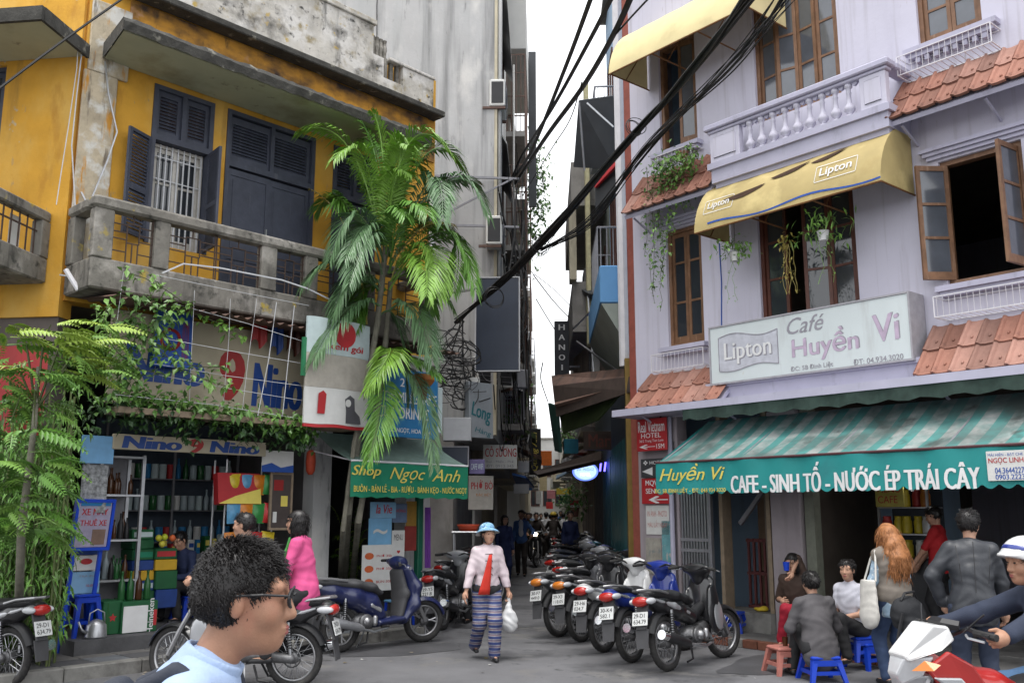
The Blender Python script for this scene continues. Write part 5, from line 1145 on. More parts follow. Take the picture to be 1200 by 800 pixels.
t = thing('purple_cloth', 'purple cloth hanging beside the green door post', 'cloth', LW(hL(498, 640, .3)[0], .3, hL(500, 665, .3)[1]), FL.rz); MB().grid([[(.14*i/8*(1-.2*k), .02*math.sin(i*1.8+k), .9*k) for i in range(9)] for k in (0, .5, 1)]).build('cloth', M('purple_cloth_m', (.15, .04, .28), .8), t, smooth=True)
bl = thing('metal_stand', 'pale blue plastic stool half hidden behind the blue scooter', 'stool', LW(hL(468, 700, .6)[0], .6, 0), FL.rz); MB().bbox(-.16, .16, -.16, .16, .40, .43, .01).build('seat', MATS['light_blue_poster'], bl)
for sx in (-1, 1):
    for sy in (-1, 1): MB().tube([(sx*.13, sy*.13, .4), (sx*.15, sy*.15, 0)], .02, 5).build('leg', mat['blue_pl'], bl)

# ================================================================ CAFE INTERIOR (right)
def RW(x, w, z): return FR.W(x, -w, z)
cb2 = thing('counter_shelf', 'glass counter and shelves of jars at the back of the cafe', 'shelf', RW(3.1, -1.3, .1), FR.rz)
MB().bbox(0, .72, 0, .5, 0, .95, .01).build('counter', M('dark_counter', (.05, .05, .055), .4), cb2)
for z in (1.25, 1.6, 1.95): MB().box(0, .72, .1, .5, z, z+.02).build('shelf', mat['steel'], cb2)
for x in (0, .69): MB().box(x, x+.03, .1, .13, .951, 2.2).build('shelf_post', mat['steel'], cb2)
MB().box(0, .72, .5, .52, .951, 2.2).build('back_panel', M('bluegrey_back', (.05, .06, .075), .6), cb2)
jar = MB().lathe([(.06, 0), (.065, .02), (.065, .16), (.05, .19), (.055, .2), (.055, .23)], 10).mesh('jar', True)
rn = random.Random(4)
for k, z in enumerate((.955, 1.27, 1.62, 1.97)):
    for i in range(5):
        c = rn.choice(['j_y', 'j_r', 'j_g', 'j_w', 'j_o']); mm = M(c, dict(j_y=(.5, .4, .03), j_r=(.4, .04, .04), j_g=(.05, .2, .05), j_w=(.5, .5, .48), j_o=(.5, .18, .03))[c], .35)
        o = link('jar', jar, mm, None, RW(3.18+i*.14, -1.5-.05*(i % 2), .1+z)); props(o, dict(j_y='yellow', j_r='red', j_g='green', j_w='white', j_o='orange')[c]+' jar on the '+('counter top', 'lowest shelf', 'middle shelf', 'top shelf')[k]+' at the back of the cafe', 'jar', 'jars on the cafe shelves')
lm = thing('tube_lamp', 'short lit white fluorescent tube over the cafe counter', 'lamp', RW(3.74, -1.15, 1.95), FR.rz)
MB().tube([(0, 0, 0), (0, 0, .42)], .014, 8).build('tube', M('lit_tube', (.8, .8, .8), emit=(1, .97, .9, 9)), lm); MB().tube([(0, .02, -.03), (0, .02, .45)], .02, 6).build('lamp_housing', mat['white_metal'], lm)
s, W_, H_ = board('menu_light', 'yellow menu board on the cafe counter shelves', 'sign', FR, 3.25, 3.65, 1.72, 2.05, -1.1, .03, M('yellow_menu', (.42, .36, .08), .6)); lettering('MENU\nCAFE', W_*.1, W_*.9, H_*.15, H_*.85, mat['red'], s)
board('orange_card', 'orange and black card on the front of the cafe counter', 'sign', FR, 3.12, 3.5, .92, 1.12, -1.1, .02, M('orange_card_m', (.5, .2, .04), .6))
MB().box(5.9, 6.0, .6, 4, .1, 3.06).build('inner_partition', mat['room'], RB)
lp = thing('wall_notice', 'torn pale notice on the lilac column', 'notice', RW(2.5, .03, 2.0), FR.rz); MB().box(0, .2, 0, .006, 0, .24).build('sheet', M('worn_notice', (.42, .40, .40), .8, var=.3, scale=18), lp)
stool('small blue plastic stool on the pavement beside the parked motorbikes', RW(hR(863, 745, .2)[0], .25, .09), (.26, .26, .26), rz=FR.rz+.3)
yd = thing('yellow_bag', 'crumpled yellow bag on the doorway step', 'bag', RW(2.05, -.1, .34), FR.rz)
S = SDF(.012).ell((0, 0, .03), (.1, .06, .03)).ell((.05, .02, .04), (.05, .05, .035)); sdf_obj('bag', S, M('yellow_cloth', (.55, .4, .03), .7), yd, fold=.004)
# ================================================================ THE ALLEY
AD = .033                                     # the alley drifts right by this much per metre
FLa = lambda c, Y0: Frame((AD*Y0+c, Y0), (AD, 1))       # left row: local x runs away from the camera, y to the left
FRa = lambda c, Y1: Frame((AD*Y1+c, Y1), (-AD, -1))     # right row: local x runs towards the camera
mat['cream_r'] = M('cream_render', (.52, .47, .35), .9, var=.2, scale=2, stains=[((.2, .18, .15), 1.2, .52, .75, (2, 2, .3))])
mat['brown_r'] = M('brown_render', (.36, .30, .25), .9, var=.25, scale=2, stains=[((.07, .06, .055), 1.2, .5, .75, (2, 2, .3))])
mat['dark_r'] = M('sooty_render', (.30, .285, .27), .9, var=.3, scale=2, stains=[((.2, .19, .17), 2.2, .58, .75, (2, 2, .4))])
mat['bluew'] = M('pale_blue_render', (.36, .50, .66), .8, var=.08, scale=2, stains=[((.25, .33, .42), 1.4, .55, .8, (2, 2, .3))])
mat['blue_r'] = M('sky_blue_render', (.12, .30, .56), .8, var=.1, scale=2, stains=[((.10, .2, .33), 2, .55, .8)])
mat['greygreen'] = M('grey_green_render', (.26, .29, .26), .85, var=.15, scale=2)
mat['teal_p'] = M('dark_teal_shutter', (.025, .13, .145), .5, var=.2)
mat['panel_grey'] = M('grey_cladding', (.40, .40, .39), .8, var=.1, scale=1.5)
mat['cage'] = M('rusty_cage', (.12, .07, .055), .7, var=.3)
rnA = random.Random(77)
def house(name, label, fr, L, dep, z0, z1, m, z_roof=.15, ground=True):
    t = thing(name, label, 'building', fr.o, fr.rz)
    MB().box(0, L, 0, dep, z0, z1).build('wall', mat[m], t); MB().box(-.05, L+.05, -.12, dep, z1, z1+z_roof).build('roof', mat['old_concrete'], t)
    return t
def awin(t, x0, x1, z0, z1, wm='wood_dark', shut=False):
    f = MB(); q = .06; y = -.03
    f.box(x0, x0+q, y, -.002, z0, z1); f.box(x1-q, x1, y, -.002, z0, z1); f.box(x0+q, x1-q, y, -.002, z1-q, z1); f.box(x0+q, x1-q, y, -.002, z0, z0+q); f.box((x0+x1)/2-.025, (x0+x1)/2+.025, y, -.002, z0+q, z1-q)
    o = f.build('window', mat[wm], t); MB().box(x0+q, x1-q, -.012, -.003, z0+q, z1-q).build('pane', mat['glass'], o)
def abalc(t, x0, x1, z, w, m='old_concrete', h=.95, bars=True, cage=0., solid=None):
    o = MB().bbox(x0, x1, -w, -.003, z-.14, z, .01).build('balcony', mat[m], t); b = MB()
    if solid: MB().box(x0+.001, x1-.001, -w, -w+.07, z+.002, z+solid).box(x1-.07, x1, -w+.071, -.01, z+.002, z+solid).box(x0, x0+.07, -w+.071, -.01, z+.002, z+solid).build('parapet', mat[m], o)
    else:
        H_ = cage or h
        b.tube([(x0, -.01, z+H_), (x0, -w, z+H_), (x1, -w, z+H_), (x1, -.01, z+H_)], .022, 4)
        if cage: b.tube([(x0, -.01, z+.95), (x0, -w, z+.95), (x1, -w, z+.95), (x1, -.01, z+.95)], .018, 4); b.tube([(x0, -.01, z+1.6), (x0, -w, z+1.6), (x1, -w, z+1.6), (x1, -.01, z+1.6)], .014, 4)
        n = int((x1-x0)/.16)
        for i in range(n+1): x = x0+(x1-x0)*i/n; b.tube([(x, -w, z), (x, -w, z+H_)], .011, 3)
        for x in (x0, x1):
            for i in range(int(w/.12)): b.tube([(x, -.1-.12*i, z), (x, -.1-.12*i, z+H_)], .011, 3)
        b.build('railing', mat['cage' if cage else 'grey_metal'], o)
    return o
def ac_unit(label, fr, x, y, z, m='paper', grp='air conditioner units on the alley walls', rz=0.):
    t = thing('air_conditioner', label, 'air conditioner', fr.W(x, y, z), fr.rz+rz, grp)
    MB().bbox(-.4, .4, -.16, .16, 0, .58, .02).build('casing', mat[m], t); MB().bbox(-.36, .36, -.172, -.161, .04, .54, .004).build('grille', mat['black_plastic'], t); MB().bbox(-.412, -.401, -.12, .12, .06, .52, .004).build('side_panel', mat['black_plastic'], t)
    b = MB(); b.torus((-.1, -.178, .29), (0, 1, 0), .2, .008, 20, 4)
    for i in range(5): b.tube([(-.34, -.176, .1+i*.1), (.34, -.176, .1+i*.1)], .005, 3)
    b.build('guard', mat['grey_metal'], t); MB().box(-.38, -.33, -.16, .3, -.05, -.002).box(.33, .38, -.16, .3, -.05, -.002).build('bracket', mat['cage'], t)
    return t
# --- left row
f1 = FLa(-.95, 17.9); g = house('grey_tower', 'tall grey stained concrete tower behind the yellow house', f1, 4.6, 7, 3.1, 15.5, 'grey_wall')
MB().box(.0, 4.6, .75, 1.0, 0, 3.1).build('ground_wall', mat['dark_r'], g); MB().box(.0, .15, 1.0, 7, 0, 3.1).build('side_wall', mat['dark_r'], g)
MB().box(-.002, .3, -.06, -.002, 3.1, 15.5).build('corner_band', mat['cream_r'], g)
for z in (5.2, 8.3, 11.3): awin(g, .6, 2.0, z, z+1.6); awin(g, 2.6, 4.0, z, z+1.6)
for z in (7.4, 10.6, 13.4):
    MB().add([(.3, -.01, z+2.1), (4.2, -.01, z+2.1), (4.2, -.25, z+1.7), (.3, -.25, z+1.7), (.3, -.01, z+2.05), (4.2, -.01, z+2.05), (4.2, -.25, z+1.65), (.3, -.25, z+1.65)], [(0, 1, 2, 3), (7, 6, 5, 4), (0, 3, 7, 4), (1, 5, 6, 2), (2, 6, 7, 3)]).build('window_hood', mat['panel_grey'], g)
MB().tube([(.1, -.1, 3.2), (.1, -.1, 15.4)], .04, 6).tube([(.35, -.12, 5), (.3, -.12, 15.4)], .025, 5).build('drainpipe', mat['panel_grey'], g, smooth='auto')
MB().tube([(-.03, 2.4, 14.5), (-.03, 2.45, 12), (-.03, 2.35, 8.4)], .012, 4).build('wall_cable', mat['cable'], g)
def at_l(px, py, fr):                                   # facade point of an alley frame seen at a photo pixel on its end face
    p = D(px, py, fr.o.y-.05); return (p-fr.o).dot(fr.n), p.z
y_, z_ = at_l(577, 124, f1); ac_unit('white rimmed air conditioner high on the corner of the grey tower', f1, .35, y_-.1, z_)
y_, z_ = at_l(571, 292, f1); ac_unit('air conditioner below a grey bracket on the grey tower, nearer the black panel', f1, .0, y_-.15, z_)
y_, z_ = at_l(575, 452, f1); ac_unit('small white air conditioner just under the black panel', f1, .2, y_, z_, rz=-RAD(60))
b = MB(); yb_, zb__ = at_l(545, 210, f1)
for z in (zb__, zb__-1.0): b.tube([(-.05, -.5, z), (-.35, 1.8, z)], .03, 4)
b.tube([(-.1, -.4, zb__), (-.2, 1.4, zb__-1.0)], .025, 4); b.build('sign_bracket', mat['grey_metal'], g)
f2 = FLa(-1.1, 22.6); h = house('caged_house', 'narrow house with rusty caged balconies in the alley behind the grey tower', f2, 4.2, 5, 2.8, 15.2, 'brown_r')
MB().box(0, 4.2, .9, 1.1, 0, 2.8).build('ground_wall', mat['dark_r'], h)
for z in (5.2, 8.2, 11.2):
    awin(h, .5, 1.8, z+.3, z+2); abalc(h, .0, 3.8, z, .68, 'dark_r', cage=2.1)
MB().bbox(-.02, 4.0, -.72, -.003, 13.45, 15.1, .01).build('clad_box', mat['panel_grey'], h)
MB().tube([(-.02, -.15, 4), (-.02, -.15, 15)], .05, 6).tube([(-.02, -.4, 6), (-.02, -.4, 13)], .025, 5).build('drainpipe', mat['panel_grey'], h, smooth='auto')
MB().box(3.9, 4.0, -.95, -.72, 10.5, 15.4).build('dark_slab', mat['tarp_black'], h)
f3 = FLa(-.95, 27); h = house('vine_house', 'dark house overgrown with creepers on the left of the alley', f3, 7, 5, 2.6, 13.5, 'dark_r')
for z in (4, 7, 10): awin(h, .6, 2, z+.2, z+1.8); abalc(h, .0, 3, z, .5, 'dark_r', solid=.9); abalc(h, 3.6, 6.6, z+.4, .55, 'brown_r', cage=2)
MB().box(0, 7, .8, 1, 0, 2.6).build('ground_wall', mat['dark_r'], h)
f4 = FLa(-1.05, 34.2); h = house('cream_house', 'cream house with small balconies farther down the left of the alley', f4, 9, 5, 2.6, 12.6, 'cream_r')
for z in (3.6, 6.6, 9.6): awin(h, .6, 2, z+.2, z+1.8); abalc(h, .2, 4, z, .6, 'cream_r'); abalc(h, 4.6, 8.4, z+.4, .6, 'dark_r', solid=.9)
MB().box(0, 9, .6, .8, 0, 2.6).build('ground_wall', mat['dark_r'], h)
f5 = FLa(-1.1, 43.5); h = house('balcony_house', 'grey house with white railed balconies far down the left of the alley', f5, 14, 5, 0, 11, 'panel_grey')
for z in (3.4, 6.2, 8.8):
    for x in (.3, 5, 9.6): abalc(h, x, x+3.6, z, .7, 'panel_grey')
    awin(h, 1, 2.4, z+.2, z+1.8)
f6 = FLa(-1.15, 58); h = house('far_house', 'pale house closing the left side at the far end of the alley', f6, 26, 5, 0, 9.5, 'cream_r')
for z in (3.4, 6.2): abalc(h, .3, 6, z, .8, 'cream_r', solid=.8); abalc(h, 8, 14, z, .8, 'panel_grey')
f7 = Frame((-6, 86), (1, 0)); h = house('end_house', 'grey house across the far end of the alley', f7, 22, 6, 0, 8.2, 'panel_grey')  # plain grey cladding, as on the nearer houses
for i in range(5): awin(h, 6.6+i*1.1, 7.4+i*1.1, 4.8, 6.4); awin(h, 6.6+i*1.1, 7.4+i*1.1, 2.2, 3.6)
# turquoise balcony box far left, tube like meter boxes
abalc(g, 3.2, 4.5, 3.6, .5, 'dark_r')
# --- right row
fb = FRa(1.47, 19.6); L1 = 19.6-14.95
h = house('blue_house', 'slim pale blue and white house beside the lilac building', fb, L1, 5, 0, 12.5, 'bluew')
MB().bbox(.3, L1-.4, -.5, -.004, 5.1, 5.75, .02).build('balcony', mat['blue_r'], h)
MB().add([(.3, -.48, 5.09), (L1-.4, -.48, 5.09), (L1-.4, -.02, 4.3), (.3, -.02, 4.3), (L1-.4, -.02, 5.09), (.3, -.02, 5.09)], [(0, 3, 2, 1), (1, 2, 4), (0, 5, 3)]).build('soffit', mat['greygreen'], h)
MB().tube([(L1-.25, -.12, 4), (L1-.25, -.12, 12.4)], .09, 8).build('drainpipe', mat['white_metal'], h, smooth='auto'); MB().tube([(L1-.6, -.1, 5.8), (L1-.6, -.1, 12.4)], .05, 8).tube([(L1-.85, -.1, 5.8), (L1-.85, -.1, 12.4)], .04, 8).build('pipe', mat['blue_r'], h, smooth='auto')
for z in (6.3, 9.2): awin(h, .6, 1.8, z, z+1.8); abalc(h, .2, 2.2, z-.2, .4, 'panel_grey')
MB().box(0, L1, -.05, -.003, 0, 4.2).build('shop_front', M('navy_shop_front', (.04, .055, .08), .5, var=.2), h)
for i in range(6): MB().box(.15+i*.62, .72+i*.62, -.08, -.052, .1, 2.9).build('shutter_panel', mat['teal_p'], h)
MB().box(L1-.16, L1-.02, -.14, -.052, 0, 4.1).build('ochre_post', M('ochre_post_m', (.22, .14, .03), .6), h)
MB().box(L1-.5, L1-.2, -.12, -.052, 0, 4.1).build('black_pillar', mat['black_metal'], h)
f2 = FRa(1.47, 26.5); h = house('grey_balcony_house', 'grey house with projecting dark balconies on the right of the alley', f2, 6.8, 5, 0, 10.5, 'greygreen')
for z, s_ in ((5.7, 1.0), (8.6, .9)): abalc(h, .4, 6.2, z, .80, 'dark_r', solid=s_); awin(h, 4, 5.6, z+.3, z+2)
MB().bbox(5.9, 6.4, -.86, -.70, 6.7, 8.4, .01).build('cream_pillar', mat['cream_r'], h); MB().bbox(6.3, 6.7, -.5, -.4, 5.2, 11.2, .01).build('cream_band', M('cream_band_m', (.55, .5, .3), .8), h)
for i in range(5): MB().box(.15+i*1.3, 1.35+i*1.3, -.06, -.003, .1, 2.8).build('shutter_panel', mat['teal_p'] if i > 2 else mat['dark'], h)
f3 = FRa(1.5, 37); h = house('brown_house', 'brown house with grilled balconies midway down the right of the alley', f3, 10.3, 5, 0, 8.0, 'brown_r')
for z in (3.8, 6.6): abalc(h, .4, 4.6, z, .4, 'dark_r', solid=.9); abalc(h, 5.2, 9.8, z+.3, .4, 'dark_r')
f4 = FRa(1.5, 56); h = house('cream_far_house', 'cream house far down the right of the alley', f4, 18.8, 5, 0, 7.4, 'cream_r')
for z in (3.6, 6.0):
    for x in (1, 7, 13): abalc(h, x, x+4.6, z, .45, 'panel_grey')
f5 = FRa(1.5, 86); h = house('last_house', 'grey house at the right end of the alley', f5, 29.8, 5, 0, 7.2, 'panel_grey')
for x in (2, 10, 18, 25): abalc(h, x, x+4, 3.6, .9, 'cream_r', solid=.8)
rA = random.Random(5)
for Y, c, z, side, lab in ((24.5, -1.1, 4.6, 'l', 'first floor left'), (28.5, -.95, 6.3, 'l', 'second floor left'), (32, -.95, 9.2, 'l', 'upper floor left'), (36, -1.05, 5.2, 'l', 'middle left'), (40, -1.05, 8.6, 'l', 'upper middle left'), (21, 1.47, 4.7, 'r', 'first floor right'), (24, 1.47, 7.3, 'r', 'second floor right'), (29, 1.5, 5.3, 'r', 'middle right'), (34, 1.5, 4.2, 'r', 'low far right')):
    F = FLa(c, Y) if side == 'l' else FRa(c, Y); ac_unit('air conditioner on the '+lab+' wall of the alley', F, 0, -.22, z)
for Y, c, z, side, k, lab in ((26, -1.1, 3.7, 'l', 'tarp_green', 'green'), (31, -.95, 3.4, 'l', 'rust', 'rusty'), (37, -1.05, 3.3, 'l', 'blue_r', 'blue'), (46, -1.1, 3.2, 'l', 'cream_r', 'cream'), (28, 1.5, 3.4, 'r', 'cream_r', 'pale cream'), (33, 1.5, 3.2, 'r', 'red_let' if 'red_let' in mat else 'red', 'dark red'), (44, 1.5, 3.3, 'r', 'bluew', 'pale blue')):
    F = FLa(c, Y) if side == 'l' else FRa(c, Y); t = thing('small_awning', lab+' sheet awning over a doorway deeper in the alley', 'awning', F.W(0, 0, z), F.rz, 'small awnings deeper in the alley'); s = .9
    MB().add([(-1.1, -.01, .35), (1.1, -.01, .35), (1.1, -s, 0), (-1.1, -s, 0), (-1.1, -.01, .31), (1.1, -.01, .31), (1.1, -s, -.14), (-1.1, -s, -.14)], [(0, 1, 2, 3), (7, 6, 5, 4), (0, 3, 7, 4), (1, 5, 6, 2), (2, 6, 7, 3)]).build('sheet', mat[k], t)
    for x in (-1, 1): MB().tube([(x, -.01, -.3), (x, -s+.05, -.05)], .02, 4).build('strut', mat['grey_metal'], t)
# --- awnings over the alley, built where they hang
def sheet(name, label, cat, Y, quad, m, th=.03, depth=0., grp=None, struts=()):
    """four photo pixels at given distances -> a thick sheet"""
    P = [D(px, py, yy) for px, py, yy in quad]; c = sum(P, Vector())/4
    t = thing(name, label, cat, c, 0, grp); b = MB(); n = (P[1]-P[0]).cross(P[3]-P[0]).normalized()*th
    A = [p-c for p in P]; Bq = [p-c+n for p in P]
    b.add(A+Bq, [(0, 1, 2, 3), (7, 6, 5, 4), (0, 4, 5, 1), (1, 5, 6, 2), (2, 6, 7, 3), (3, 7, 4, 0)]); b.build('sheet', m, t)
    if struts:
        s = MB()
        for a, d in struts: s.tube([D(*a)-c, D(*d)-c], .022, 5)
        s.build('strut', mat['steel'], t)
    return t, c
sheet('tarpaulin_awning', 'black box awning with pale struts high on the right of the alley', 'awning', 17, [(678, 118, 16.5), (722, 112, 16.2), (722, 199, 16.6), (672, 196, 17.2)], mat['tarp_black'], .1, struts=[((679, 120, 16.4), (685, 200, 16.9)), ((688, 121, 16.3), (719, 149, 16.2))])
sheet('tarpaulin_awning', 'small black awning with red top edge beside the blue house', 'awning', 16, [(697, 214, 16.6), (727, 187, 15.6), (724, 225, 15.6), (698, 250, 16.4)], mat['tarp_black'], .05)
sheet('red_awning_edge', 'red awning strip above the small black awning', 'awning', 16, [(696, 216, 16.5), (728, 182, 15.4), (727, 188, 15.3), (697, 220, 16.4)], mat['red'], .04)
sheet('brown_awning', 'long brown sheet awning across the right side of the alley mouth', 'awning', 16.5, [(646, 440, 19.5), (748, 430, 15.0), (750, 446, 14.7), (650, 474, 17.0)], mat['rust'], .06)
mat['dark_brown_sheet'] = M('dark_brown_sheet', (.06, .042, .035), .8, var=.3, scale=5)
sheet('brown_valance', 'dark brown hanging valance of the alley awning', 'awning', 16.5, [(648, 452, 17.2), (747, 440, 14.75), (742, 458, 14.8), (652, 488, 17.1)], mat['dark_brown_sheet'], .03)
sheet('green_tarpaulin', 'olive green tarpaulin slung below the brown awning in the alley', 'awning', 17, [(652, 470, 18.5), (735, 452, 15.2), (700, 492, 16.2), (660, 507, 17.6)], mat['tarp_green'], .03)
sheet('green_flap', 'dark green hanging flap at the outer corner of the tarpaulin', 'awning', 18, [(642, 472, 18.2), (652, 476, 17.8), (656, 530, 17.8), (650, 528, 18.2)], M('dark_green_flap', (.012, .05, .04), .7), .05)
sheet('corrugated_roof', 'dark corrugated roof over the first floor terrace on the right', 'roof', 19, [(672, 334, 22), (720, 340, 18), (722, 346, 17.7), (690, 344, 19)], mat['tarp_black'], .12, struts=[((689, 346, 19.5), (696, 440, 19.5)), ((672, 385, 20), (717, 340, 18.5)), ((676, 400, 20), (740, 446, 17))])
sheet('dark_screen', 'dark timber screen below the terrace roof on the right', 'screen', 20, [(672, 345, 24), (712, 346, 19.8), (712, 440, 19.8), (672, 440, 24)], mat['brown_r'], .08)
sheet('shop_canopy', 'dark slanted canopy over the lit oval sign', 'awning', 22, [(625, 552, 24), (704, 528, 19.5), (704, 538, 19.0), (630, 556, 22)], mat['dark_brown_sheet'], .08)
# --- signs in the alley
def wsign(name, label, px0, px1, yt, yb, Y, m, th=.06, yaw=0., tilt=0., frame=None, group=None):
    a = D(px0, (yt+yb)/2, Y); c = D(px1, (yt+yb)/2, Y); z0 = D((px0+px1)/2, yb, Y).z; z1 = D((px0+px1)/2, yt, Y).z
    return board(name, label, 'sign', FA, a.x, c.x, z0, z1, -Y, th, m, group=group, yaw=yaw, tilt=tilt, frame=frame)
mat['bp'] = M('blue_black_panel', (.022, .03, .05), .35, var=.2, scale=2)
s, W_, H_ = wsign('black_panel', 'big blank blue-black panel with pale rim above the alley mouth', 558, 608, 326, 434, 16.4, mat['bp'], .1, frame=(M('pale_rim', (.45, .46, .48), .5), .02), yaw=-.06)
MB().tube([(.05, .1, H_*.9), (-.9, .6, H_*.9)], .025, 4).tube([(.05, .1, H_*.1), (-.9, .6, H_*.1)], .025, 4).build('bracket', mat['grey_metal'], s)
s, W_, H_ = wsign('hotel_sign', 'tall dark vertical HANOI sign with white letters', 650, 667, 376, 452, 23, M('charcoal_sign', (.03, .032, .04), .5), .15)
for i, ch in enumerate('HANOIR'): lettering(ch, W_*(.45 if ch == 'I' else .28), W_*(.56 if ch == 'I' else .72), H_*(.86-.155*i-.03*(i == 5)), H_*(.86-.155*i-.03*(i == 5))+H_*.085, mat['white'], s, bold=.03)
MB().tube([(W_, .07, H_*.9), (W_+.8, .07, H_*.9)], .03, 4).tube([(W_, .07, H_*.3), (W_+.8, .07, H_*.3)], .03, 4).build('bracket', mat['grey_metal'], s)
s, W_, H_ = wsign('slanted_sign', 'grey slanted shop sign with teal script at the left of the alley mouth', 551, 588, 446, 512, 15.6, M('grey_sign', (.20, .22, .24), .5, var=.1), .12, yaw=.75, tilt=-.05)
W_ = W_; lettering('Long', W_*.08, W_*.92, H_*.32, H_*.66, M('teal_letter', (.01, .10, .12), .5), s, bold=.03, shear=.3, slope=-.25); lettering('Hàng', W_*.2, W_*.9, H_*.08, H_*.2, MATS['teal_letter'], s, shear=.3, slope=-.2)
wsign('blank_sign_box', 'blank grey sign box under the cables left of the slanted sign', 519, 552, 489, 516, 15.4, M('grey_box_sign', (.36, .37, .39), .6, var=.08), .3)
wsign('white_board', 'white board leaning above the blank grey sign box', 543, 562, 442, 488, 15.9, mat['paper'], .05)
wsign('dark_screen_sign', 'dark framed screen under the blank grey sign box', 517, 548, 524, 545, 15.5, mat['bp'], .08, frame=(mat['grey_metal'], .02))
s, W_, H_ = wsign('purple_sign', 'small purple sign hanging in front of the food signs', 550, 568, 538, 555, 15.8, M('dull_purple', (.12, .10, .22), .6), .04)
lettering('CAFE WIFI', W_*.1, W_*.9, H_*.3, H_*.7, mat['pale_blue'], s)
s, W_, H_ = wsign('food_sign', 'white sign with red SƯƠNG lettering across the left of the alley', 566, 606, 521, 549, 19.5, mat['paper'], .06)
lettering('CÔ SƯƠNG', W_*.06, W_*.98, H_*.5, H_*.95, mat['red'], s, bold=.02); lettering('Bún - Miến - Phở', W_*.1, W_*.9, H_*.25, H_*.38, mat['letter_grey'], s); lettering('ĐT: 0912.345', W_*.1, W_*.9, H_*.06, H_*.18, mat['letter_grey'], s)
s, W_, H_ = wsign('food_sign', 'worn white sign with red PHỞ BÒ lettering below the purple sign', 549, 579, 557, 597, 18.2, M('worn_white_sign', (.46, .44, .40), .7, var=.15), .04, yaw=.25)
lettering('PHỞ BÒ', W_*.1, W_*.98, H_*.6, H_*.88, mat['red'], s, bold=.02); lettering('ĐẶC BIỆT', W_*.3, W_*.9, H_*.38, H_*.5, M('orange_let', (.5, .2, .05), .6), s)
s, W_, H_ = wsign('gold_script_sign', 'black vertical sign with gold script deeper in the alley', 620, 634, 502, 556, 30, mat['black_plastic'], .1)
o = lettering('Quang Anh', -H_*.42, H_*.42, -W_*.3, W_*.3, mat['gold'], s, y=0, bold=.02, shear=.3); o.rotation_euler = (0, -PI/2, 0); o.location = (W_*.5, -.01, H_*.5)
wsign('white_box_sign', 'small white box beside the gold script sign', 607, 620, 540, 553, 25, mat['paper'], .1)
wsign('blank_sign', 'dull white lightbox over the stall on the left of the alley', 602, 620, 567, 578, 24, mat['panel_grey'], .2)
s, W_, H_ = wsign('lit_oval_sign', 'lit blue and white oval sign on the right of the alley', 671, 701, 541, 563, 21, mat['blue_let'], .05)
s.children[0].hide_render = False
bpy.data.objects.remove(s.children[0])
ov = lambda q, y0, y1: MB().prism([(W_*.5+W_*.5*q*math.cos(a), H_*.5+H_*.5*q*math.sin(a)) for a in np.linspace(0, 2*PI, 29)[:-1]], y0, y1)
ov(1, 0, .08).build('lightbox', M('lit_blue', (.05, .1, .4), emit=(.12, .2, .9, 1.0)), s); ov(.86, -.008, -.001).build('face', M('lit_pale', (.3, .4, .6), emit=(.35, .5, .85, .9)), s)
lettering('SPA - MASSAGE', W_*.16, W_*.84, H_*.52, H_*.68, MATS['lit_blue'], s, y=-.012, bold=.02); lettering('HOTEL', W_*.3, W_*.7, H_*.26, H_*.42, M('lit_white', (.8, .8, .8), emit=(.9, .95, 1, 1.2)), s, y=-.012, bold=.02)
t = thing('blue_tubes', 'two short lit blue neon strokes beside the oval sign', 'lamp', D(703, 552, 20.8)); MB().tube([(0, 0, 0), (.03, 0, .2)], .02, 6).build('tube', M('neon_blue', (.05, .05, .5), emit=(.1, .08, 1, 3)), t); MB().tube([(.1, 0, 0), (.13, 0, .2)], .02, 6).build('tube', MATS['neon_blue'], t)
s, W_, H_ = wsign('mart_sign', 'dark brown shop sign with dim red letters above the oval sign', 684, 722, 505, 527, 20.3, mat['dark_brown_sheet'], .1)
lettering('Mart', W_*.15, W_*.95, H_*.15, H_*.85, M('dim_red_letter', (.12, .035, .025), .6), s, bold=.02)
s, W_, H_ = wsign('teal_box', 'turquoise box on the wall above the alley shops', 661, 678, 514, 531, 25, M('turquoise_box', (.03, .22, .30), .6), .3)
cl = [('orange', (.6, .14, .02)), ('yellow', (.55, .42, .05)), ('pink', (.5, .2, .22)), ('green', (.06, .25, .12)), ('pale', (.5, .5, .48)), ('red', (.45, .03, .03)), ('blue', (.06, .15, .4)), ('cream', (.5, .42, .25))]
far = [(634, 647, 528, 545, 38, 0, 'orange flag with yellow border hung across the alley'), (640, 650, 550, 556, 48, 5, 'small red banner deep in the alley'), (652, 669, 572, 579, 40, 1, 'yellow slanted banner on the right side of the alley'), (641, 651, 574, 584, 50, 2, 'pink sign deep in the alley'), (656, 668, 580, 590, 45, 3, 'green sign deep in the alley on the right'), (632, 641, 556, 575, 52, 7, 'cream board deep in the alley'), (645, 656, 560, 572, 60, 4, 'pale board at the far end of the alley'), (612, 624, 566, 574, 36, 6, 'blue sheet over a stall on the left of the alley'), (628, 634, 575, 590, 55, 4, 'pale banner on the left deep in the alley'), (655, 666, 548, 560, 62, 2, 'rose coloured sheet at the far right of the alley'), (640, 648, 588, 596, 64, 5, 'red sign low at the far end of the alley')]
for x0, x1, yt, yb, Y, k, lab in far:
    s, W_, H_ = wsign('alley_banner', lab, x0, x1, yt, yb, Y, M('far_'+cl[k][0], cl[k][1], .6), .04, yaw=rnA.uniform(-.3, .3), tilt=0)
s, W_, H_ = wsign('round_sign', 'round red and white drink sign on a pole on the right of the alley', 668, 678, 586, 600, 26, mat['red'], .04)
MB().box(0, W_, -.004, -.001, H_*.35, H_*.6).build('white_band', mat['white'], s)
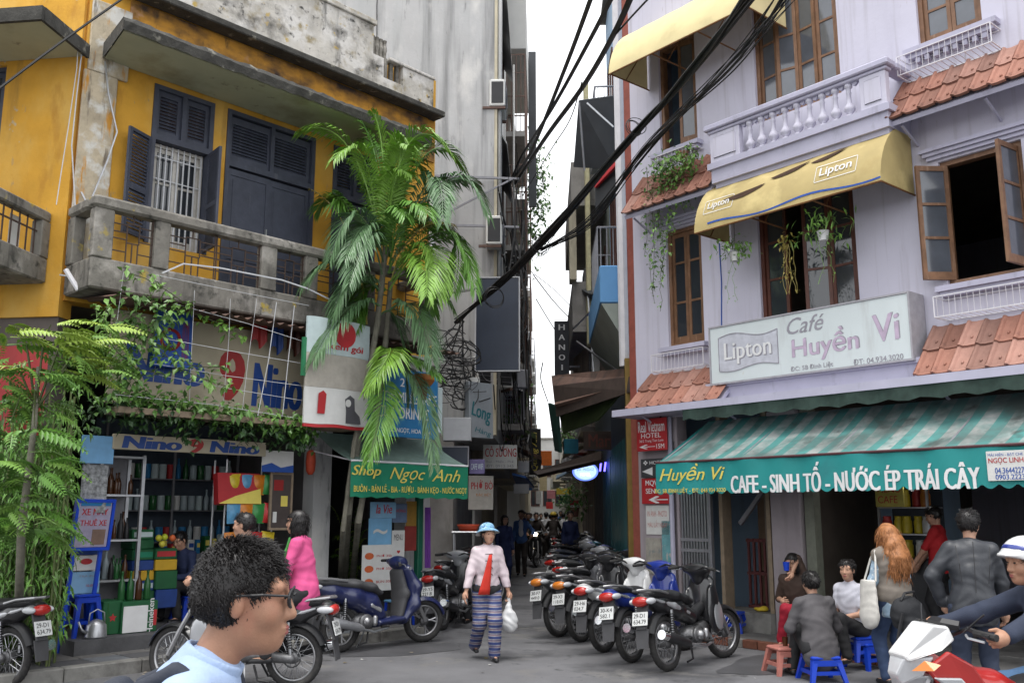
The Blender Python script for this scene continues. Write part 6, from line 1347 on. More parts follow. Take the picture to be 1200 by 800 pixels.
# parasols and stall cloths deep in the alley
sheet('stall_sheet', 'blue tarpaulin sheet over a stall on the left of the alley', 'tarpaulin', 25, [(600, 556, 24), (616, 560, 24), (626, 572, 26), (606, 570, 26)], M('blue_tarp', (.03, .12, .4), .6), .05)
b_ = thing('food_stall', 'food stall with red basins on a steel counter in the alley', 'stall', D(558, 640, 17.6).xy.to_3d()+Vector((0, 0, 0)), 0)
MB().bbox(-.45, .35, -.25, .25, .75, .8, .01).build('counter', mat['steel'], b_)
for sx in (-.4, .3):
    for sy in (-.2, .2): MB().tube([(sx, sy, 0), (sx, sy, 1.3)], .015, 4).build('leg', mat['steel'], b_)
MB().bbox(-.45, .35, -.25, .25, 1.28, 1.31, .01).build('top_shelf', mat['steel'], b_)
for i, (x, z, c) in enumerate(((-.15, 1.312, 'orange_red_paper'), (.1, .802, 'red_paint'), (-.25, .802, 'red_paint'))):
    o = link('basin', MB().lathe([(.0, 0), (.15, 0), (.2, .12), (.21, .12), (.16, .01), (0, .01)], 14).mesh('basin', True), MATS[c], None, b_.location+Vector((x, 0, z))); props(o, ('orange basin on the top shelf of the alley food stall', 'red basin on the counter of the alley food stall, right one', 'red basin on the counter of the alley food stall, left one')[i], 'basin')
# ================================================================ OVERHEAD CABLES
def cable(pts, r, label, grp, sag=0., n=18, name='overhead_cable'):
    P = [D(*p) for p in pts]; Q = []
    for i in range(len(P)-1):
        for k in range(n):
            t = k/n; p0 = P[max(i-1, 0)]; p1 = P[i]; p2 = P[i+1]; p3 = P[min(i+2, len(P)-1)]
            q = .5*((2*p1)+(p2-p0)*t+(2*p0-5*p1+4*p2-p3)*t*t+(3*p1-p0-3*p2+p3)*t**3); Q.append(q-Vector((0, 0, sag*math.sin(PI*t))))
    Q.append(P[-1]); o = MB().tube(Q, r, 5).build(name, mat['cable']); return props(o, label, 'cable', grp)
rc = random.Random(12); GB = 'cables of the thick bundle crossing before the lilac building'
for i in range(12):
    d = lambda s_: rc.uniform(-s_, s_)
    j = [(890+d(8)+i*1.2, -30, 8.6+d(.1)), (806+d(6), 88+d(5), 10.4), (742+d(4), 160+d(4), 11.9), (640+d(4), 276+d(4), 14.2), (585+d(4), 332+d(4), 15.2), (536+d(4), 376+d(3), 15.9)]
    cable(j, rc.choice([.010, .013, .018, .022]), 'black cable in the thick bundle slanting down before the lilac building', GB)
for i in range(13):
    d = lambda s_: rc.uniform(-s_, s_)
    j = [(925+i*3, -30, 8.8), (862+d(9), 72+d(8), 10.2), (760+d(5), 170+d(6), 11.9), (690+d(5), 262+d(5), 13.6), (632+d(3), 294+d(3), 14.8)]
    cable(j, rc.choice([.005, .007, .009]), 'thin black cable trailing below the thick bundle', 'thin cables below the thick bundle')
for k, (pts, r) in enumerate((([(706, -40, 9), (664, 75, 12), (622, 178, 16), (600, 210, 19)], .030), ([(728, -25, 9), (692, 45, 11), (648, 125, 14), (612, 182, 18), (598, 215, 20)], .030), ([(748, -25, 9), (722, 34, 10.4), (684, 100, 12.5), (640, 160, 15), (604, 215, 19)], .038), ([(682, 96, 12.4), (668, 140, 13.5), (646, 175, 15), (612, 230, 18)], .009), ([(768, -10, 9), (738, 22, 10), (722, 40, 10.5)], .012), ([(625, 322, 18), (648, 352, 20), (667, 372, 22)], .012), ([(622, 318, 18), (650, 340, 20), (670, 360, 22)], .008), ([(628, 350, 20), (640, 370, 22), (650, 386, 23)], .012), ([(636, 425, 26), (634, 445, 28), (642, 470, 32)], .018), ([(640, 288, 14.2), (700, 210, 13), (742, 160, 11.9)], .006))):
    cable(pts, r, ['leftmost of three thick cables rising over the alley to the top edge', 'middle of three thick cables rising over the alley to the top edge', 'rightmost and thickest of three cables rising over the alley', 'thin cable hanging below the three thick ones against the sky', 'short cable joining the thick ones at the cream awning', 'cable running from the black mass to the vertical hotel sign', 'thin cable above the one to the vertical hotel sign', 'cable dropping to the left edge of the vertical hotel sign', 'cable looping low over the alley against the sky', 'thin stay cable beside the thick bundle'][k], 'single cables over the alley')
cable([(-30, 126, 6.2), (60, 58, 6.6), (150, -6, 7.0)], .010, 'lone dark cable crossing the top left corner', None)
for k, q in enumerate(((500, 396, 15.6), (516, 436, 15.8), (545, 446, 16), (524, 405, 15.5), (508, 420, 15.7))): cable([(540+k, 372+k, 15.8), ((540+q[0])/2, (376+q[1])/2+9, 15.8), q], .009+.003*(k % 3), 'black cable fraying from the thick bundle into the knot by the slanted sign', 'frayed ends of the thick bundle')
def coil(px, py, Y, R, label):
    t = thing('cable_coil', label, 'cable coil', D(px, py, Y), .4); b = MB()
    for i in range(3): b.torus((rc.uniform(-.03, .03), 0, rc.uniform(-.04, .04)), (rc.uniform(-.3, .3), 1, rc.uniform(-.3, .3)), R*rc.uniform(.8, 1.1), .006, 20, 4)
    b.build('loop', mat['cable'], t)
coil(744, 150, 11.7, .13, 'coiled cable hanging on the bundle by the lilac building'); coil(634, 290, 14.3, .14, 'coiled cable hanging on the bundle against the sky'); coil(578, 350, 15.1, .16, 'coiled cable hanging before the blue-black panel')
GA = 'tangled cables running along the left alley walls'
for i in range(36):
    X0 = rc.uniform(-.15, .28); z = rc.uniform(3.2, 8.6); pts = []
    for Y in (17.1, 19.5, 23, 27, 33, 41): pts.append(Vector((AD*Y-.75+X0+rc.uniform(-.12, .12)+(.1 if Y > 22 else 0), Y, z+rc.uniform(-.35, .35))))
    Q = []
    for k in range(5):
        for q in range(7): t = q/7; Q.append(pts[k].lerp(pts[k+1], t)-Vector((0, 0, .35*math.sin(PI*t))))
    Q.append(pts[-1]); props(MB().tube(Q, rc.choice([.008, .012, .016, .022]), 4).build('alley_cable', mat['cable']), 'dark sagging cable in the tangle along the left alley wall', 'cable', GA)
for i in range(22):
    Y = rc.uniform(17, 24); x = AD*Y-.75+rc.uniform(-.1, .45); z = rc.uniform(4.5, 9)
    L_ = rc.uniform(1, 3); props(MB().tube([(x, Y, z), (x+rc.uniform(-.1, .1), Y, z-L_*.5), (x+rc.uniform(-.15, .15), Y, z-L_)], rc.choice([.01, .016, .024]), 4).build('alley_cable', mat['cable']), 'dark cable hanging straight down by the left alley wall', 'cable', 'drop cables by the left alley wall')
tb = thing('cable_tangle', 'black knot of tangled cables beside the slanted sign', 'cable', D(533, 430, 15.7)); b = MB()
for i in range(30):
    c = Vector((rc.uniform(-.22, .2), rc.uniform(-.12, .12), rc.uniform(-.6, .45))); a0, A, Bq = rc.uniform(0, 6), rc.uniform(.06, .24), rc.uniform(.08, .3); tl = rc.uniform(-1, 1)
    b.tube([c+Vector((A*math.cos(a0+t*.55)*(1+.1*t), .06*math.sin(t*.7+a0), Bq*math.sin(a0+t*.5)+tl*.02*t)) for t in range(13)], rc.choice([.006, .01, .013]), 4)
b.build('knot', mat['cable'], tb)
bx = thing('junction_boxes', 'grey junction box on the tangled cables at the alley corner', 'box', D(612, 455, 20)); MB().bbox(-.12, .12, -.1, .1, 0, .4, .02).build('casing', mat['grey_metal'], bx)
# ================================================================ PLANTS
rp = random.Random(31)
def vec(*a): return Vector(a)
def leaflet(b, p, d, up, L, w_, droop=.3):
    """narrow pointed leaf of two segments, folded along its rib"""
    d = d.normalized(); s = d.cross(up)
    if s.length < 1e-4: s = d.orthogonal()
    s.normalize(); m = p+d*L*.5+Vector((0, 0, -droop*L*.12)); e = p+d*L*.92+Vector((0, 0, -droop*L*.55))
    n = s.cross(d)*w_*.35
    i = len(b.v); b.v += [tuple(p), tuple(m+s*w_+n), tuple(e), tuple(m-s*w_+n), tuple(m)]; b.f += [(i, i+1, i+4), (i+1, i+2, i+4), (i+2, i+3, i+4), (i+3, i, i+4)]
def bez(p0, p1, p2, t): return p0*(1-t)**2+p1*2*t*(1-t)+p2*t*t
def frond(p0, p1, p2, n, L, m, parent, wd=.016, hang=.5, name='frond', stem='stem'):
    """arching palm leaf: leaflets both sides of a midrib"""
    b = MB(); P = [bez(p0, p1, p2, t/14) for t in range(15)]
    b.tube(P, [.014*(1-i/16)+.003 for i in range(15)], 4)
    for i in range(n):
        t = .16+.84*i/(n-1); p = bez(p0, p1, p2, t); d = (bez(p0, p1, p2, min(t+.02, 1.02))-bez(p0, p1, p2, t-.02)).normalized()
        side = d.cross(Vector((0, 0, 1)))
        if side.length < .05: side = Vector((1, .3, 0))
        side.normalize(); upv = side.cross(d)
        l = L*(math.sin(PI*(.12+.80*t))**.7)*rp.uniform(.86, 1.1)
        for s in (-1, 1):
            dd = d*(.55+.5*t)+side*s*(1.0-.35*t)+upv*(.30-.2*t)+Vector((rp.uniform(-.08, .08), rp.uniform(-.08, .08), rp.uniform(-.1, .05)))
            leaflet(b, p, dd, upv, l, wd, hang*rp.uniform(1.2, 2.2))
    return b.build(name, mat[m], parent)
PY = 12.7
pb0 = G(402, 714, .12)
palm = thing('palm', 'tall feathery areca palm growing from the pavement between shop and alley', 'palm', pb0)
def PP(px, py, Y=PY): return D(px, py, Y)-pb0
tops = []
for k, (path, r) in enumerate((([(402, 712, pb0.y), (408, 600, 12.85), (424, 480, 12.75), (442, 380, 12.7), (452, 290, 12.7)], .05), ([(410, 708, pb0.y+.1), (420, 610, 12.9), (440, 500, 12.9), (452, 400, 12.9), (458, 330, 12.9)], .045), ([(396, 710, pb0.y), (402, 620, 12.75), (415, 520, 12.6), (430, 440, 12.6), (440, 400, 12.6)], .035))):
    P = [PP(*q) for q in path]; Q = []
    for i in range(len(P)-1):
        for j in range(8): Q.append(P[i].lerp(P[i+1], j/8))
    Q.append(P[-1]); rr = [r*(1-.25*i/len(Q))*(1.14 if i % 4 == 0 else 1) for i in range(len(Q))]
    MB().tube(Q, rr, 8).build('trunk', mat['trunk'], palm, smooth='auto')
FRD = [  # base, control, tip (px, py, dy), leaflet length, material
    ((446, 290, 0), (420, 130, -.2), (354, 152, -.5), .42, 2), ((450, 285, 0), (444, 120, .1), (402, 140, .2), .40, 1), ((452, 285, 0), (470, 105, -.2), (527, 178, -.3), .46, 2),
    ((455, 285, 0), (500, 120, .1), (545, 200, .2), .42, 1), ((458, 290, 0), (540, 150, -.3), (572, 252, -.5), .42, 3), ((456, 295, 0), (520, 190, .2), (560, 215, .3), .38, 3),
    ((460, 320, 0), (535, 215, -.1), (556, 338, -.4), .42, 1), ((458, 330, 0), (520, 240, -.5), (512, 345, -.8), .44, 2), ((455, 320, 0), (490, 230, .3), (540, 280, .4), .36, 1),
    ((450, 330, 0), (420, 190, -.4), (388, 300, -.7), .44, 3), ((448, 300, 0), (400, 200, .1), (372, 245, .2), .38, 1), ((447, 345, 0), (400, 270, -.3), (355, 335, -.6), .40, 3),
    ((447, 360, 0), (410, 330, -.4), (368, 420, -.9), .44, 3), ((455, 365, 0), (490, 330, -.3), (506, 420, -.6), .42, 3), ((440, 420, -.1), (480, 385, -.5), (430, 455, -.9), .36, 2),
    ((450, 430, 0), (500, 410, -.3), (508, 545, -.5), .34, 3), ((444, 440, -.1), (462, 450, -.6), (432, 540, -.9), .34, 1), ((440, 430, 0), (475, 400, -.2), (515, 440, -.5), .30, 1),
    ((452, 300, 0), (462, 170, -.5), (478, 170, -.9), .40, 2), ((452, 310, 0), (438, 200, .4), (420, 190, .6), .36, 1), ((456, 310, 0), (480, 210, -.6), (500, 250, -1.0), .40, 1),
    ((450, 310, 0), (430, 230, -.6), (410, 330, -1.0), .38, 3), ((455, 300, .1), (470, 180, .4), (500, 170, .7), .38, 1), ((445, 370, .1), (470, 340, .3), (480, 470, .2), .36, 3), ((452, 285, 0), (452, 150, 0), (437, 132, -.1), .34, 2),
    ((458, 330, .2), (500, 300, .3), (530, 360, .2), .36, 1), ((452, 340, .1), (430, 300, .2), (395, 380, .1), .36, 1)]
for rep in (0, 1):
    for p0, p1, p2, L, k in FRD:
        if rep and (rp.random() < .05 or p0[1] > 400 or p2[1] > 395): continue
        j = lambda a_: rp.uniform(-a_, a_)*rep
        a, b_, c = PP(p0[0]+j(5), p0[1]+j(14), PY+p0[2]+j(.1)), PP(p1[0]+j(24), p1[1]+10*rep+j(24), PY+p1[2]+j(.35)), PP(p2[0]*(1-.25*rep)+455*.25*rep+j(28), p2[1]+12*rep+j(26), PY+p2[2]+j(.45))
        frond(a, b_, c, 46, L*(1.16-.1*rep), 'leaf_palm' if k == 1 else 'leaf_palm2' if k == 2 else 'leaf_palm3', palm, wd=.018)
frond(PP(458, 330), PP(480, 250, PY-.2), PP(530, 262, PY-.3), 26, .3, 'leaf_old', palm, wd=.012)
frond(PP(430, 380), PP(420, 250), PP(365, 222), 22, .26, 'leaf_old', palm, wd=.012)
# bushy palm at the foot
sh = thing('cane_palm', 'low yellowish green cane palm in front of the dark shop front', 'plant', pb0+vec(.05, .25, 0))
for i in range(17):
    a = rp.uniform(0, 2*PI); h = rp.uniform(.7, 1.75); r = rp.uniform(.15, .42)
    frond(vec(rp.uniform(-.08, .08), rp.uniform(-.05, .05), 0), vec(r*.25*math.cos(a), r*.2*math.sin(a), h*.85), vec(r*math.cos(a), r*.8*math.sin(a), h*rp.uniform(.75, 1.0)), 18, .22, rp.choice(['leaf_bamboo', 'leaf_palm2', 'leaf_fern']), sh, wd=.012)
# flower pot like lantern planter in the palm
hp = thing('hanging_planter', 'orange brown clay bowl hanging under the palm crown beside the drinks sign', 'planter', D(495, 446, 12.75))
MB().lathe([(.02, -.09), (.12, -.07), (.17, 0), (.165, .06), (.10, .09), (.02, .10)], 14).build('bowl', M('orange_clay', (.32, .11, .02), .6, var=.35, scale=8), hp, smooth='auto'); MB().tube([(-.12, 0, .05), (0, 0, .5), (.12, 0, .05)], .005, 4).build('hanger', mat['cable'], hp); MB().lathe([(.06, -.26), (.075, -.1)], 8).build('foot', M('dark_red_foot', (.12, .03, .02), .7), hp)

def leafcloud(b, pts, n, size, spread, droop=.5, rnd=rp, shape='broad'):
    """single leaves scattered round a line of points"""
    for i in range(n):
        t = rnd.random()*(len(pts)-1); k = int(t); p = Vector(pts[k]).lerp(Vector(pts[min(k+1, len(pts)-1)]), t-k)
        p = p+Vector((rnd.gauss(0, spread[0]), rnd.gauss(0, spread[1]), rnd.gauss(0, spread[2])))
        d = Vector((rnd.uniform(-1, 1), rnd.uniform(-1, .5), rnd.uniform(-1, .35))); u = Vector((rnd.uniform(-.4, .4), rnd.uniform(-.9, 0), 1))
        leaflet(b, p, d, u, size*rnd.uniform(.6, 1.25), size*(.30 if shape == 'broad' else .12), droop)
# climbing vine over the wire trellis and its ledge
vi = thing('climbing_vine', 'leafy vine climbing over the wire trellis below the old balcony', 'vine', FL.W(-5, -1.0, 3))
vo = vi.location
def VP(px, py, w=1.0): x, z = hL(px, py, w); return FL.W(x, -w, z)-vo
stems = [[(145, 318), (170, 326), (195, 340), (212, 352), (226, 362)], [(140, 345), (165, 352), (190, 362), (200, 378)], [(200, 362), (230, 368), (260, 380), (272, 386), (285, 392)], [(130, 372), (150, 382), (175, 400), (205, 425), (240, 430), (262, 430)], [(128, 350), (120, 380), (135, 410), (160, 432), (200, 440)], [(150, 360), (160, 390), (150, 420), (140, 450)], [(205, 430), (228, 440), (250, 448), (275, 455)], [(175, 340), (185, 380), (205, 410), (215, 425)], [(110, 360), (125, 385), (128, 420)]]
b1, b2, bs = MB(), MB(), MB()
for i, s in enumerate(stems):
    P = [VP(px, py, 1.0+.12*math.sin(i*2.2)) for px, py in s]; bs.tube(P, .006, 4); leafcloud(b1 if i % 2 else b2, P, 62 if i in (0, 1, 3, 4) else 44, .105, (.04, .06, .045))
for (cx, cy, n, sx, sz) in ((150, 400, 120, .16, .22), (175, 395, 70, .12, .16), (140, 440, 70, .14, .1)): leafcloud(b1 if cx != 175 else b2, [VP(cx, cy, .95), VP(cx+10, cy, .95)], n, .10, (sx, .10, sz))
bs.build('vine_stem', mat['stem'], vi); b1.build('foliage', mat['leaf_vine'], vi); b2.build('light_foliage', mat['leaf_vine2'], vi)
lv = thing('ledge_creeper', 'dense creeper trailing along the ledge above the shop doorway', 'vine', FL.W(-5, -.9, 2.6)); vo = lv.location
led = [VP(px, py, .85) for px, py in ((128, 470), (165, 468), (210, 476), (255, 484), (300, 490), (340, 498), (362, 505))]
b1, b2, b3 = MB(), MB(), MB()
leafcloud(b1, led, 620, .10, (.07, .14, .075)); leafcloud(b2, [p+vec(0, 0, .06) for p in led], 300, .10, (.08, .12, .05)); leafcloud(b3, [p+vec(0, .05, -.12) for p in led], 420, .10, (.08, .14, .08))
for px, py in ((160, 500), (195, 505), (220, 515), (285, 520), (322, 525), (345, 520), (110, 500)): leafcloud(b3, [VP(px, py-30, .8), VP(px, py, .8)], 40, .09, (.05, .06, .05))
MB().box(-.1, 3.2, -.06, .3, -.05, .02, Matrix.Rotation(FL.rz, 4, 'Z') @ Matrix.Translation((-.4, 0, led[0].z*0+(hL(240, 487, .85)[1]-2.6)))).build('ledge_board', mat['wood_pale'], lv)
b1.build('foliage', mat['leaf_vine'], lv); b2.build('light_foliage', mat['leaf_vine2'], lv); b3.build('other_foliage', mat['leaf_dark'], lv)  # paler leaves above, darker below: light and shade put into the greens
# feathery shrub at the left edge: compound leaves
fe = thing('feathery_tree', 'bright feathery leaved shrub reaching in at the left edge', 'shrub', G(20, 770, .12)); fo = fe.location
def spray(name, m, n=9, L=.3):
    b = MB(); b.tube([(0, 0, 0), (0, L*.5, .02), (0, L, -.04)], .004, 3)
    for i in range(n):
        t = .15+.85*i/(n-1); p = Vector((0, L*t, .03*math.sin(PI*t)-.04*t*t)); l = L*.30*math.sin(PI*(.25+.65*t))
        for s in (-1, 1): leaflet(b, p, Vector((s, .45, -.1)), Vector((0, 0, 1)), l, l*.2, .4)
    return b.mesh('leaf_spray')
sp1, sp2 = spray('a', None), spray('b', None, 11, .36)
def FP(px, py, Y): return D(px, py, Y)-fo
MB().tube([(0, 0, 0), FP(25, 620, 8.9), FP(40, 500, 8.9), FP(45, 430, 9)], [.05, .04, .03, .02], 6).build('trunk', mat['trunk'], fe, smooth=True)
for e in ((95, 400), (125, 420), (20, 390), (0, 440), (60, 380), (110, 450), (10, 500), (40, 500)): MB().tube([FP(42, 480, 8.95), FP((42+e[0])/2, (440+e[1])/2-12, 8.9), FP(e[0], e[1], 8.8)], [.014, .01, .004], 4).build('branch', mat['stem'], fe)
for i in range(150):
    if i < 56: px, py, m = rp.gauss(62, 42), rp.uniform(378, 440), rp.choice(['leaf_fern', 'leaf_fern', 'leaf_fern2'])
    else: px, py, m = rp.gauss(25, 28), rp.uniform(420, 630), rp.choice(['leaf_fern2', 'leaf_palm', 'leaf_vine'])
    px = min(px, 118)
    o = link('leaf_spray', rp.choice([sp1, sp2]), mat[m], fe, FP(px, py, rp.uniform(8.5, 9.3))); s = rp.uniform(.9, 1.5); o.scale = (s, s, s)
    o.rotation_euler = (rp.uniform(-.7, .15), rp.uniform(-.6, .6), rp.uniform(-2.6, -.3) if px > 40 else rp.uniform(-PI, PI))
# bamboo clump
bm_ = thing('bamboo', 'clump of thin green bamboo canes against the dark wall at far left', 'bamboo', G(35, 752, .12)); bo = bm_.location
b1, b2, bc = MB(), MB(), MB()
for i in range(60):
    px = rp.uniform(-25, 70); Y = rp.uniform(9.8, 10.5); base = D(px, 720, Y); base.z = .12; H_ = rp.uniform(1.2, 3.0); ln = rp.uniform(-.10, .05)
    P = [base-bo+Vector((ln*(t/6)**2, 0, H_*t/6)) for t in range(7)]; bc.tube(P, rp.choice([.008, .011, .014]), 5)
    for t in range(1, 7): leafcloud(b1 if rp.random() < .4 else b2, [P[t], P[t]+vec(.04, 0, .1)], 9, .115, (.06, .06, .07), 1.0, shape='narrow')
leafcloud(b1, [D(-10, 650, 10.1)-bo, D(62, 640, 10.1)-bo], 260, .11, (.08, .2, .32), 1.0, shape='narrow'); leafcloud(b2, [D(-10, 600, 10.1)-bo, D(62, 600, 10.1)-bo], 620, .12, (.08, .2, .4), 1.0, shape='narrow')
leafcloud(b2, [D(-10, 540, 10.1)-bo, D(60, 560, 10.1)-bo], 500, .12, (.08, .2, .3), 1.0, shape='narrow')
bc.build('cane', mat['cane'], bm_); props(bm_.children[-1], kind='stuff'); b1.build('foliage', mat['leaf_bamboo'], bm_); b2.build('other_foliage', mat['leaf_palm'], bm_)  # leaves split between two greens
rdp = thing('red_banner', 'dark red cloth hanging in the shade behind the feathery shrub', 'banner', D(16, 520, 10.4)); MB().grid([[(x, .03*math.sin(i*1.2), z) for i, x in enumerate(np.linspace(-.3, .3, 9))] for z in (0, .5, 1.1)]).build('cloth', mat['red_let'], rdp, smooth=True)
# hanging creeper on the lilac wall
hv = thing('hanging_creeper', 'green creeper spilling down the lilac wall from the upper left window rack', 'vine', FR.W(.8, -.3, 7)); vo = hv.location
def RP(px, py, w=.4): x, z = hR(px, py, w); return FR.W(x, -w, z)-vo
b1, b2 = MB(), MB()
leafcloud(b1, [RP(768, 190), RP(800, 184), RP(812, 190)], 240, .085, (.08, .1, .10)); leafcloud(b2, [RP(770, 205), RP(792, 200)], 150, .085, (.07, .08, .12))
for px, y0, y1, n in ((758, 195, 300, 60), (766, 200, 345, 90), (764, 240, 355, 34), (775, 200, 325, 70), (783, 200, 300, 70), (772, 195, 280, 70), (790, 200, 270, 50), (800, 195, 250, 30), (810, 190, 245, 20), (776, 300, 365, 10)):
    P = [RP(px+rp.uniform(-3, 3), y0+(y1-y0)*t/5, .42-.05*t/5) for t in range(6)]; MB().tube(P, .004, 3).build('vine_stem', mat['stem'], hv); leafcloud(rp.choice([b1, b2]), P, n, .075, (.025, .035, .03))
b1.build('foliage', mat['leaf_vine2'], hv); b2.build('other_foliage', mat['leaf_vine'], hv)  # a second, darker green mixed among the leaves
def potted(label, px, py, w, R, n, pot, m, trail=0, size=.09, potcol='white'):
    t = thing('hanging_plant', label, 'hanging plant', FR.W(hR(px, py, w)[0], -w, hR(px, py, w)[1]), FR.rz); b = MB()
    if pot: MB().lathe([(.0, 0), (.055, 0), (.075, .12), (.08, .125), (.07, .115), (0, .10)], 12).build('pot', mat[potcol], t, smooth='auto')
    leafcloud(b, [(0, 0, .12), (0, 0, .12+R*.7)], n, size, (R*.75, R*.6, R*.42), .7, shape='narrow' if size > .1 else 'broad'); b.build('foliage', mat[m], t)
    MB().tube([(0, 0, .1), (0, 0, .95)], .004, 3).build('hanger', mat['cable'], t)
    for i in range(trail):
        P = [Vector((rp.uniform(-.1, .1), 0, .1))]; 
        for k in range(6): P.append(P[-1]+vec(rp.uniform(-.05, .05), rp.uniform(-.03, .03), -.11))
        b = MB(); b.tube(P, .003, 3); leafcloud(b, P, 7, .045, (.015, .015, .02)); b.build('trailing_stem', mat[m], t)
    return t
potted('white hanging pot with a bushy green plant before the middle window', 965, 282, .5, .24, 130, True, 'leaf_vine2', 2, .13)
potted('small green plant hanging under the left end of the torn awning', 862, 306, .55, .17, 110, True, 'leaf_vine2', 2, .08, 'paper')
potted('dry straggling plant hanging before the dark window opening', 920, 296, .55, .10, 40, False, 'leaf_old', 6, .06)
pw_ = thing('flower_pot', 'small terracotta pot on the upper left window rack', 'flower pot', FR.W(1.25, -.22, 6.86), FR.rz); MB().lathe([(.0, 0), (.06, 0), (.09, .14), (.095, .15), (.08, .14), (0, .12)], 12).build('pot', mat['terracotta'], pw_, smooth='auto')
# creepers on the alley houses
ac_ = thing('alley_creeper', 'creeper and small branches growing from the dark alley house against the sky', 'vine', D(632, 230, 27)); vo = ac_.location
b1 = MB()
leafcloud(b1, [D(622, 175, 27)-vo, D(628, 230, 27)-vo, D(624, 290, 27)-vo], 700, .16, (.22, .2, .5)); leafcloud(b1, [D(640, 185, 27)-vo, D(632, 260, 27)-vo], 150, .13, (.18, .2, .5))
for i in range(9): p = D(626, 180+i*12, 27)-vo; b1.tube([p, p+vec(rp.uniform(.2, .5), 0, rp.uniform(-.1, .3)), p+vec(rp.uniform(.4, .75), 0, rp.uniform(-.5, .2))], .01, 3)
b1.build('foliage', mat['leaf_vine'], ac_)
for lab, px, py, Y, n, sp_ in (('green potted plants on a balcony deep on the left of the alley', 600, 470, 26, 160, .25), ('green plant hanging deep on the right of the alley', 672, 590, 26, 160, .22), ('pale green plants on a ledge above the alley signs', 595, 500, 24, 120, .2), ('small plant on a right hand ledge deep in the alley', 664, 515, 30, 100, .2)):
    t = thing('potted_plant', lab, 'plant', D(px, py, Y)); b = MB(); leafcloud(b, [(0, 0, 0), (0, 0, .2)], n, .14, (sp_, sp_*.6, sp_)); b.build('foliage', mat['leaf_vine'], t); MB().lathe([(.0, -.35), (.12, -.35), (.16, -.1), (0, -.1)], 8).build('pot', mat['terracotta'], t)
# ================================================================ MOTORBIKES
def paint(name, c, metal=0.): return M('paint_'+name, c, .28, metal=metal, var=.06, spec=.6, coat=.5)
PB = dict(black=paint('black', (.014, .014, .016)), blue=paint('blue', (.012, .03, .22)), navy=paint('navy', (.012, .018, .075)), red=paint('red', (.36, .02, .018)), white=paint('white', (.62, .62, .62)), silver=paint('silver', (.42, .43, .45), .5), grey=paint('grey', (.09, .09, .1)), wine=paint('wine', (.10, .015, .02)), teal=paint('teal', (.04, .16, .2)), orange=paint('orange', (.5, .14, .02)), green=paint('green', (.03, .09, .06)))
mat['lens_red'] = M('red_lens', (.40, .02, .015), .15, var=.1, coat=.5); mat['lens_orange'] = M('orange_lens', (.55, .17, .02), .15, var=.1, coat=.5); mat['lens_clear'] = M('clear_lens', (.45, .46, .48), .08, var=.1, coat=.6); mat['plate'] = M('plate_white', (.62, .63, .62), .5, var=.06)
def wheel_meshes(r, tw, cast):
    ty = MB(); ty.torus((0, 0, 0), (0, 1, 0), r-tw*.5, tw*.5, 36, 9, .92)
    for i in range(36):
        a = 2*PI*i/36
        for s in (-1, 1):
            c, d = math.cos(a), math.sin(a); c2, d2 = math.cos(a+.06), math.sin(a+.06)
            ty.add([(c*(r-.004), s*.004, d*(r-.004)), (c2*(r+.003), s*.012, d2*(r+.003)), (c2*(r-.012), s*tw*.38, d2*(r-.012)), (c*(r-.016), s*tw*.36, d*(r-.016))], [(0, 1, 2, 3)])
    rim = MB(); rim.torus((0, 0, 0), (0, 1, 0), r-tw*.98, .016, 36, 6, 1.6)
    hub = MB(); Mx = Matrix.Rotation(PI/2, 4, 'X'); hub.lathe([(.02, -.07), (.055, -.045), (.06, 0), (.055, .045), (.02, .07)], 14, Mx); 
    hub.torus((0, .055, 0), (0, 1, 0), .085, .007, 20, 4)
    sp = MB(); R0 = r-tw*1.0
    if cast:
        for i in range(cast):
            a = 2*PI*i/cast
            for da in (-.10, .10): sp.tube([(.05*math.cos(a), 0, .05*math.sin(a)), (R0*.6*math.cos(a+da*.5), .0, R0*.6*math.sin(a+da*.5)), (R0*math.cos(a+da*1.6), 0, R0*math.sin(a+da*1.6))], [.014, .010, .012], 5)
    else:
        for i in range(28):
            a = 2*PI*i/28; b_ = a+(.5 if i % 2 else -.5); sp.tube([(.052*math.cos(b_), .03*(1 if i % 4 < 2 else -1), .052*math.sin(b_)), (R0*math.cos(a), 0, R0*math.sin(a))], .0028, 3)
    return ty.mesh('tyre', True), rim.mesh('rim', True), sp.mesh('spokes'), hub.mesh('wheel', 'auto')
WH = {k: wheel_meshes(*v) for k, v in dict(spoke=(.285, .075, 0), cast=(.285, .085, 5), cast3=(.275, .09, 5)).items()}
def add_wheel(t, kind, MW, rimm='alloy'):
    ty, rim, sp, hub = WH[kind]; h = link('wheel', hub, mat['engine_m'], t); h.matrix_local = MW
    link('tyre', ty, mat['rubber'], h); link('rim', rim, mat[rimm], h); link('spokes', sp, mat[rimm if kind != 'spoke' else 'steel'], h)
def fender(r, a0, a1, wd, MX, th=.006):
    b = MB(); n = 14; o = []; i_ = []
    for k in range(n+1):
        a = a0+(a1-a0)*k/n; ro = []; ri = []
        for j in range(7):
            y = wd*(j/6-.5)*2; rr = r+.012-.045*(abs(j/6-.5)*2)**2.2
            ro.append(MX @ Vector((rr*math.cos(a), y, rr*math.sin(a)))); ri.append(MX @ Vector(((rr-th)*math.cos(a), y*.97, (rr-th)*math.sin(a))))
        o.append(ro); i_.append(ri)
    return b.grid(o).grid(i_)
PLATES = ['29-D1\n634.79', '30-K4\n5821', '29-H6\n0247', '29-X3\n118.05', '30-F7\n4490']
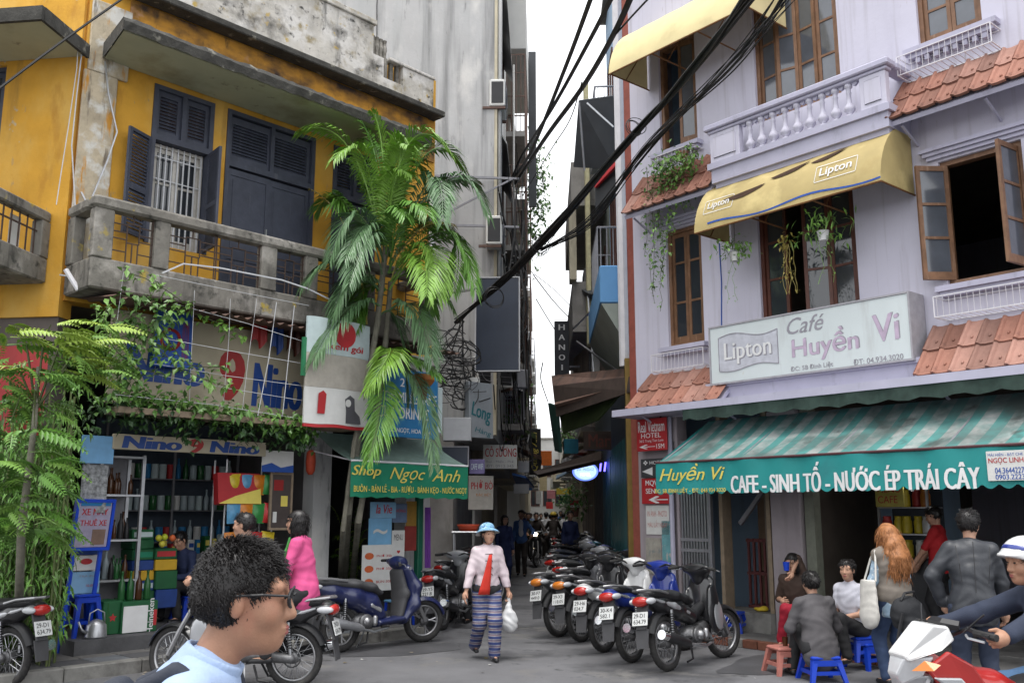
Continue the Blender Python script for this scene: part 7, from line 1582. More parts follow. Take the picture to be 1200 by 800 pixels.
def plate(t, P, tilt=.35, txt='29-D1\n634.79', s=1.):
    MX = Matrix.Translation(P) @ Matrix.Rotation(-PI/2, 4, 'Z') @ Matrix.Rotation(-tilt, 4, 'X')
    b = MB(); b.bbox(-.095*s, .095*s, -.004, .004, -.07*s, .07*s, .003, MX); p = b.build('license_plate', mat['plate'], t)
    o = lettering(txt, -.078*s, .078*s, -.052*s, .052*s, mat['black_plastic'], p, y=-.0055, bold=.03); o.data.transform(MX); return p
def motorbike(label, body='black', accent='silver', cowl=None, kind='underbone', steer=.0, wheels='spoke', tail='lens_red', txt=PLATES[0], name='motorbike', group=None, fend=None, seatm='vinyl', res=.014):
    t = thing(name, label, 'motorbike', (0, 0, 0), 0, group); bm_ = PB[body]; cw = PB[cowl or body]; ac = PB[accent]; WB = 1.22 if kind == 'underbone' else 1.29; RW_ = .285 if kind == 'underbone' else .275
    Hd = Vector((WB-.30, 0, .82)); ax = Vector((-.43, 0, .9)).normalized()
    ST = Matrix.Translation(Hd) @ Matrix.Rotation(steer, 4, ax) @ Matrix.Translation(-Hd)
    def S_(h=res): return SDF(h)
    def obj(n, S, m, xf=None, fold=0): return sdf_obj(n, S, m, t, fold, xf=xf)
    add_wheel(t, wheels, Matrix.Translation((0, 0, RW_))); add_wheel(t, wheels, ST @ Matrix.Translation((WB, 0, RW_)))
    # front end
    for s in (-1, 1): MB().tube([ST @ Vector((WB+.0, s*.085, RW_)), ST @ Vector((WB-.10, s*.085, .50)), ST @ Vector((WB-.24, s*.07, .78))], [.024, .026, .022], 7).build('fork', mat['alloy'], t, smooth='auto')
    fender(RW_+.02, .25, 2.55, .058, ST @ Matrix.Translation((WB, 0, RW_))).build('front_fender', PB[fend or body], t, smooth=True)
    hb = MB(); hz = 1.02; hx = WB-.36
    hb.tube([ST @ Vector((hx-.07, s_*y, hz+dz)) for s_, y, dz in ((1, .34, .0), (1, .16, .025), (1, .0, -.03), (-1, .16, .025), (-1, .34, 0))], .012, 6); hb.build('handlebar', mat['black_metal'], t, smooth='auto')
    for s in (-1, 1):
        MB().tube([ST @ Vector((hx-.10, s*.36, hz)), ST @ Vector((hx-.06, s*.235, hz+.012))], .019, 8).build('grip', mat['rubber'], t, smooth='auto')
        MB().tube([ST @ Vector((hx-.02, s*.22, hz)), ST @ Vector((hx+.0, s*.27, hz-.01)), ST @ Vector((hx-.03, s*.36, hz-.02))], .007, 5).build('brake_lever', mat['steel'], t)
    if kind == 'underbone':
        obj('handlebar_cowl', S_().ell((hx+.02, 0, hz-.02), (.10, .15, .085), k=.04).cap((hx-.02, -.16, hz), (hx-.02, .16, hz), .045, k=.05).ell((hx+.02, 0, hz-.11), (.08, .08, .08), k=.05), cw, ST)
        obj('headlight', S_(.012).ell((hx+.085, 0, hz-.03), (.05, .095, .06)), mat['lens_clear'], ST)
        obj('leg_shield', S_().cap((WB-.30, 0, .86), (WB-.34, 0, .48), .10, .09, sq=(1.2, .62, 1)).ell((WB-.38, .155, .50), (.13, .035, .20), k=.05).ell((WB-.38, -.155, .50), (.13, .035, .20), k=.05).ell((WB-.36, .15, .68), (.09, .03, .14), k=.05).ell((WB-.36, -.15, .68), (.09, .03, .14), k=.05), bm_)
        obj('shield_trim', S_(.012).ell((WB-.34, .185, .50), (.10, .014, .17), k=.01).ell((WB-.34, -.185, .50), (.10, .014, .17), k=.01), ac)
        obj('frame_cover', S_().chain([(WB-.40, 0, .60), (.55, 0, .50), (.42, 0, .55)], [.06, .07, .08], sq=(1, 1.0, 1)), mat['black_plastic'])
        obj('tail_cowl', S_().chain([(.52, 0, .52), (.25, 0, .62), (-.05, 0, .70), (-.30, 0, .76)], [.10, .125, .105, .055], k=.05, sq=(1, 1., 1.15)).ell((-.31, 0, .755), (.10, .10, .055), k=.05), bm_)
        obj('accent_panel', S_(.012).chain([(.40, .105, .56), (.10, .118, .655), (-.22, .085, .745)], [.02, .032, .014], sq=(1, 1.5, 1)).chain([(.40, -.105, .56), (.10, -.118, .655), (-.22, -.085, .745)], [.02, .032, .014], sq=(1, 1.5, 1)), ac)
        obj('seat', S_().chain([(.52, 0, .68), (.36, 0, .715), (.18, 0, .755), (-.22, 0, .805)], [.075, .10, .11, .085], k=.04, sq=(1, .78, 1.7)), mat[seatm])
        obj('tail_light', S_(.012).ell((-.37, 0, .735), (.06, .10, .055)), mat[tail])
        for s in (-1, 1): obj('turn_light', S_(.012).ell((-.325, s*.105, .735), (.085, .035, .035)), mat['lens_orange'] if tail != 'lens_red' else mat['lens_clear'])
        MB().tube([(-.02, .13, .79), (-.18, .13, .83), (-.36, .08, .85), (-.40, 0, .85), (-.36, -.08, .85), (-.18, -.13, .83), (-.02, -.13, .79)], .013, 6).build('grab_rail', mat['alloy'], t, smooth='auto')
        ez, ex = .32, .50
    else:
        obj('handlebar_cowl', S_().ell((hx+.0, 0, hz-.0), (.12, .14, .085), k=.05).cap((hx-.05, -.2, hz), (hx-.05, .2, hz), .04, k=.05).ell((hx+.04, 0, hz-.08), (.09, .11, .09), k=.05), cw, ST)
        obj('headlight', S_(.012).ell((hx+.09, 0, hz-.05), (.05, .10, .055)), mat['lens_clear'], ST)
        obj('front_shield', S_().chain([(WB-.30, 0, .92), (WB-.20, 0, .70), (WB-.24, 0, .48), (WB-.36, 0, .32)], [.085, .10, .10, .07], k=.05, sq=(1, .45, 1)), bm_)
        obj('inner_shield', S_().chain([(WB-.39, 0, .90), (WB-.34, 0, .62), (WB-.42, 0, .36)], [.06, .075, .06], k=.04, sq=(1, .48, 1)), mat['grey_plastic'])
        obj('floorboard', S_().chain([(WB-.40, 0, .32), (.52, 0, .30)], [.055, .055], sq=(1, .36, 1)), bm_)
        obj('tail_cowl', S_().chain([(.55, 0, .40), (.42, 0, .54), (.18, 0, .64), (-.12, 0, .72), (-.34, 0, .77)], [.12, .15, .15, .12, .06], k=.06, sq=(1, .95, 1.1)), bm_)
        obj('accent_panel', S_(.012).chain([(.52, .14, .45), (.38, .16, .52)], [.02, .02], sq=(1, 1.3, .6)).chain([(.52, -.14, .45), (.38, -.16, .52)], [.02, .02], sq=(1, 1.3, .6)), ac)
        obj('seat', S_().chain([(.60, 0, .66), (.44, 0, .73), (.20, 0, .775), (-.25, 0, .825)], [.06, .11, .12, .09], k=.04, sq=(1, .74, 1.7)), mat[seatm])
        obj('tail_light', S_(.012).ell((-.39, 0, .765), (.055, .12, .05)), mat[tail])
        for s in (-1, 1): obj('turn_light', S_(.012).ell((-.345, s*.105, .775), (.065, .03, .028)), mat['lens_clear'])
        MB().tube([(.05, .15, .82), (-.18, .15, .855), (-.40, .09, .875), (-.44, 0, .875), (-.40, -.09, .875), (-.18, -.15, .855), (.05, -.15, .82)], .016, 6).build('grab_rail', mat['alloy'], t, smooth='auto')
        ez, ex = .33, .32
    obj('engine', S_().ell((ex, 0, ez), (.17, .12, .11), k=.04).cap((ex+.1, 0, ez+.02), (ex+.30, 0, ez+.06), .075, k=.03).ell((ex, .12, ez), (.10, .03, .08), k=.02).ell((ex, -.12, ez), (.10, .03, .09), k=.02).cap((.0, .1, RW_), (ex, .1, ez), .045, .06, k=.03), mat['engine_m'], fold=.002)
    cov = S_(.012).cap((ex+.1, -.15, ez-.03), (ex+.11, -.15, ez+.03), .035).cap((ex-.02, -.15, ez), (ex-.02, -.155, ez), .055); obj('engine_cover', cov, mat['alloy'])
    MB().tube([(ex+.32, -.06, ez), (ex+.34, -.09, ez-.10), (ex+.1, -.13, ez-.13), (.18, -.15, .26)], .016, 7).build('exhaust_pipe', mat['steel'], t, smooth='auto')
    ml = MB(); ml.tube([(.24, -.155, .25), (.16, -.165, .27), (-.28, -.185, .38), (-.31, -.186, .388)], [.03, .05, .055, .045], 12); ml.build('muffler', mat['steel'] if kind != 'underbone' else mat['black_metal'], t, smooth='auto')
    MB().tube([(-.25, -.184, .373), (-.335, -.188, .393)], [.057, .05], 12).build('muffler_cap', mat['chrome'], t, smooth='auto')
    for s in (-1, 1):
        MB().tube([(.42, s*.075, .30), (.0, s*.085, RW_)], [.026, .02], 6).build('swingarm', mat['black_metal'], t)
        sh = MB(); sh.tube([(.0, s*.105, RW_+.02), (.03, s*.115, .62)], .014, 6); sh.build('shock_absorber', mat['steel'], t)
        cl_ = MB(); 
        for k in range(9): cl_.torus((.012+.0017*k, s*.111, RW_+.10+k*.024), (.05, 0, 1), .026, .006, 10, 4)
        cl_.build('spring', mat['black_metal'], t)
        MB().tube([(.55, s*.1, .25), (.55, s*.26, .25)], .014, 6).build('foot_peg', mat['rubber'], t)
    MB().bbox(.0, .44, .085, .105, RW_-.03, RW_+.05, .01).build('chain_case', mat['black_plastic'], t)
    fender(RW_+.05, 1.0, 2.75, .06, Matrix.Translation((0, 0, RW_))).build('rear_fender', mat['black_plastic'], t, smooth=True)
    MB().add([(-.34, -.07, .70), (-.34, .07, .70), (-.42, .06, .46), (-.42, -.06, .46), (-.32, -.07, .70), (-.32, .07, .70), (-.40, .06, .45), (-.40, -.06, .45)], [(0, 1, 2, 3), (7, 6, 5, 4), (0, 3, 7, 4), (1, 5, 6, 2), (2, 6, 7, 3), (0, 4, 5, 1)]).add([(-.405, -.08, .46), (-.405, .08, .46), (-.44, .07, .27), (-.44, -.07, .27), (-.39, -.08, .46), (-.39, .08, .46), (-.43, .07, .27), (-.43, -.07, .27)], [(0, 1, 2, 3), (7, 6, 5, 4), (0, 3, 7, 4), (1, 5, 6, 2), (2, 6, 7, 3), (0, 4, 5, 1)]).build('mudguard', mat['grey_plastic'], t)
    plate(t, Vector((-.415, 0, .565)), .28, txt)
    MB().tube([(.45, .1, .24), (.40, .22, .03), (.37, .235, .0)], .011, 5).build('side_stand', mat['steel'], t)
    MB().tube([(.36, .09, .22), (.30, .13, .09), (.18, .13, .07)], .012, 5).tube([(.36, -.09, .22), (.30, -.13, .09), (.18, -.13, .07)], .012, 5).build('main_stand', mat['black_metal'], t)
    return t
def place(t, p, heading, lean=.13): t.location = (p[0], p[1], p[2] if len(p) > 2 else 0); t.rotation_euler = (-lean, 0, heading)
RCOL = {}
def recolor_copy(proto, label, cols, group, name=None):
    """copy of a motorbike with its own paint; cols: part name -> material"""
    r = copy_tree(proto, None, cols, child_map(proto)); r['label'] = label
    if group: r['group'] = group
    elif 'group' in r: del r['group']
    return r
HR = math.atan2(.75, .66)
GR = 'motorbikes parked in a row beside the cafe'
row = [(784, 786), (742, 776), (709, 764), (682, 752), (656, 746)]
pr_ = [G(*q) for q in row]
b0 = motorbike('black motorbike with silver side stripe, nearest of the parked row', 'black', 'silver', group=GR, steer=-.25, res=.012); place(b0, pr_[0], HR)
def cols(body, accent, cowl=None, tail='lens_red', fend=None): return dict(handlebar_cowl=PB[cowl or body], leg_shield=PB[body], tail_cowl=PB[body], accent_panel=PB[accent], shield_trim=PB[accent], front_fender=PB[fend or body], tail_light=mat[tail])
k = recolor_copy(b0, 'blue motorbike with blue handlebar cowl, second of the parked row', cols('blue', 'silver'), GR); place(k, pr_[1], HR+.04)
k = recolor_copy(b0, 'red and white motorbike with white handlebar cowl, third of the parked row', cols('white', 'red', 'white'), GR); place(k, pr_[2], HR+.02, .11)
k = recolor_copy(b0, 'black motorbike with orange tail light, fourth of the parked row', cols('black', 'wine', 'black', 'lens_orange'), GR); place(k, pr_[3], HR+.05)
k = recolor_copy(b0, 'black motorbike with orange and red tail light, fifth of the parked row', cols('grey', 'black', 'black', 'lens_orange'), GR); place(k, pr_[4], HR)
def set_plates(t, txt):
    for c in t.children:
        if c.name.startswith('license_plate'):
            for o in c.children:
                d = o.data; MX = Matrix.Translation((-.415, 0, .565)) @ Matrix.Rotation(-PI/2, 4, 'Z') @ Matrix.Rotation(-.28, 4, 'X')
                n = lettering(txt, -.078, .078, -.052, .052, mat['black_plastic'], None, y=-.0055, bold=.03); n.data.transform(MX); o.data = n.data; bpy.data.objects.remove(n)
TX = ['30-K4\n582.1', '29-H6\n024.7', '29-X3\n118.05', '30-F7\n449.0', '29-M1\n703.6', '29-Y5\n221.8', '30-H2\n910.4', '29-P8\n336.7']
SCP = motorbike('dark grey scooter behind the fourth bike of the parked row', 'black', 'grey', kind='scooter', wheels='cast3', steer=-.3, txt=TX[4], name='scooter', res=.014, tail='lens_red', fend='black'); place(SCP, (1.02, 13.75), HR+.1)
def scols(b, c=None): return dict(tail_cowl=PB[b], front_shield=PB[b], floorboard=PB[b], handlebar_cowl=PB[c or b], front_fender=PB[b], inner_shield=PB['grey'])
GA2 = 'motorbikes parked along the right side of the alley'
for i, (x, y, hd, bd, ac, lab) in enumerate(((1.35, 14.6, .75, 'black', 'silver', 'black motorbike with dark seat just behind the front parked row'), (1.05, 15.5, .9, 'grey', 'silver', 'dark grey motorbike second in the alley row'), (1.15, 16.6, .8, 'navy', 'white', 'navy motorbike third in the alley row'), (1.0, 17.6, .9, 'wine', 'silver', 'dark red motorbike fourth in the alley row'), (1.1, 18.7, .7, 'teal', 'silver', 'teal blue motorbike fifth in the alley row'), (1.15, 19.8, .9, 'blue', 'white', 'blue and white motorbike sixth in the alley row'), (1.2, 21.2, .8, 'black', 'red', 'black and red motorbike seventh in the alley row'), (1.35, 23, .8, 'grey', 'silver', 'grey motorbike eighth in the alley row'), (1.5, 25.5, .9, 'black', 'silver', 'black motorbike deep in the alley row'), (1.6, 28, .7, 'navy', 'silver', 'navy motorbike at the far end of the alley row'))):
    k = recolor_copy(SCP, lab.replace('motorbike', 'scooter'), scols(bd, ac), GA2) if i % 2 else recolor_copy(b0, lab, cols(bd, ac), GA2); place(k, (x, y), hd); set_plates(k, TX[i % 8])
# blue scooter on the left
sc = motorbike('dark blue scooter with silver muffler parked in front of the corner shop', 'navy', 'silver', kind='scooter', wheels='cast3', steer=-.35, txt=PLATES[3], name='scooter', res=.011, seatm='grey_plastic'); place(sc, (-2.06, 11.72), math.atan2(.70, .72), .12)
MB().lathe([(.0, -.006), (.02, -.006), (.02, .006), (0, .006)], 10, Matrix.Translation((.985-.0, -.19, .93)) @ Matrix.Rotation(PI/2, 4, 'X')).build('lock', mat['steel'], sc)
# bikes at the alley corner (tail towards us)
for q, o in enumerate([o for o in COL.objects if o.get('group') == GR and o is not b0]): set_plates(o, TX[q])
k = recolor_copy(b0, 'dark motorbike parked tail first beyond the blue scooter', cols('black', 'silver', 'silver'), None); place(k, (-.98, 13.9), 1.25); set_plates(k, TX[5]) 
k = recolor_copy(b0, 'dark motorbike with chrome mirrors by the alley wall behind the walking woman', cols('grey', 'silver', 'grey'), None); place(k, (-.95, 16.4), 1.0)
# moving and standing bikes at the left
g_ = G(20, 803); k = recolor_copy(b0, 'black motorbike with white plate cut off by the left edge', cols('black', 'silver'), None); place(k, (g_.x-.05, g_.y-.1), PI-.40, .0); 
PKB = recolor_copy(b0, 'black and silver motorbike carrying the woman in pink', cols('black', 'silver', 'silver'), None); gp = G(343, 806); place(PKB, (gp.x, gp.y), PI-.12, 0.)
# red motorbike of the helmeted rider
RBX = thing_ = motorbike('red and silver motorbike ridden across the lower right corner', 'red', 'silver', cowl='white', wheels='cast', steer=.0, txt=PLATES[2], fend='red', res=.011); RBP = (3.18, 5.42); place(RBX, RBP, PI+.12, 0.)
for nm_ in ('handlebar_cowl', 'headlight', 'leg_shield', 'shield_trim', 'turn_light', 'front_fender'):
    for c in [c for c in RBX.children if c.name.split('.')[0] == nm_]: bpy.data.objects.remove(c)
def wedge(name, pts, m, mirror=False, off=0.):
    """side outline (x, z, half width) closed across the bike; with off it is a thin panel on both flanks"""
    n = len(pts); out = []
    if not mirror:
        b = MB(); b.add([(x, -h, z) for x, z, h in pts]+[(x, h, z) for x, z, h in pts], [tuple(range(n)), tuple(range(2*n-1, n-1, -1))]+[(i, i+n, (i+1) % n+n, (i+1) % n) for i in range(n)]); out.append(b)
    else:
        for g in (-1, 1):
            b = MB(); b.add([(x, g*(h-off), z) for x, z, h in pts]+[(x, g*h, z) for x, z, h in pts], [tuple(range(n)), tuple(range(2*n-1, n-1, -1))]+[(i, i+n, (i+1) % n+n, (i+1) % n) for i in range(n)]); out.append(b)
    for b in out:
        o = b.build(name, m, RBX); md = o.modifiers.new('bevel', 'BEVEL'); md.width = .012; md.segments = 2; md.limit_method = 'ANGLE'
wedge('front_mask', [(.86, 1.05, .10), (.95, 1.06, .115), (1.12, .90, .085), (1.10, .87, .10), (.93, .93, .14), (.84, .98, .12)], PB['white'])
wedge('headlight', [(1.115, .885, .075), (1.15, .80, .05), (1.12, .74, .04), (1.02, .80, .10), (.96, .90, .12)], mat['lens_clear'])
wedge('chin_cowl', [(1.14, .79, .045), (1.13, .70, .03), (.98, .68, .06), (.95, .80, .10), (1.02, .80, .09)], PB['silver'])
wedge('side_fairing', [(1.02, .84, .125), (.90, .93, .15), (.78, .86, .175), (.62, .62, .175), (.50, .50, .15), (.66, .44, .16), (.84, .60, .18)], PB['red'], True, .03)
wedge('silver_fin', [(1.0, .80, .16), (.86, .80, .19), (.74, .66, .195), (.84, .68, .195)], PB['silver'], True, .02)
wedge('lower_fairing', [(.80, .52, .185), (.66, .42, .175), (.50, .36, .14), (.60, .32, .14), (.80, .40, .17)], PB['grey'], True, .02)
for g in (-1, 1): b = MB(); b.add([(1.06, g*.13, .86), (1.10, g*.12, .83), (1.02, g*.2, .84), (.98, g*.2, .87), (1.04, g*.15, .885)], [(0, 1, 2, 3), (0, 1, 4), (1, 2, 4), (2, 3, 4), (3, 0, 4)]); b.build('turn_light', mat['lens_orange'], RBX)
sdf_obj('tank_cover', SDF(.011).chain([(.82, 0, .76), (.60, 0, .70), (.45, 0, .66)], [.10, .11, .08], sq=(1, .9, 1)), PB['red'], RBX)
wedge('red_beak_fender', [(1.30, .66, .04), (1.52, .50, .012), (1.40, .56, .06), (1.20, .60, .075), (.98, .50, .05), (1.10, .66, .07)], PB['red'])
MB().tube([(.80, -.10, 1.05), (.86, -.05, 1.06), (.86, .05, 1.06), (.80, .10, 1.05)], .03, 6).build('instrument_pod', mat['black_plastic'], RBX, smooth='auto')
for g in (-1, 1): MB().tube([(.84, g*.2, 1.03), (.80, g*.27, 1.10), (.78, g*.30, 1.13)], .005, 4).build('clutch_cable', mat['black_plastic'], RBX)
# headlight bike coming up the alley
HLB = recolor_copy(b0, 'motorbike coming up the alley with its headlight lit', cols('black', 'red'), None); place(HLB, (.78, 30.5), -PI/2-.05, 0)
for c in HLB.children:
    if c.name.startswith('headlight'): c.material_slots[0].link = 'OBJECT'; c.material_slots[0].material = M('lit_headlight', (.9, .85, .7), emit=(1, .85, .55, 14))
AWB = recolor_copy(b0, 'motorbike with yellow helmeted riders going away up the alley', cols('black', 'orange'), None); place(AWB, (1.45, 33.5), PI/2, 0)
# ================================================================ PEOPLE
SK = M('skin', (.44, .25, .17), .5, var=.12, scale=26, bump=.12, bscale=260, stains=[((.42, .19, .14), 9, .55, .8)]); SK2 = M('tan_skin', (.36, .19, .12), .5, var=.13, scale=26, bump=.14, bscale=260, stains=[((.36, .15, .10), 9, .52, .8)]); HAIR = M('black_hair', (.012, .010, .010), .38, var=.3, scale=30); LIP = M('lip', (.32, .10, .09), .45); EYE = M('dark_eye', (.02, .015, .012), .2)
def V3(*a): return Vector(a)
def ik(a, b, l1, l2, pole):
    d = b-a; L = min(d.length, (l1+l2)*.999); u = d.normalized(); x = (l1*l1-l2*l2+L*L)/(2*L); h = math.sqrt(max(l1*l1-x*x, 0)); p = Vector(pole); p = p-u*p.dot(u)
    if p.length < 1e-4: p = u.orthogonal()
    return a+u*x+p.normalized()*h, a+u*L
def hand(S, w, d, pn, side, curl, s):
    """palm and five fingers; d along the hand, pn out of the palm, side: direction of the thumb"""
    d = d.normalized(); pn = (pn-d*pn.dot(d)).normalized(); th = (side-d*side.dot(d)); th = (th-pn*th.dot(pn)).normalized()
    S.chain([w, w+d*.05*s, w+d*.085*s], [.024*s, .03*s, .028*s], k=.015); S.ell(w+d*.055*s, (.036*s, .036*s, .036*s), k=.015)
    for i, (o, L) in enumerate(((.030, .072), (.010, .080), (-.010, .075), (-.028, .060))):
        b = w+d*.085*s+th*o*s; c1 = curl*(.5+.08*i); d1 = (d*math.cos(c1)+pn*math.sin(c1)); c2 = curl*(1.25+.1*i); d2 = (d*math.cos(c2)+pn*math.sin(c2)); m = b+d1*L*.55*s
        S.cap(w+d*.05*s+th*o*.6*s, b, .010*s, .0095*s, k=.008); S.cap(b, m, .0095*s, .0085*s, k=.006); S.cap(m, m+d2*L*.5*s, .0085*s, .0072*s, k=.004)
    b = w+d*.03*s+th*.026*s; t1 = (d*.75+th*.7+pn*.35).normalized(); m = b+t1*.035*s; S.cap(b, m, .013*s, .011*s, k=.012); t2 = (d*.9+th*.15+pn*(.3+.4*curl)).normalized(); S.cap(m, m+t2*.032*s, .011*s, .009*s, k=.005)
def person(label, loc, rz, H=1.6, wd=1., hip=None, neck=None, hands=None, feet=None, knee=None, elbow=None, hyaw=0., hpitch=0., top=None, bottom=None, shoes=None, hair='short', hairm=None, skin=None, res=.012, twist=0., curl=.7, handdir=None, sleeve=1., loose=.016, hem=-.04, leg=1., lloose=.014, near=False, group=None, seed=1, collar=False, skirt=False, tall_hair=0., palm=None):
    s = H/1.65; skin = skin or SK; t = thing('person', label, 'person', loc, rz, group)
    hp = Vector(hip) if hip else V3(0, 0, .87*s); nk = Vector(neck) if neck else hp+V3(0, .02*s, .525*s)
    up = (nk-hp).normalized(); rt = Vector((math.cos(twist), math.sin(twist), 0)); rt = (rt-up*rt.dot(up)).normalized(); fw = up.cross(rt)
    R = Matrix((rt, fw, up)).transposed()
    torso = (nk-hp).length; T = lambda x, y, z: hp+rt*x*s+fw*y*s+up*z*torso
    sh = {k: T(g*.140*wd, -.008, .875) for k, g in (('L', -1), ('R', 1))}; hj = {k: hp+rt*g*.085*wd*s-V3(0, 0, .02*s) for k, g in (('L', -1), ('R', 1))}
    E, Wr, K, A = {}, {}, {}, {}
    for k, g in (('L', -1), ('R', 1)):
        hd = Vector(hands[k]) if hands and k in hands else sh[k]+V3(g*.06, .06, -.50)*s
        E[k], Wr[k] = ik(sh[k], hd, .275*s, .24*s, (elbow or {}).get(k, (g*.5, -1, -.2)))
        ft = Vector(feet[k]) if feet and k in feet else V3(g*.10*s, 0, .075*s)
        K[k], A[k] = ik(hj[k], ft, .41*s, .405*s, (knee or {}).get(k, (0, 1, 0)))
    # head
    hr = Matrix.Rotation(hyaw, 3, 'Z') @ Matrix.Rotation(hpitch, 3, 'X'); hc = nk+up*.085*s+V3(0, 0, .066*s)+(hr @ V3(0, .025*s, 0))
    q = s*1.02; HP = lambda x, y, z: hc+hr @ V3(x*q, y*q, z*q)
    def heade(S, c, r, k=.02, op='+'): S.ell(HP(*c), [v*q for v in r], hr, k, op)
    def torso_prims(S, inf, bot=True):
        if bot: S.ell(hp+up*.03*s, (.140*wd*s+inf, .106*s+inf, .125*s+inf), R, .05)
        S.cap(T(0, .0, .15), T(0, .0, .45), .112*wd*s+inf, .112*wd*s+inf, .06); S.ell(T(0, .010, .66), (.136*wd*s+inf, .106*s+inf, .16*s+inf), R, .06)
        S.cap(sh['L'], T(0, -.01, .90), .040*s+inf*.8, .05*s+inf*.8, .05); S.cap(sh['R'], T(0, -.01, .90), .040*s+inf*.8, .05*s+inf*.8, .05)
    B = SDF(res); torso_prims(B, 0); B.cap(T(0, -.01, .92), HP(0, -.015, -.06), .05*s, .047*s, .03)
    for k in 'LR':
        B.cap(sh[k], E[k], .046*s, .036*s, .03); B.cap(E[k], Wr[k], .036*s, .025*s, .02)
        B.cap(hj[k], K[k], .078*wd*s, .052*s, .04); B.cap(K[k], A[k], .050*s, .033*s, .03); f = Vector((math.cos(twist+PI/2), math.sin(twist+PI/2), 0)); kd = (K[k]-A[k]); kd = Vector((kd.x, kd.y, 0)); f = (f+kd*0)
        B.cap(A[k]-f*.03*s-V3(0, 0, .035*s), A[k]+f*.13*s-V3(0, 0, .05*s), .032*s, .024*s, .03)
    V, Q = B.mesh_np(); 
    # head and hands at a finer step, joined into the same body mesh
    fr_ = min(res, .0075 if not near else .004)
    Hs = SDF(fr_); heade(Hs, (0, -.012, .03), (.073, .092, .082)); heade(Hs, (0, .02, -.04), (.056, .066, .075), .03); heade(Hs, (0, .055, -.088), (.026, .026, .022), .03)
    heade(Hs, (.035, .05, -.025), (.028, .03, .03), .02); heade(Hs, (-.035, .05, -.025), (.028, .03, .03), .02)
    Hs.cap(HP(0, .082, .010), HP(0, .098, -.030), .008*q, .0115*q, .014); Hs.ell(HP(.011, .087, -.034), [.009*q]*3, None, .008); Hs.ell(HP(-.011, .087, -.034), [.009*q]*3, None, .008)
    Hs.cap(HP(-.045, .068, .028), HP(.045, .068, .028), .012*q, .012*q, .02)
    for g in (-1, 1):
        Hs.ell(HP(g*.032, .088, .008), [.017*q, .012*q, .010*q], hr, .012, '-'); heade(Hs, (g*.032, .073, .007), (.015, .012, .010), .006)
        heade(Hs, (g*.070, -.012, -.008), (.010, .016, .029), .008)
    heade(Hs, (0, .083, -.058), (.024, .012, .007), .008); heade(Hs, (0, .081, -.069), (.020, .012, .007), .008)
    Hs.cap(HP(0, -.02, -.05), T(0, -.005, .99), .047*s, .05*s, .03)
    for k, g in (('L', -1), ('R', 1)):
        d = Vector(handdir[k]) if handdir and k in handdir else (Wr[k]-E[k]); inw = Vector(palm[k]) if palm and k in palm else (rt*-g); cu = curl[k] if isinstance(curl, dict) else curl
        S2 = SDF(min(res, .0055)); hand(S2, Wr[k], d, inw, fw+up*.3, cu, s); v2, q2 = S2.mesh_np(); Q = np.concatenate([Q, q2+len(V)]); V = np.concatenate([V, v2])
    v2, q2 = Hs.mesh_np(); Q = np.concatenate([Q, q2+len(V)]); V = np.concatenate([V, v2])
    link('body', np_mesh('body', V, Q), skin, t)
    for g in (-1, 1):
        sdf_obj('eye', SDF(.0035 if near else .005).ell(HP(g*.031, .081, .008), (.012*q, .007*q, .0055*q), hr), EYE, t)
        if res < .02: sdf_obj('eyebrow', SDF(.0035 if near else .005).cap(HP(g*.016, .0815, .031), HP(g*.044, .070, .033), .0042*q, .0035*q), HAIR, t)
    if res < .016: sdf_obj('lips', SDF(.003 if near else .0045).ell(HP(0, .0865, -.058), (.021*q, .0095*q, .0065*q), hr, .004).ell(HP(0, .0855, -.068), (.018*q, .0095*q, .0065*q), hr, .004), LIP, t)
    # clothes
    if top:
        S = SDF(res); torso_prims(S, loose*1.1); S.cap(T(0, -.008, .88), T(0, -.005, .97), .068*s, .060*s, .03)
        if hem < 0: S.ell(hp+up*hem*.5, (.148*wd*s+loose, .118*s+loose, .11*s-hem*.5), R, .05)
        for k in 'LR':
            tot = sleeve; e = sh[k].lerp(E[k], min(1, tot*2)); S.cap(sh[k], e, .042*s+loose*.9, .036*s+loose*.9, .03)
            if tot > .5: w_ = E[k].lerp(Wr[k], (tot-.5)*2*.96); S.cap(E[k], w_, .034*s+loose*.9, .026*s+loose*.9, .025)
        if skirt is False and hip is None: S.cut(hp+V3(0, 0, hem*s-.02), (0, 0, -1))
        sdf_obj('shirt', S, top, t, fold=.0035, seed=seed)
        if collar:
            cS = SDF(.0045 if near else .007); cS.cap(T(0, -.012, .93), T(0, -.004, 1.035), .078*s, .070*s, .02); cS.cut(T(0, 0, 1.045), up); cS.cap(T(0, -.012, .95), T(0, .0, 1.2), .058*s, .056*s, .004, op='-'); cS.cap(T(0, .07, 1.06), T(0, .10, .96), .026, .020, .008, op='-'); sdf_obj('collar', cS, top, t)
    if bottom:
        S = SDF(res); S.ell(hp, (.15*wd*s+lloose, .118*s+lloose, .12*s+lloose), R, .05)
        for k in 'LR':
            S.cap(hj[k], K[k], .082*wd*s+lloose, .058*s+lloose, .03)
            if leg > .5: S.cap(K[k], K[k].lerp(A[k], (leg-.5)*2*.97), .056*s+lloose, .042*s+lloose*1.2, .03)
        sdf_obj('trousers', S, bottom, t, fold=.003, seed=seed+2)
    if shoes:
        for k in 'LR':
            f = Vector((math.cos(twist+PI/2), math.sin(twist+PI/2), 0)); S = SDF(min(res, .01)); S.cap(A[k]-f*.035*s-V3(0, 0, .042*s), A[k]+f*.14*s-V3(0, 0, .055*s), .036*s, .03*s, .02, sq=(1, 1, 1.1)); S.cut(A[k]-V3(0, 0, .075*s), (0, 0, -1)); sdf_obj('shoe', S, shoes, t)
    hm = hairm or HAIR; S = SDF(.006 if near else .009); 
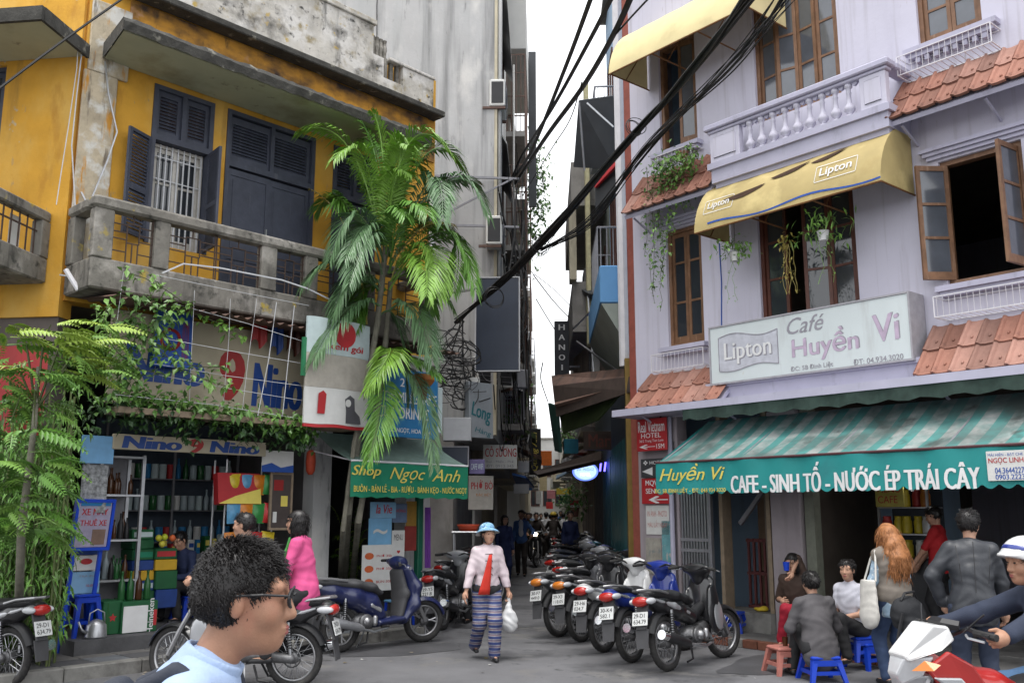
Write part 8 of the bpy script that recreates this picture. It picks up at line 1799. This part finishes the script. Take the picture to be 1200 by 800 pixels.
    if hair:
        heade(S, (0, -.016, .040), (.079, .095, .080+tall_hair)); heade(S, (0, -.042, .0), (.076, .072, .078), .03)
        if hair == 'bob': heade(S, (.062, -.02, -.04), (.026, .06, .10), .02); heade(S, (-.062, -.02, -.04), (.026, .06, .10), .02); heade(S, (0, -.06, -.05), (.076, .05, .095), .03)
        if hair == 'bun': heade(S, (0, -.115, -.005), (.05, .045, .048), .02)
        if hair == 'long':
            S.chain([HP(0, -.06, .0), HP(0, -.12, -.12), HP(.0, -.165, -.24), HP(.01, -.175, -.34)], [.088*q, .10*q, .105*q, .065*q], k=.04, sq=(1, 1.25, 1)); heade(S, (.07, -.02, -.10), (.032, .055, .16), .03); heade(S, (-.07, -.02, -.10), (.032, .055, .16), .03)
            for i in range(14): a = i*.449; S.chain([HP(.085*math.cos(a), -.06+.05*math.sin(a)-.04, -.02), HP(.11*math.cos(a+.3), -.14+.06*math.sin(a), -.19), HP(.095*math.cos(a), -.165+.06*math.sin(a), -.31), HP(.11*math.cos(a-.2), -.165+.06*math.sin(a), -.39)], [.020*q, .026*q, .022*q, .008*q], k=.015)
        S.ell(HP(0, .10, -.035), (.068*q, .068*q, .075*q), hr, .012, '-'); S.ell(HP(0, .105, .012), (.056*q, .055*q, .040*q), hr, .012, '-')
        if hair == 'short':
            S.cut(HP(0, -.02, -.062), hr @ V3(0, -.35, -1))
            for g in (-1, 1): S.ell(HP(g*.085, .0, -.02), [.03*q, .026*q, .045*q], hr, .008, '-')
        V, Q = S.mesh_np(.0035 if hair != 'short' else .0015, seed); q3 = np.array(hr); cen = np.array(HP(0, -.02, .02)); rg = np.random.default_rng(seed)
        N = (9500 if near else 900 if res < .0125 else 260); N = N*2 if hair == 'long' else N; pk = V[rg.integers(0, len(V), N)]+rg.normal(0, .002, (N, 3)); nr = pk-cen; nr /= np.linalg.norm(nr, axis=1)[:, None]
        crown = np.array(HP(0, -.035, .12)); fl = pk-crown; fl -= nr*(fl*nr).sum(1)[:, None]; fl /= np.linalg.norm(fl, axis=1)[:, None]+1e-6
        if hair in ('long', 'bob'): fl = fl*.3+np.array((0, 0, -1.)); 
        if hair == 'short': fl = fl*.8+(q3@np.array((0, .25, .1)))
        fl += rg.normal(0, .28, (N, 3)); hz_ = np.clip(((pk-cen)@np.array(up)-.03)/.08, 0, 1); ln = (dict(short=.008 if near else .02, bob=.045, bun=.022, long=.085)[hair]*q*rg.uniform(.6, 1.5, N)+tall_hair*1.3*hz_)[:, None]; wd_ = .0011 if near else .0030 if res < .0125 else .005
        a1 = pk-nr*.004; a2 = pk+fl*ln*.5+nr*ln*(.26 if hair == 'short' else .12); a3 = pk+fl*ln+nr*ln*(.30 if hair == 'short' else .06)
        sd_ = np.cross(fl, nr); sd_ /= np.linalg.norm(sd_, axis=1)[:, None]+1e-6
        P = np.stack([a1+sd_*wd_, a1-sd_*wd_, a1+nr*wd_, a2+sd_*wd_, a2-sd_*wd_, a2+nr*wd_*1.2, a3+sd_*wd_*.2, a3-sd_*wd_*.2, a3+nr*wd_*.2], 1).reshape(-1, 3)
        o9 = np.arange(N)[:, None, None]*9+len(V); fq = np.array([[r*3+i, r*3+(i+1) % 3, r*3+3+(i+1) % 3, r*3+3+i] for r in (0, 1) for i in range(3)])[None]
        link('hair', np_mesh('hair', np.concatenate([V, P]), np.concatenate([Q, (o9+fq).reshape(-1, 4)])), hm, t)
    t['rest'] = 1; del t['rest']
    return t, dict(HP=HP, hr=hr, hc=hc, T=T, Wr=Wr, E=E, K=K, A=A, sh=sh, hp=hp, nk=nk, rt=rt, fw=fw, up=up, q=q, s=s, R=R)
def child_sdf(t, name, S, m, **k): return sdf_obj(name, S, m, t, **k)
def cloth_m(n, c, r=.8, **k): return M('cloth_'+n, c, r, var=.14, scale=10, bump=.15, bscale=120, **k)
# --- the walking woman
PAT = Mstripe('striped_trousers', (.028, .045, .15), (.40, .38, .37), .062, 2, .46, c3=(.20, .10, .10)); SATIN = M('pale_pink_satin', (.58, .49, .52), .35, var=.08, scale=6, bump=.1)
wp_ = G(570, 772)
W, J = person('small woman in pale pink jacket and blue bucket hat walking with a white plastic bag', (wp_.x, wp_.y, 0), PI+.22, H=1.49, hands=dict(L=(-.26, .05, .70), R=(.27, .10, .72)), feet=dict(L=(-.06, .16, .075), R=(.10, -.20, .13)), top=SATIN, bottom=PAT, shoes=mat['black_plastic'], hair='short', hyaw=.25, hem=.035, loose=.024, lloose=.026, res=.010, seed=3, collar=True, wd=.98, sleeve=.97, curl=dict(L=1.3, R=.6))
HP = J['HP']; s_ = SDF(.007)
HT = Matrix.Rotation(.22, 3, 'X'); HQ = lambda x, y, z: HP(*(HT @ V3(x, y, z)+V3(0, -.012, .016)))
s_.ell(HQ(0, -.012, .062), (.088, .102, .070), J['hr'] @ HT, .01); s_.cut(HQ(0, 0, .05), J['hr'] @ HT @ V3(0, 0, -1)); hat = child_sdf(W, 'hat', s_, M('blue_floral_hat', (.22, .42, .62), .8, var=.2, scale=12, stains=[((.55, .62, .66), 24, .56, .6), ((.03, .08, .2), 30, .6, .64)]))
b = MB(); brim = []; n = 36
for rr, dz in ((.086, .055), (.112, .040), (.138, .020), (.152, .004)):
    brim.append([HQ(rr*math.cos(2*PI*i/n), rr*1.08*math.sin(2*PI*i/n)-.01, dz+.008*math.sin(4*PI*i/n)) for i in range(n+1)])
b.grid(brim); b.grid([[p+V3(0, 0, .006) for p in r] for r in brim]); b.build('hat_brim', MATS['blue_floral_hat'], W, smooth=True)
b = MB(); b.grid([[p-V3(0, 0, .003) for p in r] for r in brim[1:]]); b.build('brim_lining', mat['paper'], W, smooth=True)
T = J['T']
child_sdf(W, 'waistband', SDF(.01).ell(J['hp']+V3(0, 0, .0), (.176, .146, .10), J['R'], .03), cloth_m('black', (.02, .02, .022)), fold=.003)
b = MB(); b.grid([[T(-.035+.03*v, .158+.02*math.sin(2.6*v), .84-.95*v)+J['rt']*(.0+.11*u*(.35+v))*J['s'] for u in np.linspace(0, 1, 4)] for v in np.linspace(0, 1, 8)]); o = b.build('red_scarf', cloth_m('red', (.55, .035, .02)), W, smooth=True); md = o.modifiers.new('t', 'SOLIDIFY'); md.thickness = .008
for i, z in enumerate((.84, .68, .52, .36)):
    b = MB(); c = T(.02, .155, z); b.tube([c-J['rt']*.045, c+J['rt']*.03], .005, 4); b.tube([c-J['rt']*.045+V3(0, 0, .01), c-J['rt']*.06-V3(0, 0, .012)], .004, 4); b.build('frog_button', mat['black_plastic'], W)
child_sdf(W, 'chin_strap', SDF(.006).chain([HP(-.074, .0, -.01), HP(-.06, .02, -.09), HP(0, .03, -.115), HP(.06, .02, -.09), HP(.074, 0, -.01)], [.008]*5, k=.01), mat['black_plastic'])
bg_ = thing('plastic_bag', 'white plastic carrier bag hanging from the walking woman\'s hand', 'bag', (W.matrix_basis @ J['Wr']['L']) if False else (Matrix.Translation(W.location) @ Matrix.Rotation(PI+.22, 4, 'Z')) @ (J['Wr']['L']+V3(-.0, .03, -.06)))
S = SDF(.009).ell((0, 0, -.27), (.105, .075, .12), k=.04).cap((0, 0, -.02), (0, 0, -.17), .014, .055, .05).ell((.04, .02, -.34), (.06, .05, .05), k=.04); child_sdf(bg_, 'bag', S, M('thin_white_plastic', (.62, .62, .62), .35, var=.12, scale=9, stains=[((.5, .22, .03), 5, .63, .7)]), fold=.006, seed=5)
# --- riders at the left
PINK = cloth_m('pink', (.62, .085, .24)); DK = cloth_m('black2', (.018, .018, .02)); hd = PI-.12
def on_bike(B, x, y=0.): c = B.location; return (c.x+math.cos(B.rotation_euler.z)*x, c.y+math.sin(B.rotation_euler.z)*x, 0)
p_ = on_bike(PKB, -.06)
PW, J = person('woman in a pink cardigan with bobbed black hair riding pillion, facing left', p_, PI/2-.12, H=1.60, hip=(0, -.02, .90), neck=(0, .05, 1.41), hands=dict(L=(-.14, .30, .98), R=(.14, .28, .97)), feet=dict(L=(-.24, .25, .33), R=(.24, .25, .33)), knee=dict(L=(-.5, 1, .3), R=(.5, 1, .3)), top=PINK, bottom=DK, shoes=mat['black_plastic'], hair='bob', res=.010, seed=8, sleeve=.95, hem=-.10, loose=.02, wd=.95, hyaw=.05)
child_sdf(PW, 'green_scarf', SDF(.009).chain([J['T'](-.05, .08, .98), J['T'](-.04, .135, .75), J['T'](-.03, .14, .5)], [.028, .03, .022], sq=(1, 1.4, 1)), cloth_m('green', (.06, .26, .06)))
wb = thing('shoulder_bag', 'off white cloth bag held in the lap of the woman in pink', 'bag', Matrix.Translation(PW.location) @ Matrix.Rotation(PI/2-.12, 4, 'Z') @ V3(-.02, .26, 1.02)); child_sdf(wb, 'bag', SDF(.01).ell((0, 0, .05), (.12, .07, .14), k=.03).ell((0, .0, -.06), (.13, .08, .10), k=.04), cloth_m('offwhite', (.55, .5, .44)), fold=.006)
p_ = on_bike(PKB, .42)
person('motorbike rider with short dark hair in front of the woman in pink', p_, PI/2-.12, H=1.66, hip=(0, -.05, .86), neck=(0, .10, 1.38), hands=dict(L=(-.30, .50, 1.02), R=(.30, .50, 1.02)), feet=dict(L=(-.22, .25, .33), R=(.22, .25, .33)), knee=dict(L=(-.4, 1, .4), R=(.4, 1, .4)), top=cloth_m('darkblue', (.02, .03, .06)), bottom=DK, shoes=mat['black_plastic'], hair='short', res=.013, seed=4, curl=1.6)
# --- foreground man
BL = cloth_m('pale_blue', (.33, .43, .62))
fx = D(236, 700, 2.05)
FM, J = person('man close to the camera in glasses and pale blue shirt, in profile facing right', (fx.x-.215, 2.05, 0), -PI/2+.16, H=1.615, hands=dict(L=(-.25, .10, .78), R=(.25, .22, .84)), feet=dict(L=(-.1, .2, .075), R=(.1, -.22, .10)), top=BL, bottom=cloth_m('jeans', (.03, .05, .1)), shoes=mat['black_plastic'], hair='short', tall_hair=.007, skin=SK2, res=.008, near=True, seed=6, collar=True, hyaw=.0, hpitch=-.05, neck=(0, .24, 1.33))
HP = J['HP']; b = MB()
for g in (-1, 1):
    pts = [HP(g*.033+.026*math.cos(a), .098-.006*abs(math.cos(a)), .006+.019*math.sin(a)) for a in np.linspace(0, 2*PI, 19)]; b.tube(pts, .0028, 5); b.tube([HP(g*.058, .09, .012), HP(g*.076, .04, .014), HP(g*.08, -.02, .010), HP(g*.078, -.035, -.008)], .0028, 5)
b.tube([HP(-.008, .1, .01), HP(0, .103, .014), HP(.008, .1, .01)], .0025, 4); b.build('glasses', mat['black_plastic'], FM)
b = MB()
for g in (-1, 1): b.poly([HP(g*.033+.024*math.cos(a), .0975-.006*abs(math.cos(a)), .006+.017*math.sin(a)) for a in np.linspace(0, 2*PI, 17)[:-1]])
b.build('lens', M('tinted_lens', (.03, .03, .035), .08, var=0, alpha=.55), FM)
T = J['T']
bp = thing('backpack', 'dark backpack strapped on the man close to the camera', 'backpack', FM.location, -PI/2+.10)
child_sdf(bp, 'bag', SDF(.012).ell(T(0, -.15, .45), (.13, .07, .20), J['R'], .03), cloth_m('bag_dark', (.03, .035, .05)))
for g in (-1, 1): child_sdf(bp, 'shoulder_strap', SDF(.009).chain([T(g*.10, -.13, .78), T(g*.10, -.05, .965), T(g*.10, .05, .955), T(g*.10, .125, .78), T(g*.11, .13, .55), T(g*.14, .03, .42)], [.017, .018, .018, .018, .017, .016], k=.01, sq=(1, 1, 1)), MATS['cloth_bag_dark'])
# --- the shop keeper and people by the alley corner
q_ = LW(hL(222, 700, -.6)[0], -.6, PZ)
person('shop keeper in dark blue bending over, seated among the beer cartons', q_, FL.rz+PI*.62, H=1.6, hip=(0, 0, .42), neck=(0, .20, .88), hpitch=-.35, hands=dict(L=(-.1, .42, .55), R=(.12, .42, .5)), feet=dict(L=(-.14, .38, .075), R=(.14, .38, .075)), top=cloth_m('navy', (.02, .03, .08)), bottom=DK, shoes=mat['black_plastic'], res=.014, seed=5)
stool('low stool under the shop keeper', (q_.x, q_.y, PZ), (.28, .28, .30), rz=FL.rz)
q_ = D(548, 700, 15.2)
person('woman in black sitting low behind the walking woman, face towards the street', (q_.x, q_.y, 0), PI-.3, H=1.5, hip=(0, 0, .30), neck=(0, .10, .76), hands=dict(L=(-.15, .34, .40), R=(.16, .34, .42)), feet=dict(L=(-.14, .36, .075), R=(.14, .36, .075)), top=DK, bottom=DK, shoes=mat['black_plastic'], hair='bob', res=.014, seed=5)
stool('low stool of the woman in black at the alley corner', (q_.x, q_.y, 0), (.28, .28, .2), PB['grey'], .3)
mt = thing('straw_mat', 'small pale straw mat on the asphalt behind the walking woman', 'mat', G(541, 714), .3); MB().bbox(-.25, .25, -.16, .16, 0, .015, .004).build('mat', M('straw', (.38, .26, .10), .8, var=.25, scale=18), mt)
# --- people in the alley
def walker(label, px, Y, rz, H, top, bottom, hair='short', res=.017, **k):
    p = D(px, 600, Y); return person(label, (p.x, Y, 0), rz, H=H, top=top, bottom=bottom, shoes=mat['black_plastic'], hair=hair, res=res, **k)
BJ = cloth_m('denim_blue', (.05, .11, .26)); WS = cloth_m('white', (.55, .55, .56)); GY = cloth_m('grey', (.30, .29, .27)); NV = cloth_m('navy2', (.02, .03, .09)); BR = cloth_m('brownblack', (.035, .028, .024)); KH = cloth_m('olive', (.05, .06, .035))
AW, J = walker('man in open blue denim jacket and pale shirt walking out of the alley', 611, 25.6, PI-.1, 1.70, BJ, BR, hands=dict(L=(-.30, .2, 1.05), R=(.24, .05, .82)), feet=dict(L=(-.1, .15, .075), R=(.1, -.15, .09)), seed=2)
child_sdf(AW, 'shirt_front', SDF(.014).ell(J['T'](0, .075, .55), (.085, .075, .28), J['R'], .03), WS)
walker('woman in dark navy standing at the left of the alley beside the man in denim', 591, 22.5, PI+.3, 1.58, NV, NV, 'bob', hem=-.25, seed=4)
walker('person in olive walking left of the lit motorbike', 619, 33, PI, 1.62, KH, BR, seed=3)
walker('person in white shirt walking in the middle of the alley', 640, 36, 0, 1.64, WS, BR, seed=6)
walker('man in navy jacket walking at the right of the alley', 668, 25.0, PI+.1, 1.68, NV, BR, seed=7)
walker('person in dark clothes far down the middle of the alley', 652, 42, 0, 1.6, BR, BR, seed=8); walker('person with pale blue top far down the left of the alley', 622, 46, PI, 1.6, MATS['cloth_pale_blue'], BR, seed=9)
for i, (px, Y, m_, lab) in enumerate(((645, 39, 'cloth_grey', 'person in grey top'), (634, 44, 'cloth_brownblack', 'person in brown top'), (660, 38, 'cloth_white', 'person in a white top'), (615, 40, 'cloth_navy2', 'person in dark blue'), (649, 50, 'cloth_olive', 'person in dull green'), (657, 46, 'cloth_denim_blue', 'person in blue'))): walker(lab+' in the far crowd down the alley', px, Y, (0, PI)[i % 2], 1.56+.03*i, MATS[m_], BR, res=.024, seed=i)
def rider(label, B, x, rz, top, bottom, helmet=None, res=.017, H=1.64, **k):
    t, J = person(label, on_bike(B, x), rz, H=H, hip=(0, -.03, .86), neck=(0, .06, 1.38), hands=dict(L=(-.30, .46, 1.0), R=(.30, .46, 1.0)), feet=dict(L=(-.22, .25, .33), R=(.22, .25, .33)), knee=dict(L=(-.4, 1, .4), R=(.4, 1, .4)), top=top, bottom=bottom, shoes=mat['black_plastic'], hair='short', res=res, curl=1.5, **k)
    if helmet: child_sdf(t, 'helmet', SDF(.012).ell(J['HP'](0, -.01, .045), (.115, .125, .105), J['hr']).cut(J['HP'](0, 0, .01), J['hr'] @ V3(0, -.1, -1)), helmet)
    return t, J
rider('rider on the motorbike with the lit headlight in the alley', HLB, .35, PI, BR, BR, seed=3)
rider('rider in a grey shirt seen from behind going away up the alley', AWB, .35, 0, GY, BR, seed=3); rider('pillion passenger in a yellow helmet going away up the alley', AWB, -.05, 0, MATS['cloth_brownblack'], BR, helmet=M('yellow_helmet', (.55, .40, .05), .4), seed=4)
# --- the cafe group
GREY = cloth_m('dusk_grey', (.085, .08, .085)); q_ = G(963, 797)
person('woman in a long grey top seen from behind on a low blue stool', (q_.x, q_.y, 0), .12, H=1.60, wd=1.16, hip=(0, 0, .33), neck=(0, .10, .80), hands=dict(L=(-.16, .34, .50), R=(.16, .34, .50)), feet=dict(L=(-.15, .36, .075), R=(.15, .36, .075)), hpitch=-.2, top=GREY, bottom=DK, shoes=mat['black_plastic'], hair='bun', res=.010, seed=9, hem=-.14, loose=.022)
stool('bright blue plastic stool under the woman in grey', (q_.x, q_.y, 0), (.30, .30, .25), rz=.12)
q_ = G(1003, 772, .09)
CW, J = person('woman in a white top sitting at the cafe, looking left', (q_.x, q_.y, .09), PI*.72, H=1.55, hip=(0, 0, .32), neck=(0, .04, .80), hands=dict(L=(-.05, .28, .46), R=(.08, .26, .44)), feet=dict(L=(-.12, .36, .075), R=(.14, .34, .075)), top=cloth_m('white_top', (.50, .50, .56)), bottom=DK, shoes=mat['black_plastic'], hair='bun', res=.010, seed=7, sleeve=.35, hyaw=.2, elbow=dict(L=(-.6, -1, -.2), R=(.6, -1, -.2)))
stool('blue plastic stool half hidden under the woman in white', (q_.x+.05, q_.y, .09), (.28, .28, .25), rz=.3)
stool('blue plastic stool at the right of the seated cafe group', G(1016, 782), (.28, .28, .27), rz=.5)
q_ = G(937, 764, .0)
RWm, J = person('woman in dark top and red trousers drinking at the cafe, facing the street', (q_.x, q_.y, .09), PI-.5, H=1.55, hip=(0, 0, .34), neck=(0, .08, .83), hands=dict(L=(-.02, .26, .86), R=(.12, .22, .52)), feet=dict(L=(-.14, .30, .075), R=(.14, .30, .075)), top=cloth_m('dark_pattern', (.05, .03, .022)), bottom=cloth_m('crimson', (.32, .012, .03)), shoes=mat['black_plastic'], hair='bob', res=.011, seed=3, hyaw=-.2, hpitch=-.2, sleeve=.5)
cup = thing('cup', 'blue cup in the hand of the woman in red trousers', 'cup', Matrix.Translation(RWm.location) @ Matrix.Rotation(PI-.5, 4, 'Z') @ (J['Wr']['L']+V3(.05, .07, .02))); MB().lathe([(.03, 0), (.042, .1), (.04, .1), (.028, .006), (0, .006)], 12).build('cup', mat['blue_pl'], cup, smooth='auto')
stool('faded red plastic stool used as a table in front of the cafe column', G(922, 788), (.30, .30, .27), mat['pink_pl'], .2)
gl = thing('glass', 'small glass of drink on the faded red stool', 'glass', G(922, 788)+V3(0, 0, .272)); MB().lathe([(.026, 0), (.032, .09), (.03, .09), (.024, .006), (0, .006)], 12).build('glass', mat['brown_glass'], gl, smooth='auto')
GING = M('ginger_hair', (.36, .15, .055), .42, var=.35, scale=34, bump=.3); VEST = cloth_m('taupe', (.19, .165, .14)); DEN = M('floral_denim', (.26, .36, .46), .7, var=.2, scale=14, stains=[((.5, .55, .58), 22, .56, .62), ((.1, .16, .26), 18, .6, .66)])
q_ = D(1043, 640, 9.55)
GWm, J = person('woman with long ginger hair in taupe hooded vest standing with a white tote', (q_.x, q_.y, 0), .30, H=1.53, hands=dict(L=(-.22, .12, .78), R=(.26, .20, .82)), elbow=dict(R=(1, -.6, 0)), feet=dict(L=(-.1, .05, .075), R=(.1, -.05, .075)), top=DEN, bottom=cloth_m('jeans2', (.025, .045, .10)), shoes=mat['black_plastic'], hair='long', hairm=GING, res=.010, seed=11, hem=-.16, loose=.02)
S = SDF(.010); T = J['T']
S.ell(J['hp']+V3(0, 0, .06), (.185, .155, .16), J['R'], .05).cap(T(0, 0, .15), T(0, 0, .5), .15, .15, .05).ell(T(0, .0, .70), (.19, .155, .19), J['R'], .05); S.cap(J['sh']['L'], J['sh']['R'], .08, .08, .04); S.ell(T(0, -.10, .86), (.12, .06, .07), J['R'], .03); child_sdf(GWm, 'hooded_vest', S, VEST, fold=.004, seed=3)
tt = thing('tote_bag', 'white cloth tote bag on the shoulder of the ginger haired woman', 'bag', GWm.location, .30)
child_sdf(tt, 'bag', SDF(.010).cap(V3(-.27, .02, .98), V3(-.28, .02, .66), .10, .13, .03, sq=(2.2, 1, 1)).cut((-.27, 0, 1.0), (0, 0, 1)), cloth_m('tote', (.58, .56, .52)), fold=.004)
MB().tube([(-.25, -.07, .99), (-.215, -.04, 1.18), (-.19, -.01, 1.28), (-.2, .05, 1.2), (-.25, .1, .99)], .010, 5).build('strap', MATS['cloth_tote'], tt)
q_ = FR.W(4.05, 1.15, .1)
person('man in a red t-shirt working inside the dark cafe', q_, FR.rz+PI*.55, H=1.62, top=cloth_m('tshirt_red', (.42, .015, .02)), bottom=DK, shoes=mat['black_plastic'], sleeve=.42, hands=dict(L=(-.15, .32, .85), R=(.15, .34, .85)), res=.014, seed=2, hpitch=-.3)
JK = M('black_shell_jacket', (.035, .038, .045), .45, var=.15, scale=6, bump=.15)
q_ = D(1135, 640, 8.1)
BMn, J = person('man in a black jacket with his left arm akimbo, seen from behind', (q_.x, q_.y, 0), -.30, H=1.66, wd=1.1, hands=dict(L=(-.22, .08, .90), R=(.26, .18, .84)), elbow=dict(L=(-1, -.35, .1), R=(1, -.8, 0)), feet=dict(L=(-.12, .0, .075), R=(.12, .05, .075)), top=JK, bottom=cloth_m('jeans3', (.03, .04, .07)), shoes=mat['black_plastic'], hair='short', res=.010, seed=13, hem=-.12, loose=.03, collar=True, hyaw=-.35, skin=SK, neck=(.02, .06, 1.40))
T = J['T']
for (a, c) in (((0, -.155, .98), (0, -.175, .2)), ((-.13, -.12, .92), (-.10, -.165, .35)), ((.13, -.12, .92), (.10, -.165, .35))): MB().tube([T(a[0], a[1]-.01, a[2]), T((a[0]+c[0])/2, -.178, (a[2]+c[2])/2), T(*c)], .004, 4).build('seam', mat['black_plastic'], BMn)
bk_ = thing('backpack', 'black backpack hanging between the ginger haired woman and the red motorbike', 'backpack', D(1066, 745, 8.3), .4)
child_sdf(bk_, 'bag', SDF(.011).ell((0, 0, .18), (.17, .11, .15), k=.04).ell((.02, -.06, .06), (.15, .08, .13), k=.04), cloth_m('bag_black', (.016, .017, .02)), fold=.006, seed=4)
child_sdf(bk_, 'pocket', SDF(.011).ell((.0, -.10, .08), (.11, .05, .08)), MATS['cloth_bag_black'], fold=.004); b = MB(); b.tube([(-.1, -.03, .3), (-.06, -.04, .36), (.04, -.04, .37), (.08, -.03, .3)], .012, 5); b.tube([(-.14, -.08, .2), (-.18, -.05, .0), (-.16, 0, -.35)], .014, 5); b.tube([(.12, -.02, .1), (.14, 0, -.2), (.1, 0, -.4)], .014, 5); b.build('strap', mat['black_plastic'], bk_)
# --- the helmeted rider
NJ = cloth_m('dark_navy_jacket', (.022, .03, .055)); rzr = PI/2+.12
RD, J = person('rider in a blue and white helmet and navy jacket on the red motorbike', on_bike(RBX, .05), rzr, H=1.62, hip=(0, -.06, .80), neck=(0, .20, 1.235), hands=dict(L=(-.33, .68, 1.0), R=(.33, .68, .99)), feet=dict(L=(-.22, .40, .30), R=(.22, .40, .30)), knee=dict(L=(-.5, 1, .4), R=(.5, 1, .4)), elbow=dict(L=(-.6, -.3, -1), R=(.6, -.3, -1)), top=NJ, bottom=cloth_m('blue_jeans', (.10, .20, .36)), shoes=mat['black_plastic'], hair='short', res=.009, near=True, seed=15, curl=1.7, skin=SK2, hpitch=-.05, loose=.024)
HP = J['HP']
child_sdf(RD, 'helmet', SDF(.008).ell(HP(0, -.012, .04), (.118, .130, .112), J['hr']).ell(HP(0, .09, .05), (.08, .05, .018), J['hr'], .02).cut(HP(0, .03, .018), J['hr'] @ V3(0, .28, -1)), PB['white'])
child_sdf(RD, 'helmet_stripe', SDF(.006).ell(HP(0, -.012, .04), (.1205, .1325, .1145), J['hr']).cut(HP(0, 0, .088), J['hr'] @ V3(0, -.25, 1)).cut(HP(0, 0, .060), J['hr'] @ V3(0, .25, -1)), PB['blue'])
child_sdf(RD, 'chin_strap', SDF(.006).chain([HP(-.08, .0, .0), HP(-.06, .015, -.085), HP(0, .03, -.112), HP(.06, .015, -.085), HP(.08, 0, .0)], [.006]*5, k=.01), mat['black_plastic'])
# ================================================================ every loose piece of these parts becomes an object of its own
def split_loose(o):
    me = o.data; n = len(me.vertices); par = list(range(n))
    def f(i):
        while par[i] != i: par[i] = par[par[i]]; i = par[i]
        return i
    for p in me.polygons:
        v = p.vertices; r = f(v[0])
        for k in v[1:]: par[f(k)] = r
    g = {}
    for p in me.polygons: g.setdefault(f(p.vertices[0]), []).append(p)
    if len(g) < 2 or len(g) > 40: return
    base = o.name.split('.')[0]; m = me.materials[0] if me.materials else None; sm = any(p.use_smooth for p in me.polygons)
    for ps in g.values():
        ids = sorted({i for p in ps for i in p.vertices}); mp = {i: k for k, i in enumerate(ids)}
        nm = bpy.data.meshes.new(base); nm.from_pydata([me.vertices[i].co[:] for i in ids], [], [[mp[i] for i in p.vertices] for p in ps])
        if sm: nm.shade_smooth()
        if m: nm.materials.append(m)
        c = bpy.data.objects.new(base, nm); COL.objects.link(c); c.parent = o.parent; c.matrix_local = o.matrix_local.copy()
        for ch in list(o.children): pass
    bpy.data.objects.remove(o)
SPL = {'bracket', 'side_rail', 'balcony_post', 'hanger', 'awning_arm', 'drainpipe', 'pipe', 'rack_post', 'stand_leg', 'strut', 'sign_bracket', 'ground_pier', 'slat', 'door_frame', 'tube', 'main_stand', 'string', 'seam', 'strap', 'fret_bar', 'border_frame', 'handrail', 'peeled_pilaster', 'reinforcement', 'mudguard', 'window_bar', 'red_star', 'loop', 'arch_trim', 'shield_trim', 'accent_panel'}
for o in [o for o in COL.objects if o.type == 'MESH' and o.parent and not o.children and o.name.split('.')[0] in SPL]: split_loose(o)
